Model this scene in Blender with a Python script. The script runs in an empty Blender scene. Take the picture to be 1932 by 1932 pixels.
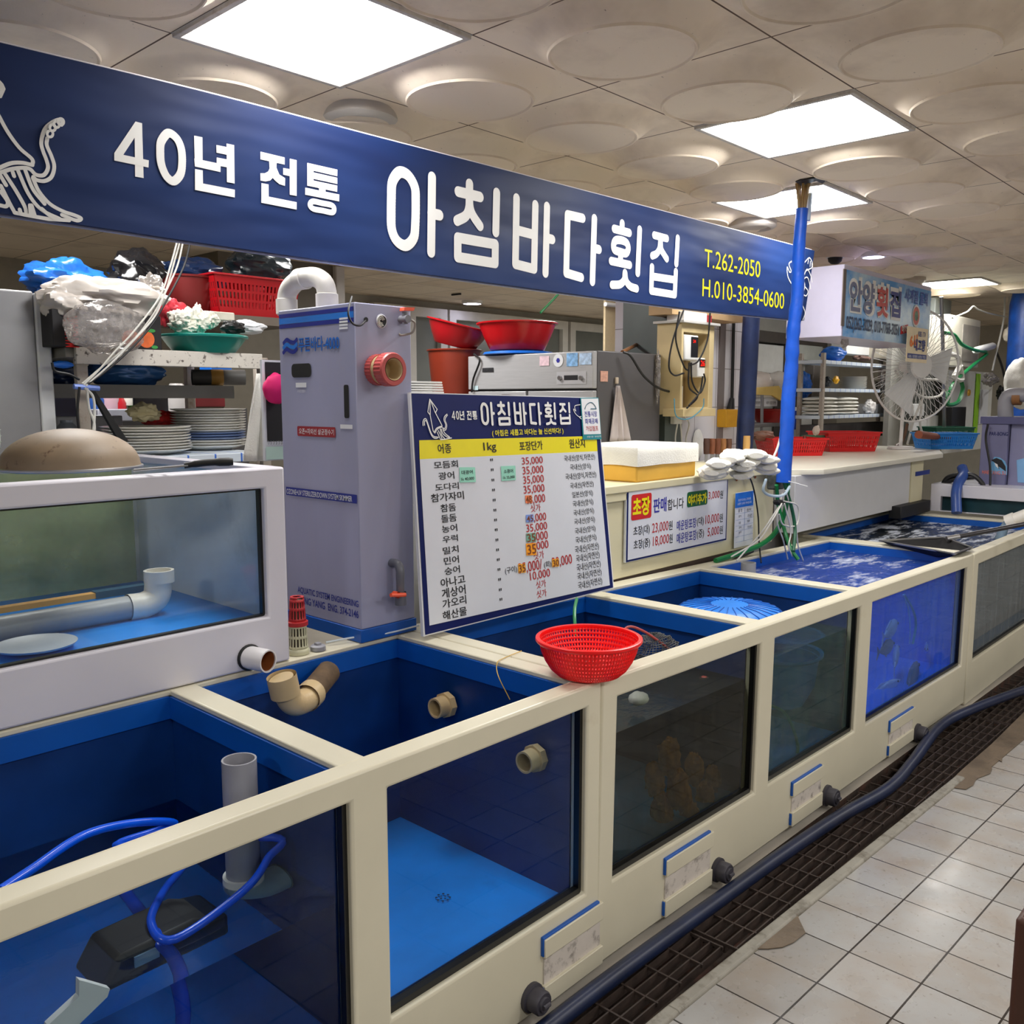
import bpy, bmesh, math, random
from math import pi, sin, cos, radians
from mathutils import Vector, Matrix, noise
S = bpy.context.scene
COL = S.collection
RND = random.Random(11)
V = Vector

# ---------------------------------------------------------------- camera, world, exposure
YAW, PITCH, FPX = radians(42.778), radians(7.116), 1700.6
CAM = V((0, 0, 1.55))
FW = V((cos(YAW)*cos(PITCH), sin(YAW)*cos(PITCH), -sin(PITCH)))
RT = V((sin(YAW), -cos(YAW), 0))
UP = RT.cross(FW)
cd = bpy.data.cameras.new('camera')
cd.sensor_width = 36
cd.lens = 36*FPX/1932
cd.clip_start = .02
cam = bpy.data.objects.new('camera', cd)
COL.objects.link(cam)
cam.matrix_world = Matrix(((RT.x, UP.x, -FW.x, CAM.x), (RT.y, UP.y, -FW.y, CAM.y), (RT.z, UP.z, -FW.z, CAM.z), (0, 0, 0, 1)))
S.camera = cam
S.view_settings.view_transform = 'Standard'
S.view_settings.look = 'None'
S.view_settings.gamma = 1
S.view_settings.use_curve_mapping = False
S.view_settings.exposure = 1.2
S.cycles.max_bounces = 10
S.cycles.diffuse_bounces = 5
S.cycles.glossy_bounces = 4
S.cycles.transmission_bounces = 6
S.cycles.transparent_max_bounces = 16
S.cycles.caustics_reflective = False
S.cycles.caustics_refractive = True
S.cycles.sample_clamp_indirect = 6
wd = bpy.data.worlds.new('hall_air')
S.world = wd
wd.use_nodes = True
wd.node_tree.nodes['Background'].inputs[0].default_value = (.85, .92, 1, 1)
wd.node_tree.nodes['Background'].inputs[1].default_value = .12
PANEL_POWER = 13.0      # radiance of the ceiling panels


def W(px, py, X=None, Y=None, Z=None):
    """world point seen at a spot of the photograph, on a plane of known X, Y or Z"""
    q = FW + RT*((px-966)/FPX) - UP*((py-966)/FPX)
    if X is not None: t = (X-CAM.x)/q.x
    elif Y is not None: t = (Y-CAM.y)/q.y
    else: t = (Z-CAM.z)/q.z
    return CAM + q*t


def WPL(px, py, p0, n):
    q = FW + RT*((px-966)/FPX) - UP*((py-966)/FPX)
    return CAM + q*((p0-CAM).dot(n)/q.dot(n))


# ---------------------------------------------------------------- materials
def lin(c):
    f = lambda u: u/12.92 if u <= .04045 else ((u+.055)/1.055)**2.4
    return tuple(f(x/255) for x in c[:3]) + (1,)


class NT:
    def __init__(s, name):
        s.mat = bpy.data.materials.new(name)
        s.mat.use_nodes = True
        s.t = s.mat.node_tree
        s.t.nodes.clear()
        s.out = s.n('ShaderNodeOutputMaterial')
        s._c = None

    def n(s, typ, **kw):
        nd = s.t.nodes.new(typ)
        for k, v in kw.items():
            if k.startswith('i_'):
                k = k[2:]
                nd.inputs[int(k) if k.isdigit() else k.replace('_', ' ')].default_value = v
            else:
                setattr(nd, k, v)
        return nd

    def l(s, a, b): s.t.links.new(a, b)

    def coord(s, scale=(1, 1, 1), rot=(0, 0, 0), loc=(0, 0, 0), typ='POINT'):
        tc = s.n('ShaderNodeTexCoord')
        mp = s.n('ShaderNodeMapping', vector_type=typ)
        mp.inputs['Scale'].default_value = scale
        mp.inputs['Rotation'].default_value = rot
        mp.inputs['Location'].default_value = loc
        s.l(tc.outputs['Object'], mp.inputs['Vector'])
        return mp.outputs[0]

    def noise(s, vec, scale, detail=4, rough=.55):
        nd = s.n('ShaderNodeTexNoise')
        nd.inputs['Scale'].default_value = scale
        nd.inputs['Detail'].default_value = detail
        nd.inputs['Roughness'].default_value = rough
        s.l(vec, nd.inputs['Vector'])
        return nd.outputs['Fac']

    def ramp(s, fac, lo, hi, a=0, b=1):
        nd = s.n('ShaderNodeMapRange', clamp=True)
        s.l(fac, nd.inputs[0])
        for i, v in enumerate((lo, hi, a, b)): nd.inputs[i+1].default_value = v
        return nd.outputs[0]

    def mix(s, fac, a, b):
        nd = s.n('ShaderNodeMix', data_type='RGBA')
        for sock, v in ((nd.inputs[0], fac), (nd.inputs[6], a), (nd.inputs[7], b)):
            if hasattr(v, 'is_linked'): s.l(v, sock)
            else: sock.default_value = v
        return nd.outputs[2]

    def math(s, op, a, b=0):
        nd = s.n('ShaderNodeMath', operation=op)
        for i, v in enumerate((a, b)):
            if hasattr(v, 'is_linked'): s.l(v, nd.inputs[i])
            else: nd.inputs[i].default_value = v
        return nd.outputs[0]

    def bsdf(s, col, rough=.5, metal=0, spec=.5, bump=None, bs=.3, bd=.01, em=0):
        b = s.n('ShaderNodeBsdfPrincipled')
        for sock, v in ((b.inputs['Base Color'], col), (b.inputs['Roughness'], rough)):
            if hasattr(v, 'is_linked'): s.l(v, sock)
            else: sock.default_value = v
        b.inputs['Metallic'].default_value = metal
        b.inputs['Specular IOR Level'].default_value = spec
        if bump is not None:
            bn = s.n('ShaderNodeBump')
            bn.inputs['Strength'].default_value = bs
            bn.inputs['Distance'].default_value = bd
            s.l(bump, bn.inputs['Height'])
            s.l(bn.outputs[0], b.inputs['Normal'])
        s.b = b
        return b.outputs[0]

    def done(s, sh):
        s.l(sh, s.out.inputs['Surface'])
        return s.mat


MATS = {}


def M(name, col, rough=.5, metal=0, var=.06, vs=9, dirt=None, bump=0, bsc=60, spec=.5, stretch=(1, 1, 1)):
    """painted, plastic or metal surface; var = uneven tone, dirt = (colour, scale, lo, hi, amount[, stretch])"""
    if name in MATS: return MATS[name]
    t = NT(name)
    c = lin(col)
    vec = t.coord(stretch)
    nz = t.noise(vec, vs)
    lo = tuple(x*(1-var) for x in c[:3]) + (1,)
    hi = tuple(min(1, x*(1+var)) for x in c[:3]) + (1,)
    cc = t.mix(t.ramp(nz, .3, .7), lo, hi)
    if dirt:
        v2 = t.coord(dirt[5]) if len(dirt) > 5 else vec
        d = t.ramp(t.noise(v2, dirt[1], 8, .68), dirt[2], dirt[3], 0, dirt[4])
        cc = t.mix(d, cc, lin(dirt[0]))
    bp = t.noise(vec, bsc, 3) if bump else None
    MATS[name] = t.done(t.bsdf(cc, rough, metal, spec, bp, bump, .004))
    return MATS[name]


def M_emit(name, col, power):
    if name in MATS: return MATS[name]
    t = NT(name)
    e = t.n('ShaderNodeEmission')
    e.inputs[0].default_value = lin(col)
    e.inputs[1].default_value = power
    MATS[name] = t.done(e.outputs[0])
    return MATS[name]


def M_glass(name, tint=(235, 245, 245), refl=1.0, grime=None, rough=.015, ior=1.45):
    """a clear pane: part mirror by angle, part see-through; grime = (colour, amount lo, hi, streak scale)"""
    if name in MATS: return MATS[name]
    t = NT(name)
    tr = t.n('ShaderNodeBsdfTransparent')
    tr.inputs[0].default_value = lin(tint)
    gl = t.n('ShaderNodeBsdfAnisotropic')
    gl.inputs['Roughness'].default_value = rough
    fr = t.n('ShaderNodeFresnel')
    fr.inputs[0].default_value = ior
    base = tr.outputs[0]
    if grime:
        vec = t.coord(grime[3])
        g = t.ramp(t.noise(vec, 3, 6, .65), .25, .75, grime[1], grime[2])
        df = t.n('ShaderNodeBsdfDiffuse')
        df.inputs[0].default_value = lin(grime[0])
        mx = t.n('ShaderNodeMixShader')
        t.l(g, mx.inputs[0]); t.l(base, mx.inputs[1]); t.l(df.outputs[0], mx.inputs[2])
        base = mx.outputs[0]
    m2 = t.n('ShaderNodeMixShader')
    t.l(t.math('MULTIPLY', fr.outputs[0], refl), m2.inputs[0])
    t.l(base, m2.inputs[1]); t.l(gl.outputs[0], m2.inputs[2])
    MATS[name] = t.done(m2.outputs[0])
    return MATS[name]


def M_water(name, tint, murk, murk_amt, wave=.15, wscale=14, foam=None, refl=1.0, bend=False):
    """water surface: ripples, see-through tint, cloudy share and patches of white foam (foam = (scale, lo, hi))"""
    if name in MATS: return MATS[name]
    t = NT(name)
    vec = t.coord((1, 1.6, 1))
    h = t.noise(vec, wscale, 5, .6)
    bn = t.n('ShaderNodeBump')
    bn.inputs['Strength'].default_value = wave
    bn.inputs['Distance'].default_value = .03
    t.l(h, bn.inputs['Height'])
    if bend:
        tr = t.n('ShaderNodeBsdfRefraction'); tr.inputs['IOR'].default_value = 1.33; tr.inputs['Roughness'].default_value = 0
        t.l(bn.outputs[0], tr.inputs['Normal'])
    else: tr = t.n('ShaderNodeBsdfTransparent')
    tr.inputs[0].default_value = lin(tint)
    df = t.n('ShaderNodeBsdfDiffuse'); df.inputs[0].default_value = lin(murk)
    gl = t.n('ShaderNodeBsdfAnisotropic'); gl.inputs['Roughness'].default_value = .03
    fr = t.n('ShaderNodeFresnel'); fr.inputs[0].default_value = 1.33
    t.l(bn.outputs[0], gl.inputs['Normal']); t.l(bn.outputs[0], fr.inputs['Normal'])
    m1 = t.n('ShaderNodeMixShader'); m1.inputs[0].default_value = murk_amt
    t.l(tr.outputs[0], m1.inputs[1]); t.l(df.outputs[0], m1.inputs[2])
    m2 = t.n('ShaderNodeMixShader')
    t.l(t.math('MULTIPLY', fr.outputs[0], refl), m2.inputs[0]); t.l(m1.outputs[0], m2.inputs[1]); t.l(gl.outputs[0], m2.inputs[2])
    sh = m2.outputs[0]
    if foam:
        f = t.ramp(t.noise(t.coord((.55, 1.5, 1)), foam[0], 8, .72), foam[1], foam[2], 0, .9)
        wf = t.n('ShaderNodeBsdfDiffuse'); wf.inputs[0].default_value = lin((205, 212, 225))
        m3 = t.n('ShaderNodeMixShader')
        t.l(f, m3.inputs[0]); t.l(sh, m3.inputs[1]); t.l(wf.outputs[0], m3.inputs[2])
        sh = m3.outputs[0]
    MATS[name] = t.done(sh)
    return MATS[name]


# ---------------------------------------------------------------- mesh helpers
def crv(pts, n=8, closed=False):
    P = [V(p) for p in pts]
    out = []
    N = len(P)
    for i in range(N if closed else N-1):
        p0 = P[(i-1) % N] if closed or i > 0 else P[0]*2-P[1]
        p1, p2 = P[i], P[(i+1) % N]
        p3 = P[(i+2) % N] if closed or i+2 < N else P[-1]*2-P[-2]
        for k in range(n):
            u = k/n
            out.append(.5*((2*p1)+(p2-p0)*u+(2*p0-5*p1+4*p2-p3)*u*u+(3*p1-p0-3*p2+p3)*u**3))
    if not closed: out.append(P[-1])
    return out


def axm(c, d, up=(0, 0, 1)):
    """matrix with local z along d at c"""
    z = V(d).normalized()
    u = V(up)
    if abs(z.dot(u)) > .95: u = V((1, 0, 0))
    x = u.cross(z).normalized()
    y = z.cross(x)
    return Matrix(((x.x, y.x, z.x, c[0]), (x.y, y.y, z.y, c[1]), (x.z, y.z, z.z, c[2]), (0, 0, 0, 1)))


_TX = {}


def text_mesh(s, bold=0.0):
    k = (s, bold)
    if k not in _TX:
        c = bpy.data.curves.new('lettering', 'FONT')
        c.body = s
        c.resolution_u = 3
        c.offset = bold
        o = bpy.data.objects.new('lettering', c)
        m = o.to_mesh()
        vs = [(v.co.x, v.co.y) for v in m.vertices]
        fs = [tuple(p.vertices) for p in m.polygons]
        o.to_mesh_clear()
        bpy.data.objects.remove(o)
        bpy.data.curves.remove(c)
        x0, x1 = min(v[0] for v in vs), max(v[0] for v in vs)
        y0, y1 = min(v[1] for v in vs), max(v[1] for v in vs)
        _TX[k] = ([((a-x0)/(x1-x0), (b-y0)/max(1e-6, y1-y0)) for a, b in vs], fs, (x1-x0)/max(1e-6, y1-y0))
    return _TX[k]


class MB:
    def __init__(s, o=(0, 0, 0)):
        s.v, s.f, s.m = [], [], []
        s.o, s.mi = V(o), 0

    def add(s, vs, fs):
        n = len(s.v)
        s.v += [V(v)-s.o for v in vs]
        s.f += [tuple(i+n for i in f) for f in fs]
        s.m += [s.mi]*len(fs)
        return s

    def box(s, a, b, M4=None):
        x0, y0, z0 = (min(p, q) for p, q in zip(a, b))
        x1, y1, z1 = (max(p, q) for p, q in zip(a, b))
        vs = [V(p) for p in ((x0, y0, z0), (x1, y0, z0), (x1, y1, z0), (x0, y1, z0), (x0, y0, z1), (x1, y0, z1), (x1, y1, z1), (x0, y1, z1))]
        if M4: vs = [M4 @ v for v in vs]
        return s.add(vs, [(0, 3, 2, 1), (4, 5, 6, 7), (0, 1, 5, 4), (1, 2, 6, 5), (2, 3, 7, 6), (3, 0, 4, 7)])

    def quad(s, *p): return s.add(p, [tuple(range(len(p)))])

    def prism(s, pts, d):
        n = len(pts)
        P = [V(p) for p in pts]
        D = V(d)
        nr = V((0, 0, 0))
        for i in range(n): nr += (P[i]-P[0]).cross(P[(i+1) % n]-P[0])
        if nr.dot(D) > 0: P = P[::-1]
        vs = P + [p+D for p in P]
        return s.add(vs, [tuple(range(n)), tuple(range(2*n-1, n-1, -1))] + [((i+1) % n, i, n+i, n+(i+1) % n) for i in range(n)])

    def tube(s, pts, r, seg=10, closed=False, cap=True):
        P = [V(p) for p in pts]
        n = len(P)
        R = r if isinstance(r, (list, tuple)) else [r]*n
        T = []
        for i in range(n):
            a = P[(i-1) % n] if closed or i else P[0]
            b = P[(i+1) % n] if closed or i < n-1 else P[-1]
            T.append((b-a).normalized() if (b-a).length > 1e-9 else V((0, 0, 1)))
        u = V((0, 0, 1)) if abs(T[0].z) < .9 else V((1, 0, 0))
        u = (u-T[0]*u.dot(T[0])).normalized()
        vs, fs = [], []
        for i in range(n):
            u = (u-T[i]*u.dot(T[i])).normalized()
            w = T[i].cross(u)
            for k in range(seg):
                a = 2*pi*k/seg
                vs.append(P[i]+(u*cos(a)+w*sin(a))*R[i])
        for i in range(n if closed else n-1):
            j = (i+1) % n
            for k in range(seg):
                l = (k+1) % seg
                fs.append((i*seg+k, i*seg+l, j*seg+l, j*seg+k))
        if cap and not closed:
            fs.append(tuple(range(seg-1, -1, -1)))
            fs.append(tuple(range((n-1)*seg, n*seg)))
        return s.add(vs, fs)

    def lathe(s, prof, M4=None, seg=32, skip=None, sx=1, sy=1):
        M4 = M4 or Matrix()
        vs, fs = [], []
        for r, z in prof:
            for k in range(seg):
                a = 2*pi*k/seg
                vs.append(M4 @ V((r*cos(a)*sx, r*sin(a)*sy, z)))
        for i in range(len(prof)-1):
            for k in range(seg):
                if skip and skip(i, k): continue
                l = (k+1) % seg
                fs.append((i*seg+k, i*seg+l, (i+1)*seg+l, (i+1)*seg+k))
        if prof[0][0] > 1e-5 and prof[0][0] < 0: pass
        return s.add(vs, fs)

    def cyl(s, a, b, r, seg=20, r2=None):
        return s.tube([a, b], [r, r if r2 is None else r2], seg)

    def pipe(s, pts, r, th=.004, seg=24):
        """open-ended tube with a wall"""
        P = [V(p) for p in pts]
        s.tube(P, r, seg, cap=False)
        n0 = len(s.f)
        s.tube(P, r-th, seg, cap=False)
        for i in range(n0, len(s.f)): s.f[i] = s.f[i][::-1]
        for p, d in ((P[0], P[0]-P[1]), (P[-1], P[-1]-P[-2])):
            m = axm(p, d)
            s.lathe([(r, 0), (r-th, 0)], m, seg)
        return s

    def blob(s, c, rad, amp=.25, sc=3., seed=0, nu=28, nv=18, flat=None, M4=None):
        """crumpled soft lump (bags, cloth, shells)"""
        c = V(c)
        vs, fs = [], []
        for j in range(nv+1):
            th = pi*j/nv
            for i in range(nu):
                ph = 2*pi*i/nu
                d = V((sin(th)*cos(ph), sin(th)*sin(ph), cos(th)))
                k = 1+amp*(noise.noise(d*sc+V((seed*3.1, seed, 0)))+.5*noise.noise(d*sc*2.3+V((seed, 0, seed*2.))))
                p = V((d.x*rad[0]*k, d.y*rad[1]*k, d.z*rad[2]*k))
                if flat is not None and p.z < flat: p.z = flat
                if M4: p = M4 @ p
                vs.append(c+p)
        for j in range(nv):
            for i in range(nu):
                l = (i+1) % nu
                fs.append((j*nu+i, (j+1)*nu+i, (j+1)*nu+l, j*nu+l))
        return s.add(vs, fs)

    def panel(s, us, vs, holes, f, t0, t1):
        """flat slab on a u,v grid with cells left open; f(u,v,t) -> point"""
        idx, vv, fs = {}, [], []

        def g(i, j, k):
            if (i, j, k) not in idx:
                idx[(i, j, k)] = len(vv)
                vv.append(f(us[i], vs[j], t1 if k else t0))
            return idx[(i, j, k)]
        nu, nv = len(us)-1, len(vs)-1
        solid = lambda i, j: 0 <= i < nu and 0 <= j < nv and (i, j) not in holes
        for i in range(nu):
            for j in range(nv):
                if not solid(i, j): continue
                fs.append((g(i, j, 0), g(i, j+1, 0), g(i+1, j+1, 0), g(i+1, j, 0)))
                fs.append((g(i, j, 1), g(i+1, j, 1), g(i+1, j+1, 1), g(i, j+1, 1)))
                for di, dj, a, b in ((-1, 0, (i, j), (i, j+1)), (1, 0, (i+1, j+1), (i+1, j)), (0, -1, (i+1, j), (i, j)), (0, 1, (i, j+1), (i+1, j+1))):
                    if not solid(i+di, j+dj):
                        fs.append((g(*a, 0), g(*a, 1), g(*b, 1), g(*b, 0)))
        return s.add(vv, fs)

    def stroke(s, pts, w, nrm, cap=True, closed=False, seg=8):
        """flat pen stroke of width w lying in the plane with normal nrm"""
        P = [V(p) for p in pts]
        n = V(nrm)
        if closed: P = P+[P[0]]
        s.ns = getattr(s, 'ns', 0)
        base = n*(.00001*s.ns)
        s.ns += 2*len(P)
        for i, (a, b) in enumerate(zip(P, P[1:])):
            a, b = a+base+n*(.00001*i), b+base+n*(.00001*i)
            d = (b-a)
            if d.length < 1e-7: continue
            sd = n.cross(d).normalized()*w/2
            s.add([a-sd, b-sd, b+sd, a+sd], [(0, 1, 2, 3)])
        t = (P[1]-P[0]).normalized()
        bt = n.cross(t)
        for i, p in enumerate(P):
            if (not cap and i in (0, len(P)-1)) or (closed and i == len(P)-1): continue
            if seg: s.add([p+base+n*(.00001*(len(P)+i))+(t*cos(2*pi*k/(seg*2))+bt*sin(2*pi*k/(seg*2)))*w/2 for k in range(seg*2)], [tuple(range(seg*2))])
        return s

    def text(s, st, o, u, v, w=None, h=None, bold=0.0, al='l'):
        """lettering in the plane u,v fitted to a box of width w and height h with its lower left at o"""
        vs, fs, asp = text_mesh(st, bold)
        if w is None: w = h*asp
        if h is None: h = w/asp
        o, u, v = V(o), V(u).normalized(), V(v).normalized()
        if al == 'c': o = o-u*w/2
        return s.add([o+u*(a*w)+v*(b*h) for a, b in vs], fs)

    def build(s, name, mats, parent=None, smooth=True, bevel=0, ang=40, solid=0, sub=0):
        me = bpy.data.meshes.new(name)
        me.from_pydata([tuple(v) for v in s.v], [], s.f)
        mats = mats if isinstance(mats, (list, tuple)) else [mats]
        for m in mats: me.materials.append(m)
        if len(mats) > 1: me.polygons.foreach_set('material_index', s.m)
        if smooth:
            me.shade_smooth()
            me.set_sharp_from_angle(angle=radians(ang))
        me.update()
        o = bpy.data.objects.new(name, me)
        COL.objects.link(o)
        if parent: o.parent = parent
        if solid:
            md = o.modifiers.new('thickness', 'SOLIDIFY'); md.thickness = solid; md.offset = 0
        if bevel:
            md = o.modifiers.new('rounded', 'BEVEL'); md.width = bevel; md.segments = 2; md.limit_method = 'ANGLE'; md.angle_limit = radians(35)
        if sub:
            md = o.modifiers.new('smooth', 'SUBSURF'); md.levels = sub; md.render_levels = sub
        return o


def tag(o, label, cat, group=None, kind=None):
    o['label'] = label
    o['category'] = cat
    if group: o['group'] = group
    if kind: o['kind'] = kind
    return o


def thing(name, label, cat, loc=(0, 0, 0), rot=None, group=None):
    o = bpy.data.objects.new(name, None)
    o.empty_display_size = .05
    COL.objects.link(o)
    o.location = loc
    if rot: o.rotation_euler = rot
    return tag(o, label, cat, group)


def struct(o):
    o['kind'] = 'structure'
    return o


def dup(root, loc=None, rotz=None, label=None, group=None):
    r = root.copy()
    COL.objects.link(r)
    if loc is not None: r.location = loc
    if rotz is not None: r.rotation_euler.z = rotz
    if label: r['label'] = label
    if group: r['group'] = group
    for ch in list(root.children):
        c = ch.copy(); COL.objects.link(c); c.parent = r
        for g in list(ch.children):
            d = g.copy(); COL.objects.link(d); d.parent = c
    return r


def single(mb, name, mat, label, cat, group=None, **kw):
    return tag(mb.build(name, mat, **kw), label, cat, group)


# shared materials
CREAM = M('cream_gelcoat', (212, 206, 184), .32, var=.04, vs=3, dirt=((150, 118, 70), 3.2, .66, .9, .45))
WHITEGC = M('white_gelcoat', (214, 212, 222), .35, var=.03, vs=3)
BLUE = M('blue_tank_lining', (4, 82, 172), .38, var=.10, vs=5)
BLUEWALL_SHADED = M('shaded_blue_tank_wall', (4, 50, 112), .4, var=.22, vs=4)  # darker than the rim: shade of the deep tank put into the colour
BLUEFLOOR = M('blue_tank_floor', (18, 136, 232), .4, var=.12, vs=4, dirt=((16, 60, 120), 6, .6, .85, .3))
BLACK = M('black_rubber', (16, 16, 17), .55)
DARK = M('dark_stained_metal', (42, 38, 36), .6, var=.2, dirt=((90, 55, 35), 14, .5, .75, .6))
STEEL = M('stainless_steel', (176, 176, 178), .3, .9, var=.08, stretch=(1, 1, .1))
GREYPL = M('grey_plastic', (120, 120, 128), .45)
PVCGREY = M('grey_pvc', (150, 150, 158), .4, var=.06)
PVCTAN = M('tan_pvc', (196, 172, 130), .38, var=.1, dirt=((110, 70, 35), 9, .55, .8, .6))
PVCWHITE = M('white_pvc', (226, 222, 214), .35, var=.04, dirt=((170, 130, 70), 10, .62, .85, .45))
WHITE = M('white_plastic', (228, 228, 226), .4, var=.03)
PAPER = M('white_paper', (222, 224, 228), .6, var=.02)
NAVY = M('navy_print', (16, 28, 88), .4, var=.05, spec=.2)
INK = M('black_ink', (18, 18, 24), .5, var=0)
REDINK = M('red_ink', (176, 40, 44), .5, var=0)
BLUEINK = M('blue_ink', (40, 40, 150), .5, var=0)
YELLOW = M('yellow_ink', (232, 218, 10), .4, var=.03)
WHITEINK = M('white_ink', (232, 232, 230), .45, var=.02)
REDPL = M('red_plastic', (216, 24, 26), .32, var=.05)
BLUEPL = M('blue_plastic', (20, 104, 205), .35, var=.06)
CLOTH = M('white_cotton', (226, 224, 216), .9, var=.04, bump=.5, bsc=160)
WIREWHITE = M('white_cable', (212, 210, 202), .5)
WIREBLACK = M('black_cable', (18, 18, 20), .45)
WIREGREEN = M('green_hose', (16, 120, 62), .35)
CARD = M('tan_cardboard', (176, 140, 92), .8, var=.08)
WOOD = M('worn_wood', (132, 86, 48), .6, var=.2, vs=4, stretch=(1, 1, .15))

# ================================================================ the hall
ZC = 2.58               # ceiling height
YF = 1.379              # front face of the tank row
TX, TY = .59, .618      # ceiling tile pitch
GX, GY = 1.917, 1.309   # a ceiling tile corner


def ykerb(x): return 1.163-.026*(x-1.84)


def zfloor(x): return 0 if x < 1.84 else -.0216*(x-1.84)


# floor: square glazed tiles, slightly skewed to the tank row, falling gently along the aisle
t = NT('floor_tiles')
vec = t.coord(rot=(0, 0, radians(-1.6)), loc=(2.603, .715, 0), typ='TEXTURE')
br = t.n('ShaderNodeTexBrick', offset=0, squash=1)
for k, v in (('Scale', 1), ('Mortar Size', .0028), ('Mortar Smooth', .15), ('Brick Width', .2), ('Row Height', .2), ('Bias', 0)): br.inputs[k].default_value = v
br.inputs['Color1'].default_value = lin((160, 159, 157)); br.inputs['Color2'].default_value = lin((146, 143, 139)); br.inputs['Mortar'].default_value = lin((46, 40, 36))
t.l(vec, br.inputs['Vector'])
c1 = t.mix(t.ramp(t.noise(vec, 5, 6, .6), .42, .75, 0, .55), br.outputs['Color'], lin((140, 120, 98)))
c2 = t.mix(t.ramp(t.noise(vec, 70, 3, .6), .62, .74, 0, .5), c1, lin((96, 82, 70)))
c3 = t.mix(br.outputs['Fac'], c2, lin((44, 38, 34)))
hgt = t.math('MULTIPLY', t.math('SUBTRACT', 1, br.outputs['Fac']), .8)
hgt = t.math('ADD', hgt, t.math('MULTIPLY', t.noise(vec, 26, 3), .22))
FLOORMAT = t.done(t.bsdf(c3, t.ramp(t.noise(vec, 4, 4), .35, .65, .16, .34), 0, .5, hgt, .35, .004))
CONC = M('wet_concrete', (104, 90, 74), .55, var=.25, vs=7, bump=.8, bsc=40, dirt=((50, 40, 32), 5, .5, .8, .7))
m = MB()
XE, XW, Y0, Y1 = 14, -4.5, -4.5, 7.3
m.quad((XW, Y0, 0), (1.84, Y0, 0), (1.84, ykerb(1.84), 0), (XW, ykerb(XW), 0))
m.quad((1.84, Y0, 0), (XE, Y0, zfloor(XE)), (XE, ykerb(XE), zfloor(XE)), (1.84, ykerb(1.84), 0))
struct(m.build('floor', FLOORMAT, smooth=False))
m = MB()
K = MB()
for a, b in ((XW, 1.84), (1.84, XE)):
    K.quad((a, 1.36, zfloor(a)), (b, 1.36, zfloor(b)), (b, Y1, zfloor(b)), (a, Y1, zfloor(a)))
    m.quad((a, ykerb(a), zfloor(a)), (b, ykerb(b), zfloor(b)), (b, ykerb(b), zfloor(b)-.13), (a, ykerb(a), zfloor(a)-.13))
    m.quad((a, 1.36, zfloor(a)), (b, 1.36, zfloor(b)), (b, 1.36, zfloor(b)-.13), (a, 1.36, zfloor(a)-.13))
    m.quad((a, ykerb(a), zfloor(a)-.13), (b, ykerb(b), zfloor(b)-.13), (b, 1.36, zfloor(b)-.13), (a, 1.36, zfloor(a)-.13))
DRAIN = M('drain_concrete', (58, 46, 38), .7, var=.35, vs=9, bump=1, bsc=30, dirt=((98, 52, 36), 10, .5, .7, .6))
struct(m.build('floor_drain_channel', DRAIN, smooth=False))
struct(K.build('floor_kitchen', M('wet_kitchen_floor', (170, 164, 154), .3, var=.15, vs=3), smooth=False))
# cement edging strip and broken patches where tiles are missing
m = MB()
for a, b in ((XW, 1.84), (1.84, 3.98)):
    k_ = ykerb(a)
    P = [(a, k_-.040, zfloor(a)-.004), (a, k_-.040, zfloor(a)+.004), (a, k_-.034, zfloor(a)+.010), (a, k_-.006, zfloor(a)+.010), (a, k_, zfloor(a)+.003), (a, k_, zfloor(a)-.004)]
    m.prism(P, (b-a, ykerb(b)-ykerb(a), zfloor(b)-zfloor(a)))
struct(m.build('trim_1', M('worn_white_edging', (140, 136, 126), .6, var=.15, dirt=((72, 60, 44), 22, .5, .72, .8)), bevel=.003))


def patch(name, pts):
    m = MB()
    P = []
    for x, y in pts:
        p = W(x, y, Z=0)
        for _ in range(3): p = W(x, y, Z=zfloor(p.x)+.002)
        P.append(p)
    m.prism(P, (0, 0, .0025))
    return struct(m.build(name, CONC, smooth=False))


patch('trim_2', [(1502, 1721), (1509, 1738), (1520, 1761), (1497, 1779), (1476, 1788), (1448, 1791), (1412, 1791), (1434, 1773), (1458, 1755), (1480, 1738)])
patch('trim_3', [(1816, 1452), (1782, 1484), (1800, 1487), (1822, 1490), (1836, 1482), (1842, 1470), (1868, 1460), (1872, 1450), (1864, 1442), (1880, 1432), (1890, 1438), (1892, 1420),
                 (1908, 1408), (1916, 1398), (1932, 1392), (1990, 1340), (1960, 1330), (1932, 1344), (1870, 1405)])
m = MB()
for a, b in ((3.98, XE),):
    m.prism([(a, ykerb(a)-.075, zfloor(a)), (a, ykerb(a)-.075, zfloor(a)+.004), (a, ykerb(a), zfloor(a)+.004), (a, ykerb(a), zfloor(a))], (b-a, ykerb(b)-ykerb(a), zfloor(b)-zfloor(a)))
struct(m.build('trim_4', CONC, smooth=False))

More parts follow.
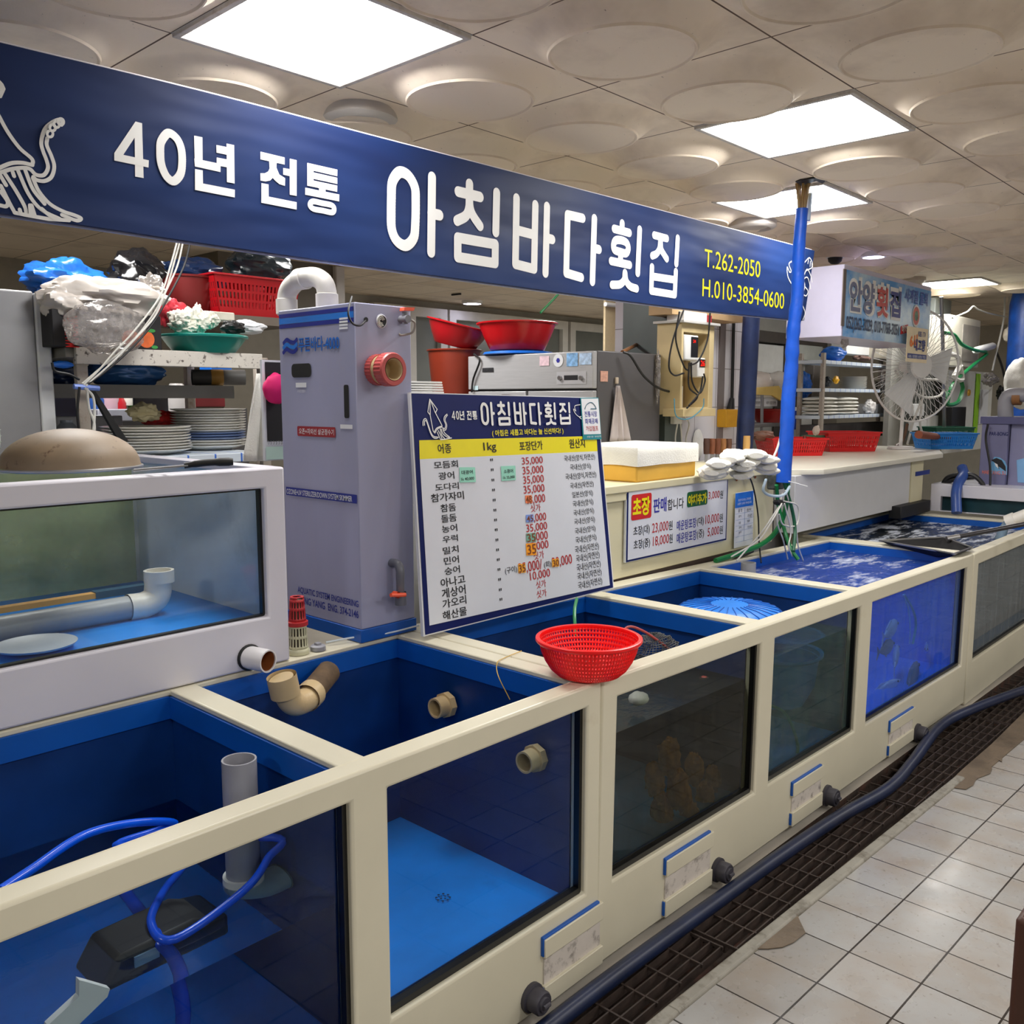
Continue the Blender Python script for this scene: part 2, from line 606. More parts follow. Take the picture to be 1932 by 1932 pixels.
# drain grating: rusty welded bars over the channel
RUST = M('rusty_iron', (58, 46, 40), .7, var=.3, vs=25, dirt=((36, 26, 22), 18, .45, .7, .8))
gx = -.4
k = 0
GRP = 'rusty gratings over the floor drain'
where = ['at the foot of the blue empty tank', 'beside the tank of brown shellfish', 'below the window with the blue basket', 'beside the blue fish tank and its hose', 'at the foot of the farthest tank window']
for L in (1.25, 1.35, 1.35, 1.35, 2.2):
    m = MB((gx, 1.24, zfloor(gx)))
    z0 = zfloor(gx)-.003
    sl = zfloor(gx+L)-zfloor(gx)
    for i in range(6):
        y = max(ykerb(gx), 1.10)+.012+i*.034
        m.prism([(gx, y-.0022, z0-.028), (gx, y-.0022, z0), (gx, y+.0022, z0), (gx, y+.0022, z0-.028)], (L-.012, 0, sl))
    nx = int(L/.105)
    for i in range(nx+1):
        x = gx+.004+i*(L-.022)/nx
        zz = z0+sl*(x-gx)/L
        m.box((x-.003, max(ykerb(gx), 1.10)+.005, zz-.008), (x+.003, 1.345, zz+.001))
    tag(m.build('drain_grate', RUST, smooth=False), 'rusty drain grating of flat bars '+where[k], 'grating', GRP).location = m.o
    gx += L
    k += 1

# ceiling: moulded plaster tiles with a round raised disc each
t = NT('moulded_ceiling')
vec = t.coord(loc=(GX, GY, 0), typ='TEXTURE')
br = t.n('ShaderNodeTexBrick', offset=0, squash=1)
for k, v in (('Scale', 1), ('Mortar Size', .0035), ('Mortar Smooth', .3), ('Brick Width', TX), ('Row Height', TY), ('Bias', 0)): br.inputs[k].default_value = v
br.inputs['Color1'].default_value = lin((244, 230, 210)); br.inputs['Color2'].default_value = lin((238, 222, 200)); br.inputs['Mortar'].default_value = lin((92, 74, 60))
t.l(vec, br.inputs['Vector'])
c1 = t.mix(t.ramp(t.noise(vec, 2.2, 5, .6), .5, .8, 0, .5), br.outputs['Color'], lin((140, 116, 94)))
c2 = t.mix(t.ramp(t.noise(vec, 85, 2, .5), .72, .8, 0, .6), c1, lin((72, 54, 44)))
CEIL = t.done(t.bsdf(c2, .75, 0, .3, t.noise(vec, 160, 3), .08, .003))
LIGHT_CELLS = [(-1, 1), (2, 0), (4, 1)]
NO_DOME = set(LIGHT_CELLS) | {(10, 1), (11, 1), (10, 2), (11, 2)}
ix0, ix1, iy0, iy1 = -4, 13, -3, 6
m = MB()
NPT = 48
RINGS = [(.12, .0), (.24, .0), (.335, .0), (.343, -.005), (.350, -.005), (.356, .002), (.372, .007), (.392, .016), (.415, .026), (.44, .036), (.465, .044), (.488, .048)]
DH = .048
for cx in range(ix0, ix1):
    for cy in range(iy0, iy1):
        if (cx, cy) in LIGHT_CELLS: continue
        x0, y0 = GX+cx*TX, GY+cy*TY
        if (cx, cy) in NO_DOME:
            m.quad((x0, y0, ZC), (x0, y0+TY, ZC), (x0+TX, y0+TY, ZC), (x0+TX, y0, ZC)); continue
        vs, fs = [(x0+TX/2, y0+TY/2, ZC-DH)], []
        for r, up in RINGS:
            for k in range(NPT):
                a_ = 2*pi*(k+.5)/NPT
                vs.append((x0+TX/2+r*TX*cos(a_), y0+TY/2+r*TY*sin(a_), ZC-DH+up))
        for k in range(NPT):
            a_ = 2*pi*(k+.5)/NPT
            c_, s_ = cos(a_), sin(a_)
            q = .5/max(abs(c_), abs(s_))
            vs.append((x0+TX/2+q*TX*c_, y0+TY/2+q*TY*s_, ZC))
        nr = len(RINGS)
        for k in range(NPT):
            l_ = (k+1) % NPT
            fs.append((0, 1+l_, 1+k))
            for j in range(nr): fs.append((1+j*NPT+k, 1+j*NPT+l_, 1+(j+1)*NPT+l_, 1+(j+1)*NPT+k))
            # square corners
        for sx, sy in ((1, 1), (-1, 1), (-1, -1), (1, -1)):
            ang = math.atan2(sy, sx) % (2*pi)
            k = int(ang/(2*pi/NPT)-.5) % NPT
            l_ = (k+1) % NPT
            vs.append((x0+TX/2+sx*TX/2, y0+TY/2+sy*TY/2, ZC))
            fs.append((1+nr*NPT+k, 1+nr*NPT+l_, len(vs)-1))
        m.add(vs, fs)
fx = lambda i: GX+TX*i
fy = lambda j: GY+TY*j
xa, xb, ya, yb = fx(ix0), fx(ix1), fy(iy0), fy(iy1)
for a, b, c, d in ((XW, XE, Y0, ya), (XW, XE, yb, Y1), (XW, xa, ya, yb), (xb, XE, ya, yb)):
    m.quad((a, c, ZC), (a, d, ZC), (b, d, ZC), (b, c, ZC))
struct(m.build('ceiling', CEIL, ang=24))

WALLM = M('painted_wall', (176, 172, 160), .7, var=.06, dirt=((110, 96, 76), 2, .55, .8, .35))
for nm, pts in (('wall_back', ((XW, Y1), (XE, Y1))), ('wall_front', ((XE, Y0), (XW, Y0))), ('wall_left', ((XW, Y0), (XW, Y1))), ('wall_right', ((XE, Y1), (XE, Y0)))):
    (a, b), (c, d) = pts
    m = MB()
    m.quad((a, b, -.3), (c, d, -.3), (c, d, ZC), (a, b, ZC))
    struct(m.build(nm, WALLM, smooth=False))

# white framed windows in the far wall
WFR = M('white_window_frame', (214, 212, 206), .4)
GLS = M('dull_window_glass', (118, 122, 118), .2, var=.12, vs=2)
for k, (pa, pb) in enumerate(((700, 838), (842, 1065), (1070, 1240))):
    xa, xb = W(pa, 640, Y=7.2).x, W(pb, 640, Y=7.2).x
    for j, (za, zb) in enumerate(((1.62, 2.5), (.9, 1.55))):
        m = MB()
        us = [xa, xa+.1, (xa+xb)/2-.05, (xa+xb)/2+.05, xb-.1, xb]
        m.panel(us, [za, za+.09, zb-.1, zb], {(1, 1), (3, 1)}, lambda u, v, tt: (u, tt, v), 7.14, 7.24)
        o = struct(m.build('window_%d' % (k*2+j+1), WFR, bevel=.005))
        g = MB(); g.box((xa+.05, 7.20, za+.05), (xb-.05, 7.215, zb-.05))
        g.build('window_glass', GLS, o)

# partition block behind the shelves
m = MB()
pa, pb = W(411, 480, Y=5.9), W(628, 520, Y=5.9)
m.box((pa.x, 5.9, 0), (pb.x, 6.3, ZC))
struct(m.build('wall_partition', M('olive_wall', (112, 106, 92), .6, var=.08), smooth=False))
m = MB()
pc = W(648, 520, Y=5.88)
m.box((pb.x, 5.86, 0), (pc.x, 6.3, ZC))
struct(m.build('trim_5', WFR, bevel=.01))

# ceiling light panels
DIFF = M_emit('lit_diffuser', (255, 253, 250), PANEL_POWER)
LFRAME = M('light_frame', (196, 192, 186), .4, dirt=((120, 96, 70), 25, .5, .75, .6))


def light_panel(x, y, w, h, label, drop=0.0, zd=.018):
    o = thing('ceiling_light', label, 'ceiling light', (x, y, ZC-drop), group='square ceiling light panels')
    m = MB()
    us = [-w/2, -w/2+.018, w/2-.018, w/2]; vv = [-h/2, -h/2+.018, h/2-.018, h/2]
    m.panel(us, vv, {(1, 1)}, lambda u, v, tt: (u, v, tt), -.012, .03)
    m.build('frame', LFRAME, o, bevel=.002)
    d = MB()
    d.quad((-w/2+.018, -h/2+.018, zd), (-w/2+.018, h/2-.018, zd), (w/2-.018, h/2-.018, zd), (w/2-.018, -h/2+.018, zd))
    d.build('diffuser', DIFF, o, smooth=False)
    b = MB(); b.box((-w/2+.01, -h/2+.01, .025), (w/2-.01, h/2-.01, .035)); b.build('back_plate', LFRAME, o)
    return o


cc = lambda a, b: (GX+(a+.5)*TX, GY+(b+.5)*TY)
for (a, b), lb in zip(LIGHT_CELLS, ('largest lit square ceiling panel above the start of the navy banner', 'lit square ceiling panel in open ceiling above the far end of the banner', 'lit square ceiling panel cut across by the blue wrapped pole')):
    x, y = cc(a, b)
    light_panel(x, y, TX-.004, TY-.004, lb)
light_panel(8.72, 2.67, .6, .56, 'farthest lit ceiling panel above the pale blue restaurant sign', 0.0, -.002)
for i, (x, y) in enumerate(((-.2, -.6), (2.2, -.9), (4.6, -.9), (7.2, -.6), (-2.0, 1.3), (10.8, .6), (0.6, -2.8), (4.0, -2.8), (7.5, -2.8))):  # panels out of view, added to light the aisle
    light_panel(x, y, .58, .6, 'added unseen ceiling panel lighting the customer aisle', .052, -.002)
for i, (x, y) in enumerate(((1.5, 3.6), (3.2, 4.0), (5.2, 4.3), (7.4, 5.0), (9.5, 5.2))):
    light_panel(x, y, .58, .6, 'lit square ceiling panel over the kitchens behind the banner', .052, -.002)

# ================================================================ the tank row
BLUEWALL_LIT = M('lit_blue_tank_wall', (36, 140, 236), .4, var=.1)  # lighter copy of the tank wall, brightness inside put into its colour
SEAL = M('black_sealant', (10, 10, 10), .35, var=.2)
GL_CLEAR = M_glass('clear_glass', (226, 240, 250), .6)
GL_GRIMY = M_glass('streaked_glass', (226, 236, 232), .6, ((96, 110, 100), .03, .22, (9, 9, .5)))
GL_ALGAE = M_glass('algae_streaked_glass', (214, 222, 212), .55, ((60, 58, 48), .05, .32, (10, 10, .4)))
GL_MIST = M_glass('misted_glass', (226, 232, 240), .5, ((120, 150, 215), .03, .25, (12, 12, .45)))
GL_FOG = M_glass('fogged_glass', (220, 226, 226), .7, ((128, 136, 140), .35, .75, (9, 9, .7)))


def shell(name, label, P, x0, x1, wins, opens, yb, panes, zs=(.02, .245, .762), rot=0, lit_walls=()):
    """cream fibreglass tank block: front frame with windows, open top with cross rails, blue lining per compartment"""
    o = thing(name, label, 'fish tank', P, (0, rot, 0))
    ZT = .82
    zb, z1, z2 = zs
    m = MB(P)
    us = [x0]+[u for w in wins for u in w]+[x1]
    hol = {(2*i+1, 1) for i in range(len(wins))}
    m.panel(us, [zb, z1, z2, ZT], hol, lambda u, v, tt: (u, tt, v), YF, YF+.056)
    m.build('front_frame', CREAM, o, bevel=.007)
    m = MB(P)
    us = [x0]+[u for w in opens for u in w]+[x1]
    m.panel(us, [YF+.05, YF+.058, yb, yb+.07], {(2*i+1, 1) for i in range(len(opens))}, lambda u, v, tt: (u, v, tt), ZT-.016, ZT)
    m.build('top_rail', CREAM, o, bevel=.004)
    m = MB(P)
    m.box((x0, YF+.056, zb), (x0+.012, yb+.07, ZT-.016)); m.box((x1-.012, YF+.056, zb), (x1, yb+.07, ZT-.016)); m.box((x0, yb+.058, zb), (x1, yb+.07, ZT-.016))
    m.box((x0, YF+.056, zb), (x1, yb+.06, zb+.012))
    m.build('outer_wall', CREAM, o)
    for (a, b), (c, d), pane in zip(opens, wins, panes):
        L = MB(P)
        z0 = .215
        a2, b2, f2, k2 = a-.004, b+.004, YF+.0565, yb+.004
        L.quad((a2, f2, ZT-.014), (a2, f2, z0), (a2, k2, z0), (a2, k2, ZT-.014))
        L.quad((b2, f2, ZT-.014), (b2, k2, ZT-.014), (b2, k2, z0), (b2, f2, z0))
        L.quad((a2, k2, ZT-.014), (a2, k2, z0), (b2, k2, z0), (b2, k2, ZT-.014))
        L.panel([a2, c, d, b2], [z0, z1, z2, ZT-.014], {(1, 1)}, lambda u, v, tt: (u, tt, v), f2, f2+.002)
        # thicker rim band
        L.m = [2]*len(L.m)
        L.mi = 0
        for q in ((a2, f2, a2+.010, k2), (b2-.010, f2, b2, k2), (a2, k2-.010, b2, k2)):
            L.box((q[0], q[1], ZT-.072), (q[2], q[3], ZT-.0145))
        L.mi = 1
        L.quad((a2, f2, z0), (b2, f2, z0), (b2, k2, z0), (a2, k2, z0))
        L.build('lining', [BLUE, BLUEFLOOR, BLUEWALL_LIT if len(L.v) and (a, b) in lit_walls else BLUEWALL_SHADED], o, smooth=False)
        g = MB(P); g.quad((c, YF+.03, z1), (d, YF+.03, z1), (d, YF+.03, z2), (c, YF+.03, z2))
        wp_ = g.build('window_pane', pane, o, smooth=False)
        s = MB(P)
        s.panel([c, c+.005, d-.011, d], [z1, z1+.016, z2-.006, z2], {(1, 1)}, lambda u, v, tt: (u, tt, v), YF+.016, YF+.034)
        s.build('window_seal', SEAL, wp_)
    return o


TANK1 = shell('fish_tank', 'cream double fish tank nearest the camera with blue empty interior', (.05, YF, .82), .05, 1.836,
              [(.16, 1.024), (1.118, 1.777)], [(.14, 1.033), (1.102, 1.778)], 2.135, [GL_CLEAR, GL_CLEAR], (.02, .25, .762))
TH = .0216
P2 = V((1.841, YF, .82))
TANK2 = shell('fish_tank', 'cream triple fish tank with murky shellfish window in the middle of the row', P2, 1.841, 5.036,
              [(1.911, 2.718), (2.818, 3.563), (3.68, 4.95)], [(1.905, 2.722), (2.80, 3.57), (3.65, 4.985)], 2.13, [GL_ALGAE, GL_GRIMY, GL_MIST], (.02, .24, .76), rot=TH, lit_walls=[(3.65, 4.985)])

def shell3():
    # same block, farther along the aisle and a little lower
    off = V((5.04, YF, .752))
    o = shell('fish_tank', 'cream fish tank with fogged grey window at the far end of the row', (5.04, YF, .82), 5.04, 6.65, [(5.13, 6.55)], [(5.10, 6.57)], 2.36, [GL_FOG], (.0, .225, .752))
    o.location.z = .752
    return o


TANK3 = shell3()


def L2(p):
    """world spot on unit two -> its untilted coordinates"""
    d = V(p)-P2
    return V((d.x*cos(TH)-d.z*sin(TH), d.y, d.x*sin(TH)+d.z*cos(TH)))+P2


HATCHW = M('dirty_white_board', (206, 198, 190), .6, var=.06, dirt=((58, 44, 34), 26, .52, .72, .8))
CAPM = M('dark_pvc_cap', (58, 56, 64), .5, var=.2)


def hatch(par, P, conv, tl, tr, bl, br, cap, capr, mat=HATCHW):
    """low access hatch: dirty board held by two cream rails, and a screw drain cap next to it"""
    f = lambda q: conv(W(q[0], q[1], Y=YF))
    A, B, C, D = f(tl), f(tr), f(bl), f(br)
    x0, x1 = (A.x+C.x)/2, (B.x+D.x)/2
    zt, zb = (A.z+B.z)/2, max(.03, (C.z+D.z)/2)
    m = MB(P); m.box((x0+.006, YF-.004, zb+.01), (x1-.004, YF+.001, zt-.01))
    h = m.build('access_hatch', mat, par)
    h['label'] = 'dirty white hatch board'
    for z, hh in ((zt-.05, .05), (zb, .052)):
        r = MB(P)
        r.box((x0, YF-.013, z), (x1, YF+.001, z+hh))
        r.mi = 1
        r.box((x0-.003, YF-.009, z+.004), (x1-.012, YF+.001, z+hh+(.006 if hh < .051 else -.004)))
        r.build('hatch_rail', [CREAM, BLUE], h, bevel=.002)
    c = f(cap)
    m = MB(P)
    Mx = axm(c-V((0, .0, 0)), (0, -1, 0))
    m.lathe([(0, .05), (capr*.55, .05), (capr*.6, .045), (capr*.85, .045), (capr*.95, .04), (capr*.95, .012), (capr*1.15, .01), (capr*1.15, 0)], Mx, 20)
    m.tube([c+V((-capr*.35, -.053, 0)), c+V((capr*.35, -.053, 0))], .006, 8)
    m.build('drain_cap', CAPM, par)['label'] = 'dark screw cap'


hatch(TANK1, V((.05, YF, .82)), lambda p: p, (1017, 1775), (1130, 1699), (1026, 1908), (1132, 1832), (1001, 1880), .032)
hatch(TANK2, P2, L2, (1250, 1620), (1344, 1568), (1251, 1746), (1333, 1690), (1352, 1640), .034)
hatch(TANK2, P2, L2, (1488, 1480), (1552, 1441), (1492, 1575), (1542, 1543), (1558, 1500), .036)
hatch(TANK2, P2, L2, (1668, 1366), (1722, 1335), (1680, 1444), (1717, 1417), (1729, 1382), .038)

# ---------------------------------------------------------------- water and what is in the tanks
W_CALM = M_water('still_water', (214, 238, 252), (20, 80, 150), .03, .03, 5, bend=True)
W_MURK = M_water('murky_water', (170, 170, 156), (76, 78, 72), .25, .12, 12, (6, .66, .80), bend=True)
W_TEAL = M_water('greenish_water', (160, 205, 210), (80, 110, 112), .2, .15, 14, (7, .66, .80), bend=True)
W_FOAMB = M_water('churning_blue_water', (130, 170, 245), (80, 130, 215), .2, .9, 11, (4.5, .52, .68))
W_FOAMD = M_water('churning_dark_water', (90, 100, 96), (46, 52, 52), .5, .9, 12, (7, .49, .60))
SIDE = {}


def water(a, b, yb, z, top, tint, murk, amt, label, conv=None, zb=.217):
    t = NT('water_body')
    tr = t.n('ShaderNodeBsdfTransparent'); tr.inputs[0].default_value = lin(tint)
    df = t.n('ShaderNodeBsdfDiffuse'); df.inputs[0].default_value = lin(murk)
    mx = t.n('ShaderNodeMixShader')
    nz = t.ramp(t.noise(t.coord((1, 1, .7)), 6, 6, .65), .3, .75, max(0, amt-.18), min(1, amt+.18))
    t.l(nz, mx.inputs[0]); t.l(tr.outputs[0], mx.inputs[1]); t.l(df.outputs[0], mx.inputs[2])
    side = t.done(mx.outputs[0])
    m = MB()
    f = YF+.058
    a, b, k = a-.002, b+.002, yb
    pv = [V((a, f, zb)), V((b, f, zb)), V((b, k, zb)), V((a, k, zb)), V((a, f, z)), V((b, f, z)), V((b, k, z)), V((a, k, z))]
    if conv: pv = [conv(p) for p in pv]
    n = 40
    m.mi = 0
    m.add(pv[4:], [(0, 1, 2, 3)])
    m.mi = 1
    m.add(pv, [(0, 1, 5, 4)])
    return tag(m.build('tank_water', [top, side], smooth=False), label, 'water', kind='stuff')


def U2(p):
    """untilted coordinates of unit two -> world"""
    d = V(p)-P2
    return V((d.x*cos(TH)+d.z*sin(TH), d.y, -d.x*sin(TH)+d.z*cos(TH)))+P2


water(.14, 1.033, 2.135, .53, W_CALM, (176, 214, 236), (16, 60, 100), .08, 'still clear water in the nearest blue tank with a coiled hose')
water(1.905, 2.722, 2.13, .625, W_MURK, (190, 184, 160), (56, 60, 52), .26, 'murky brown water in the tank with hanging shellfish', U2)
water(2.80, 3.57, 2.13, .66, W_TEAL, (160, 214, 220), (66, 140, 146), .28, 'greenish water in the tank with the big blue basket', U2)
water(3.65, 4.985, 2.13, .765, W_FOAMB, (196, 224, 255), (84, 150, 245), .26, 'churning foamy blue water in the tank with swimming fish', U2)
water(5.10, 6.57, 2.36, .700, W_FOAMD, (140, 144, 144), (108, 114, 116), .5, 'dark foaming water in the farthest tank of the row')

# --- nearest tank: standing pipe with elbow, coiled blue hose, pump, white board
o = thing('standpipe', 'grey PVC overflow pipe standing upright in the nearest blue tank', 'pipe', (.86, 1.80, .22))
# pipe top seen at (450,1430)
pt = W(451, 1432, Z=.80)
pb = V((pt.x-.0, pt.y, .50))
o.location = pb
m = MB(pb); m.pipe([pt, pb+V((0, 0, .03))], .036, .004, 28); m.build('upright_pipe', PVCGREY, o)
m = MB(pb)
e = crv([pb+V((0, 0, .045)), pb+V((.004, 0, .005)), pb+V((.05, 0, -.03)), pb+V((.10, 0, -.03))], 6)
m.tube(e, .043, 24); m.build('elbow', PVCWHITE, o)
m = MB(pb); m.cyl(pb+V((.09, 0, -.03)), V((1.035, pb.y, pb.z-.03)), .047, 24); m.build('wall_socket', M('dull_pipe_socket', (120, 124, 118), .5, var=.15), o)
HOSEB = M('translucent_blue_hose', (6, 84, 225), .2, var=.12)
m = MB()
hp = [W(0, 1680, Y=1.60), W(60, 1640, Y=1.64), W(160, 1575, Y=1.7), W(260, 1552, Y=1.74), W(330, 1556, Y=1.76), (.72, 1.74, .66), W(515, 1580, Y=1.62), W(505, 1620, Y=1.6), W(460, 1680, Y=1.58), W(330, 1772, Y=1.55), W(285, 1740, Y=1.62),
      W(310, 1680, Y=1.72), W(345, 1640, Y=1.8)]
m.tube(crv(hp, 8), .0085, 10)
single(m, 'water_hose', HOSEB, 'thin glossy blue hose looped through the nearest tank', 'hose')
m = MB()
m.tube(crv([W(230, 1712, Y=1.9), W(282, 1752, Y=1.66), W(300, 1775, Y=1.58), W(328, 1830, Y=1.55), W(345, 1900, Y=1.53), W(342, 1960, Y=1.53), W(335, 2040, Y=1.54)], 8), .014, 12)
single(m, 'pump_hose', HOSEB, 'thick blue hose rising from the black pump in the nearest tank', 'hose')
o = thing('water_pump', 'black submersible pump with white label in the nearest tank', 'pump', (.62, 1.62, .5))
pl = W(265, 1812, Y=1.60)
o.location = pl
m = MB(pl)
m.prism([pl+V((-.09, -.03, -.06)), pl+V((-.055, -.03, .045)), pl+V((.10, -.03, .05)), pl+V((.17, -.03, .02)), pl+V((.17, -.03, -.06))], (0, .12, 0))
m.build('housing', BLACK, o, bevel=.01)
m = MB(pl); m.box(pl+V((-.025, -.034, -.012)), pl+V((.022, -.030, .028))); m.build('rating_plate', PAPER, o)
q = W(150, 1893, Y=1.45)
m = MB(q)
m.prism([q+V(p) for p in ((-.055, 0, -.03), (-.05, 0, -.012), (.0, 0, .012), (.002, 0, .04), (.012, 0, .032), (.05, 0, .0), (.045, 0, -.012), (-.02, 0, -.045))], (0, .014, 0))
single(m, 'foam_board', M('white_foam', (226, 226, 220), .85), 'torn white foam board floating at the glass of the nearest tank', 'foam board').location = q

# --- second compartment: tan elbow, two threaded tank connectors
o = thing('drain_elbow', 'tan PVC elbow on a dark stub inside the second blue compartment', 'pipe elbow', W(575, 1305, Y=2.0))
p = V(o.location)
m = MB(p)
m.tube(crv([p+V((-.075, -.005, .055)), p+V((-.055, -.005, .0)), p+V((-.03, .0, -.025)), p+V((.02, .02, -.03)), p+V((.05, .04, -.022))], 6), .033, 24)
m.lathe([(.039, -.028), (.039, .028)], axm(p+V((-.068, -.005, .035)), (.2, 0, -1)), 24); m.lathe([(.039, -.02), (.039, .02)], axm(p+V((.035, .03, -.026)), (1, .6, .1)), 24)
m.build('elbow', PVCTAN, o)
m = MB(p); m.cyl(p+V((.05, .04, -.022)), p+V((.15, .10, .0)), .034, 20); m.build('stub_pipe', M('crusted_pipe', (92, 72, 50), .8, var=.4, vs=20), o)


def connector(px, py, X, r, label):
    p = W(px, py, X=X)
    o = thing('pipe_connector', label, 'pipe connector', p)
    Mx = axm(p, (-1, 0, 0))
    m = MB(p)
    m.lathe([(r, .0), (r, .055), (r*.82, .055), (r*.82, -.0)], Mx, 28); m.build('spigot', PVCTAN, o)
    m = MB(p)
    m.lathe([(r*1.28, 0), (r*1.28, .02), (r, .02)], Mx, 8); m.build('hex_nut', PVCTAN, o)
    m = MB(p); m.lathe([(r*.82, .01), (0, .01)], Mx, 20); m.build('bore', BLACK, o)


connector(846, 1328, 1.770, .03, 'upper tan threaded pipe connector on the blue tank side wall')
connector(1014, 1428, 1.770, .03, 'lower tan threaded pipe connector seen through the clear tank window')
m = MB()
dr = W(836, 1694, Z=.218)
for i in range(8):
    for r, k in ((.018, 8),):
        a = 2*pi*i/8
        m.lathe([(0, .0016), (.0036, .0016)], Matrix.Translation(dr+V((r*cos(a), r*sin(a), 0))), 8)
for i in range(4): m.lathe([(0, .0016), (.003, .0016)], Matrix.Translation(dr+V((.008*cos(i*pi/2), .008*sin(i*pi/2), 0))), 8)
single(m, 'drain_strainer', M('dark_blue_holes', (10, 36, 74), .6), 'ring of small drain holes in the light blue tank floor', 'drain strainer')

# --- shellfish tank: nets of sea squirts, floats
SQ = M('sea_squirt_skin', (236, 160, 84), .7, var=.5, vs=30, bump=1, bsc=60)
for i, (px, py, s) in enumerate(((1262, 1430, .05), (1310, 1452, .045), (1235, 1470, .045), (1280, 1490, .055), (1330, 1505, .045), (1250, 1530, .05), (1300, 1545, .05), (1275, 1575, .045), (1345, 1470, .04))):
    p = W(px, py, Y=YF+.105+.02*(i % 3))
    m = MB(p); m.blob(p, (s*.7, s*.7, s*1.25), .35, 3, i, 16, 12)
    single(m, 'sea_squirt', SQ, 'brown knobbly sea squirt hanging in the murky shellfish tank', 'sea squirt', 'sea squirts in the murky tank').location = p
NETB = M('black_netting', (24, 26, 27), .7)


def net_bag(name, c, rad, mat, label, cat, seed=1, nu=26, nv=14, r=.0012):
    m = MB(c)
    b = MB(c); b.blob(c, rad, .3, 2.2, seed, nu, nv)
    for j in range(1, nv):
        m.tube([b.v[j*nu+i]+V(c) for i in range(nu)], r, 4, closed=True)
    for i in range(nu):
        m.tube([b.v[j*nu+i]+V(c) for j in range(1, nv)], r, 4, cap=False)
    o = single(m, name, mat, label, cat)
    o.location = c
    return o


c = W(1235, 1222, Y=1.50)
net_bag('dip_net', c-V((0, 0, .015)), (.09, .06, .055), M('grey_netting', (70, 72, 74), .6), 'dark crumpled netting bunched beside the red colander', 'net', 3, 44, 26, .001)
m = MB()
m.tube(crv([W(1165, 1205, Y=1.52), W(1185, 1183, Y=1.52), W(1212, 1190, Y=1.5), W(1240, 1208, Y=1.48), W(1264, 1226, Y=1.46)], 6), .004, 8)
single(m, 'net_rim_cord', M('faded_red_cord', (176, 70, 66), .6), 'faded red cord along the top of the dark netting', 'cord')
for nm, px, py, yy, s, lb, mat in (('foam_float', 1384, 1285, 1.52, (.04, .03, .026), 'white foam block floating in the murky tank near the glass', WHITE), ('foam_float', 1205, 1318, 1.5, (.035, .03, .02), 'white pale lump floating behind the murky glass corner', WHITE),
                                   ('red_float', 1328, 1282, 1.55, (.02, .015, .012), 'small red float beside the white foam block in murky water', M('faded_red', (170, 70, 66), .5))):
    p = W(px, py, Y=yy)
    m = MB(p); m.blob(p, s, .12, 2, 4, 14, 10)
    single(m, nm, mat, lb, 'float').location = p

# --- big blue mesh basket turned over in the fourth compartment
bm_ = V((3.02, 1.86, .72))
c0 = W(1376, 1150, Z=.755)
BASK = M('bright_blue_mesh', (6, 118, 214), .4, var=.08)
o = thing('mesh_basket', 'large bright blue mesh basket upturned between the tank rails', 'basket', c0)
m = MB(c0)
m.lathe([(.205, -.07), (.205, -.03), (.200, -.008), (.18, .008), (.13, .018), (.07, .022), (.0, .023)], Matrix.Translation(c0), 96)
m.build('mesh_body', BASK, o)
m = MB(c0)
for i in range(28):
    a = 2*pi*i/28
    m.tube([c0+V((r*cos(a), r*sin(a), z)) for r, z in ((.206, -.07), (.206, -.03), (.201, -.007), (.181, .0095), (.13, .0195), (.07, .0235))], .0018, 5)
m.tube([c0+V((.207*cos(a*pi/24), .207*sin(a*pi/24), -.07)) for a in range(48)], .004, 6, closed=True)
m.build('ribs', M('mesh_rib_blue', (8, 88, 176), .4), o)
p = W(1462, 1250, Y=1.66)
m = MB(p)
m.lathe([(.0, -.17), (.12, -.16), (.16, -.08), (.175, .05), (.19, .055), (.19, .0455), (.17, .03)], Matrix.Translation(p), 40)
single(m, 'floating_tub', M('blue_tub', (22, 112, 200), .4), 'blue round tub half sunk in the greenish tank by its window', 'tub').location = p
m = MB()
m.tube(crv([W(1452, 1330, Y=1.5), W(1480, 1345, Y=1.5), W(1500, 1385, Y=1.48), W(1505, 1420, Y=1.47), W(1490, 1435, Y=1.47)], 6), .006, 8)
single(m, 'air_line', M('olive_air_line', (90, 110, 50), .5), 'curved olive air line inside the greenish tank window', 'air line')
p = W(1478, 1455, Y=1.50)
m = MB(p); m.blob(p, (.10, .06, .05), .25, 2, 5, 18, 12)
single(m, 'stone_weight', M('dark_stone', (58, 52, 46), .8, var=.3), 'dark stone weight on the floor of the greenish tank', 'stone').location = p
m = MB()
a, b = W(1535, 1200, Y=1.75), W(1621, 1180, Y=1.60)
m.cyl(a, b, .022, 18)
single(m, 'inlet_pipe', PVCWHITE, 'cream inlet pipe across the top of the greenish tank window', 'pipe')

# --- fish behind the misted blue window
FISH = M('silver_fish_skin', (226, 226, 226), .3, .2, var=.2, vs=20)


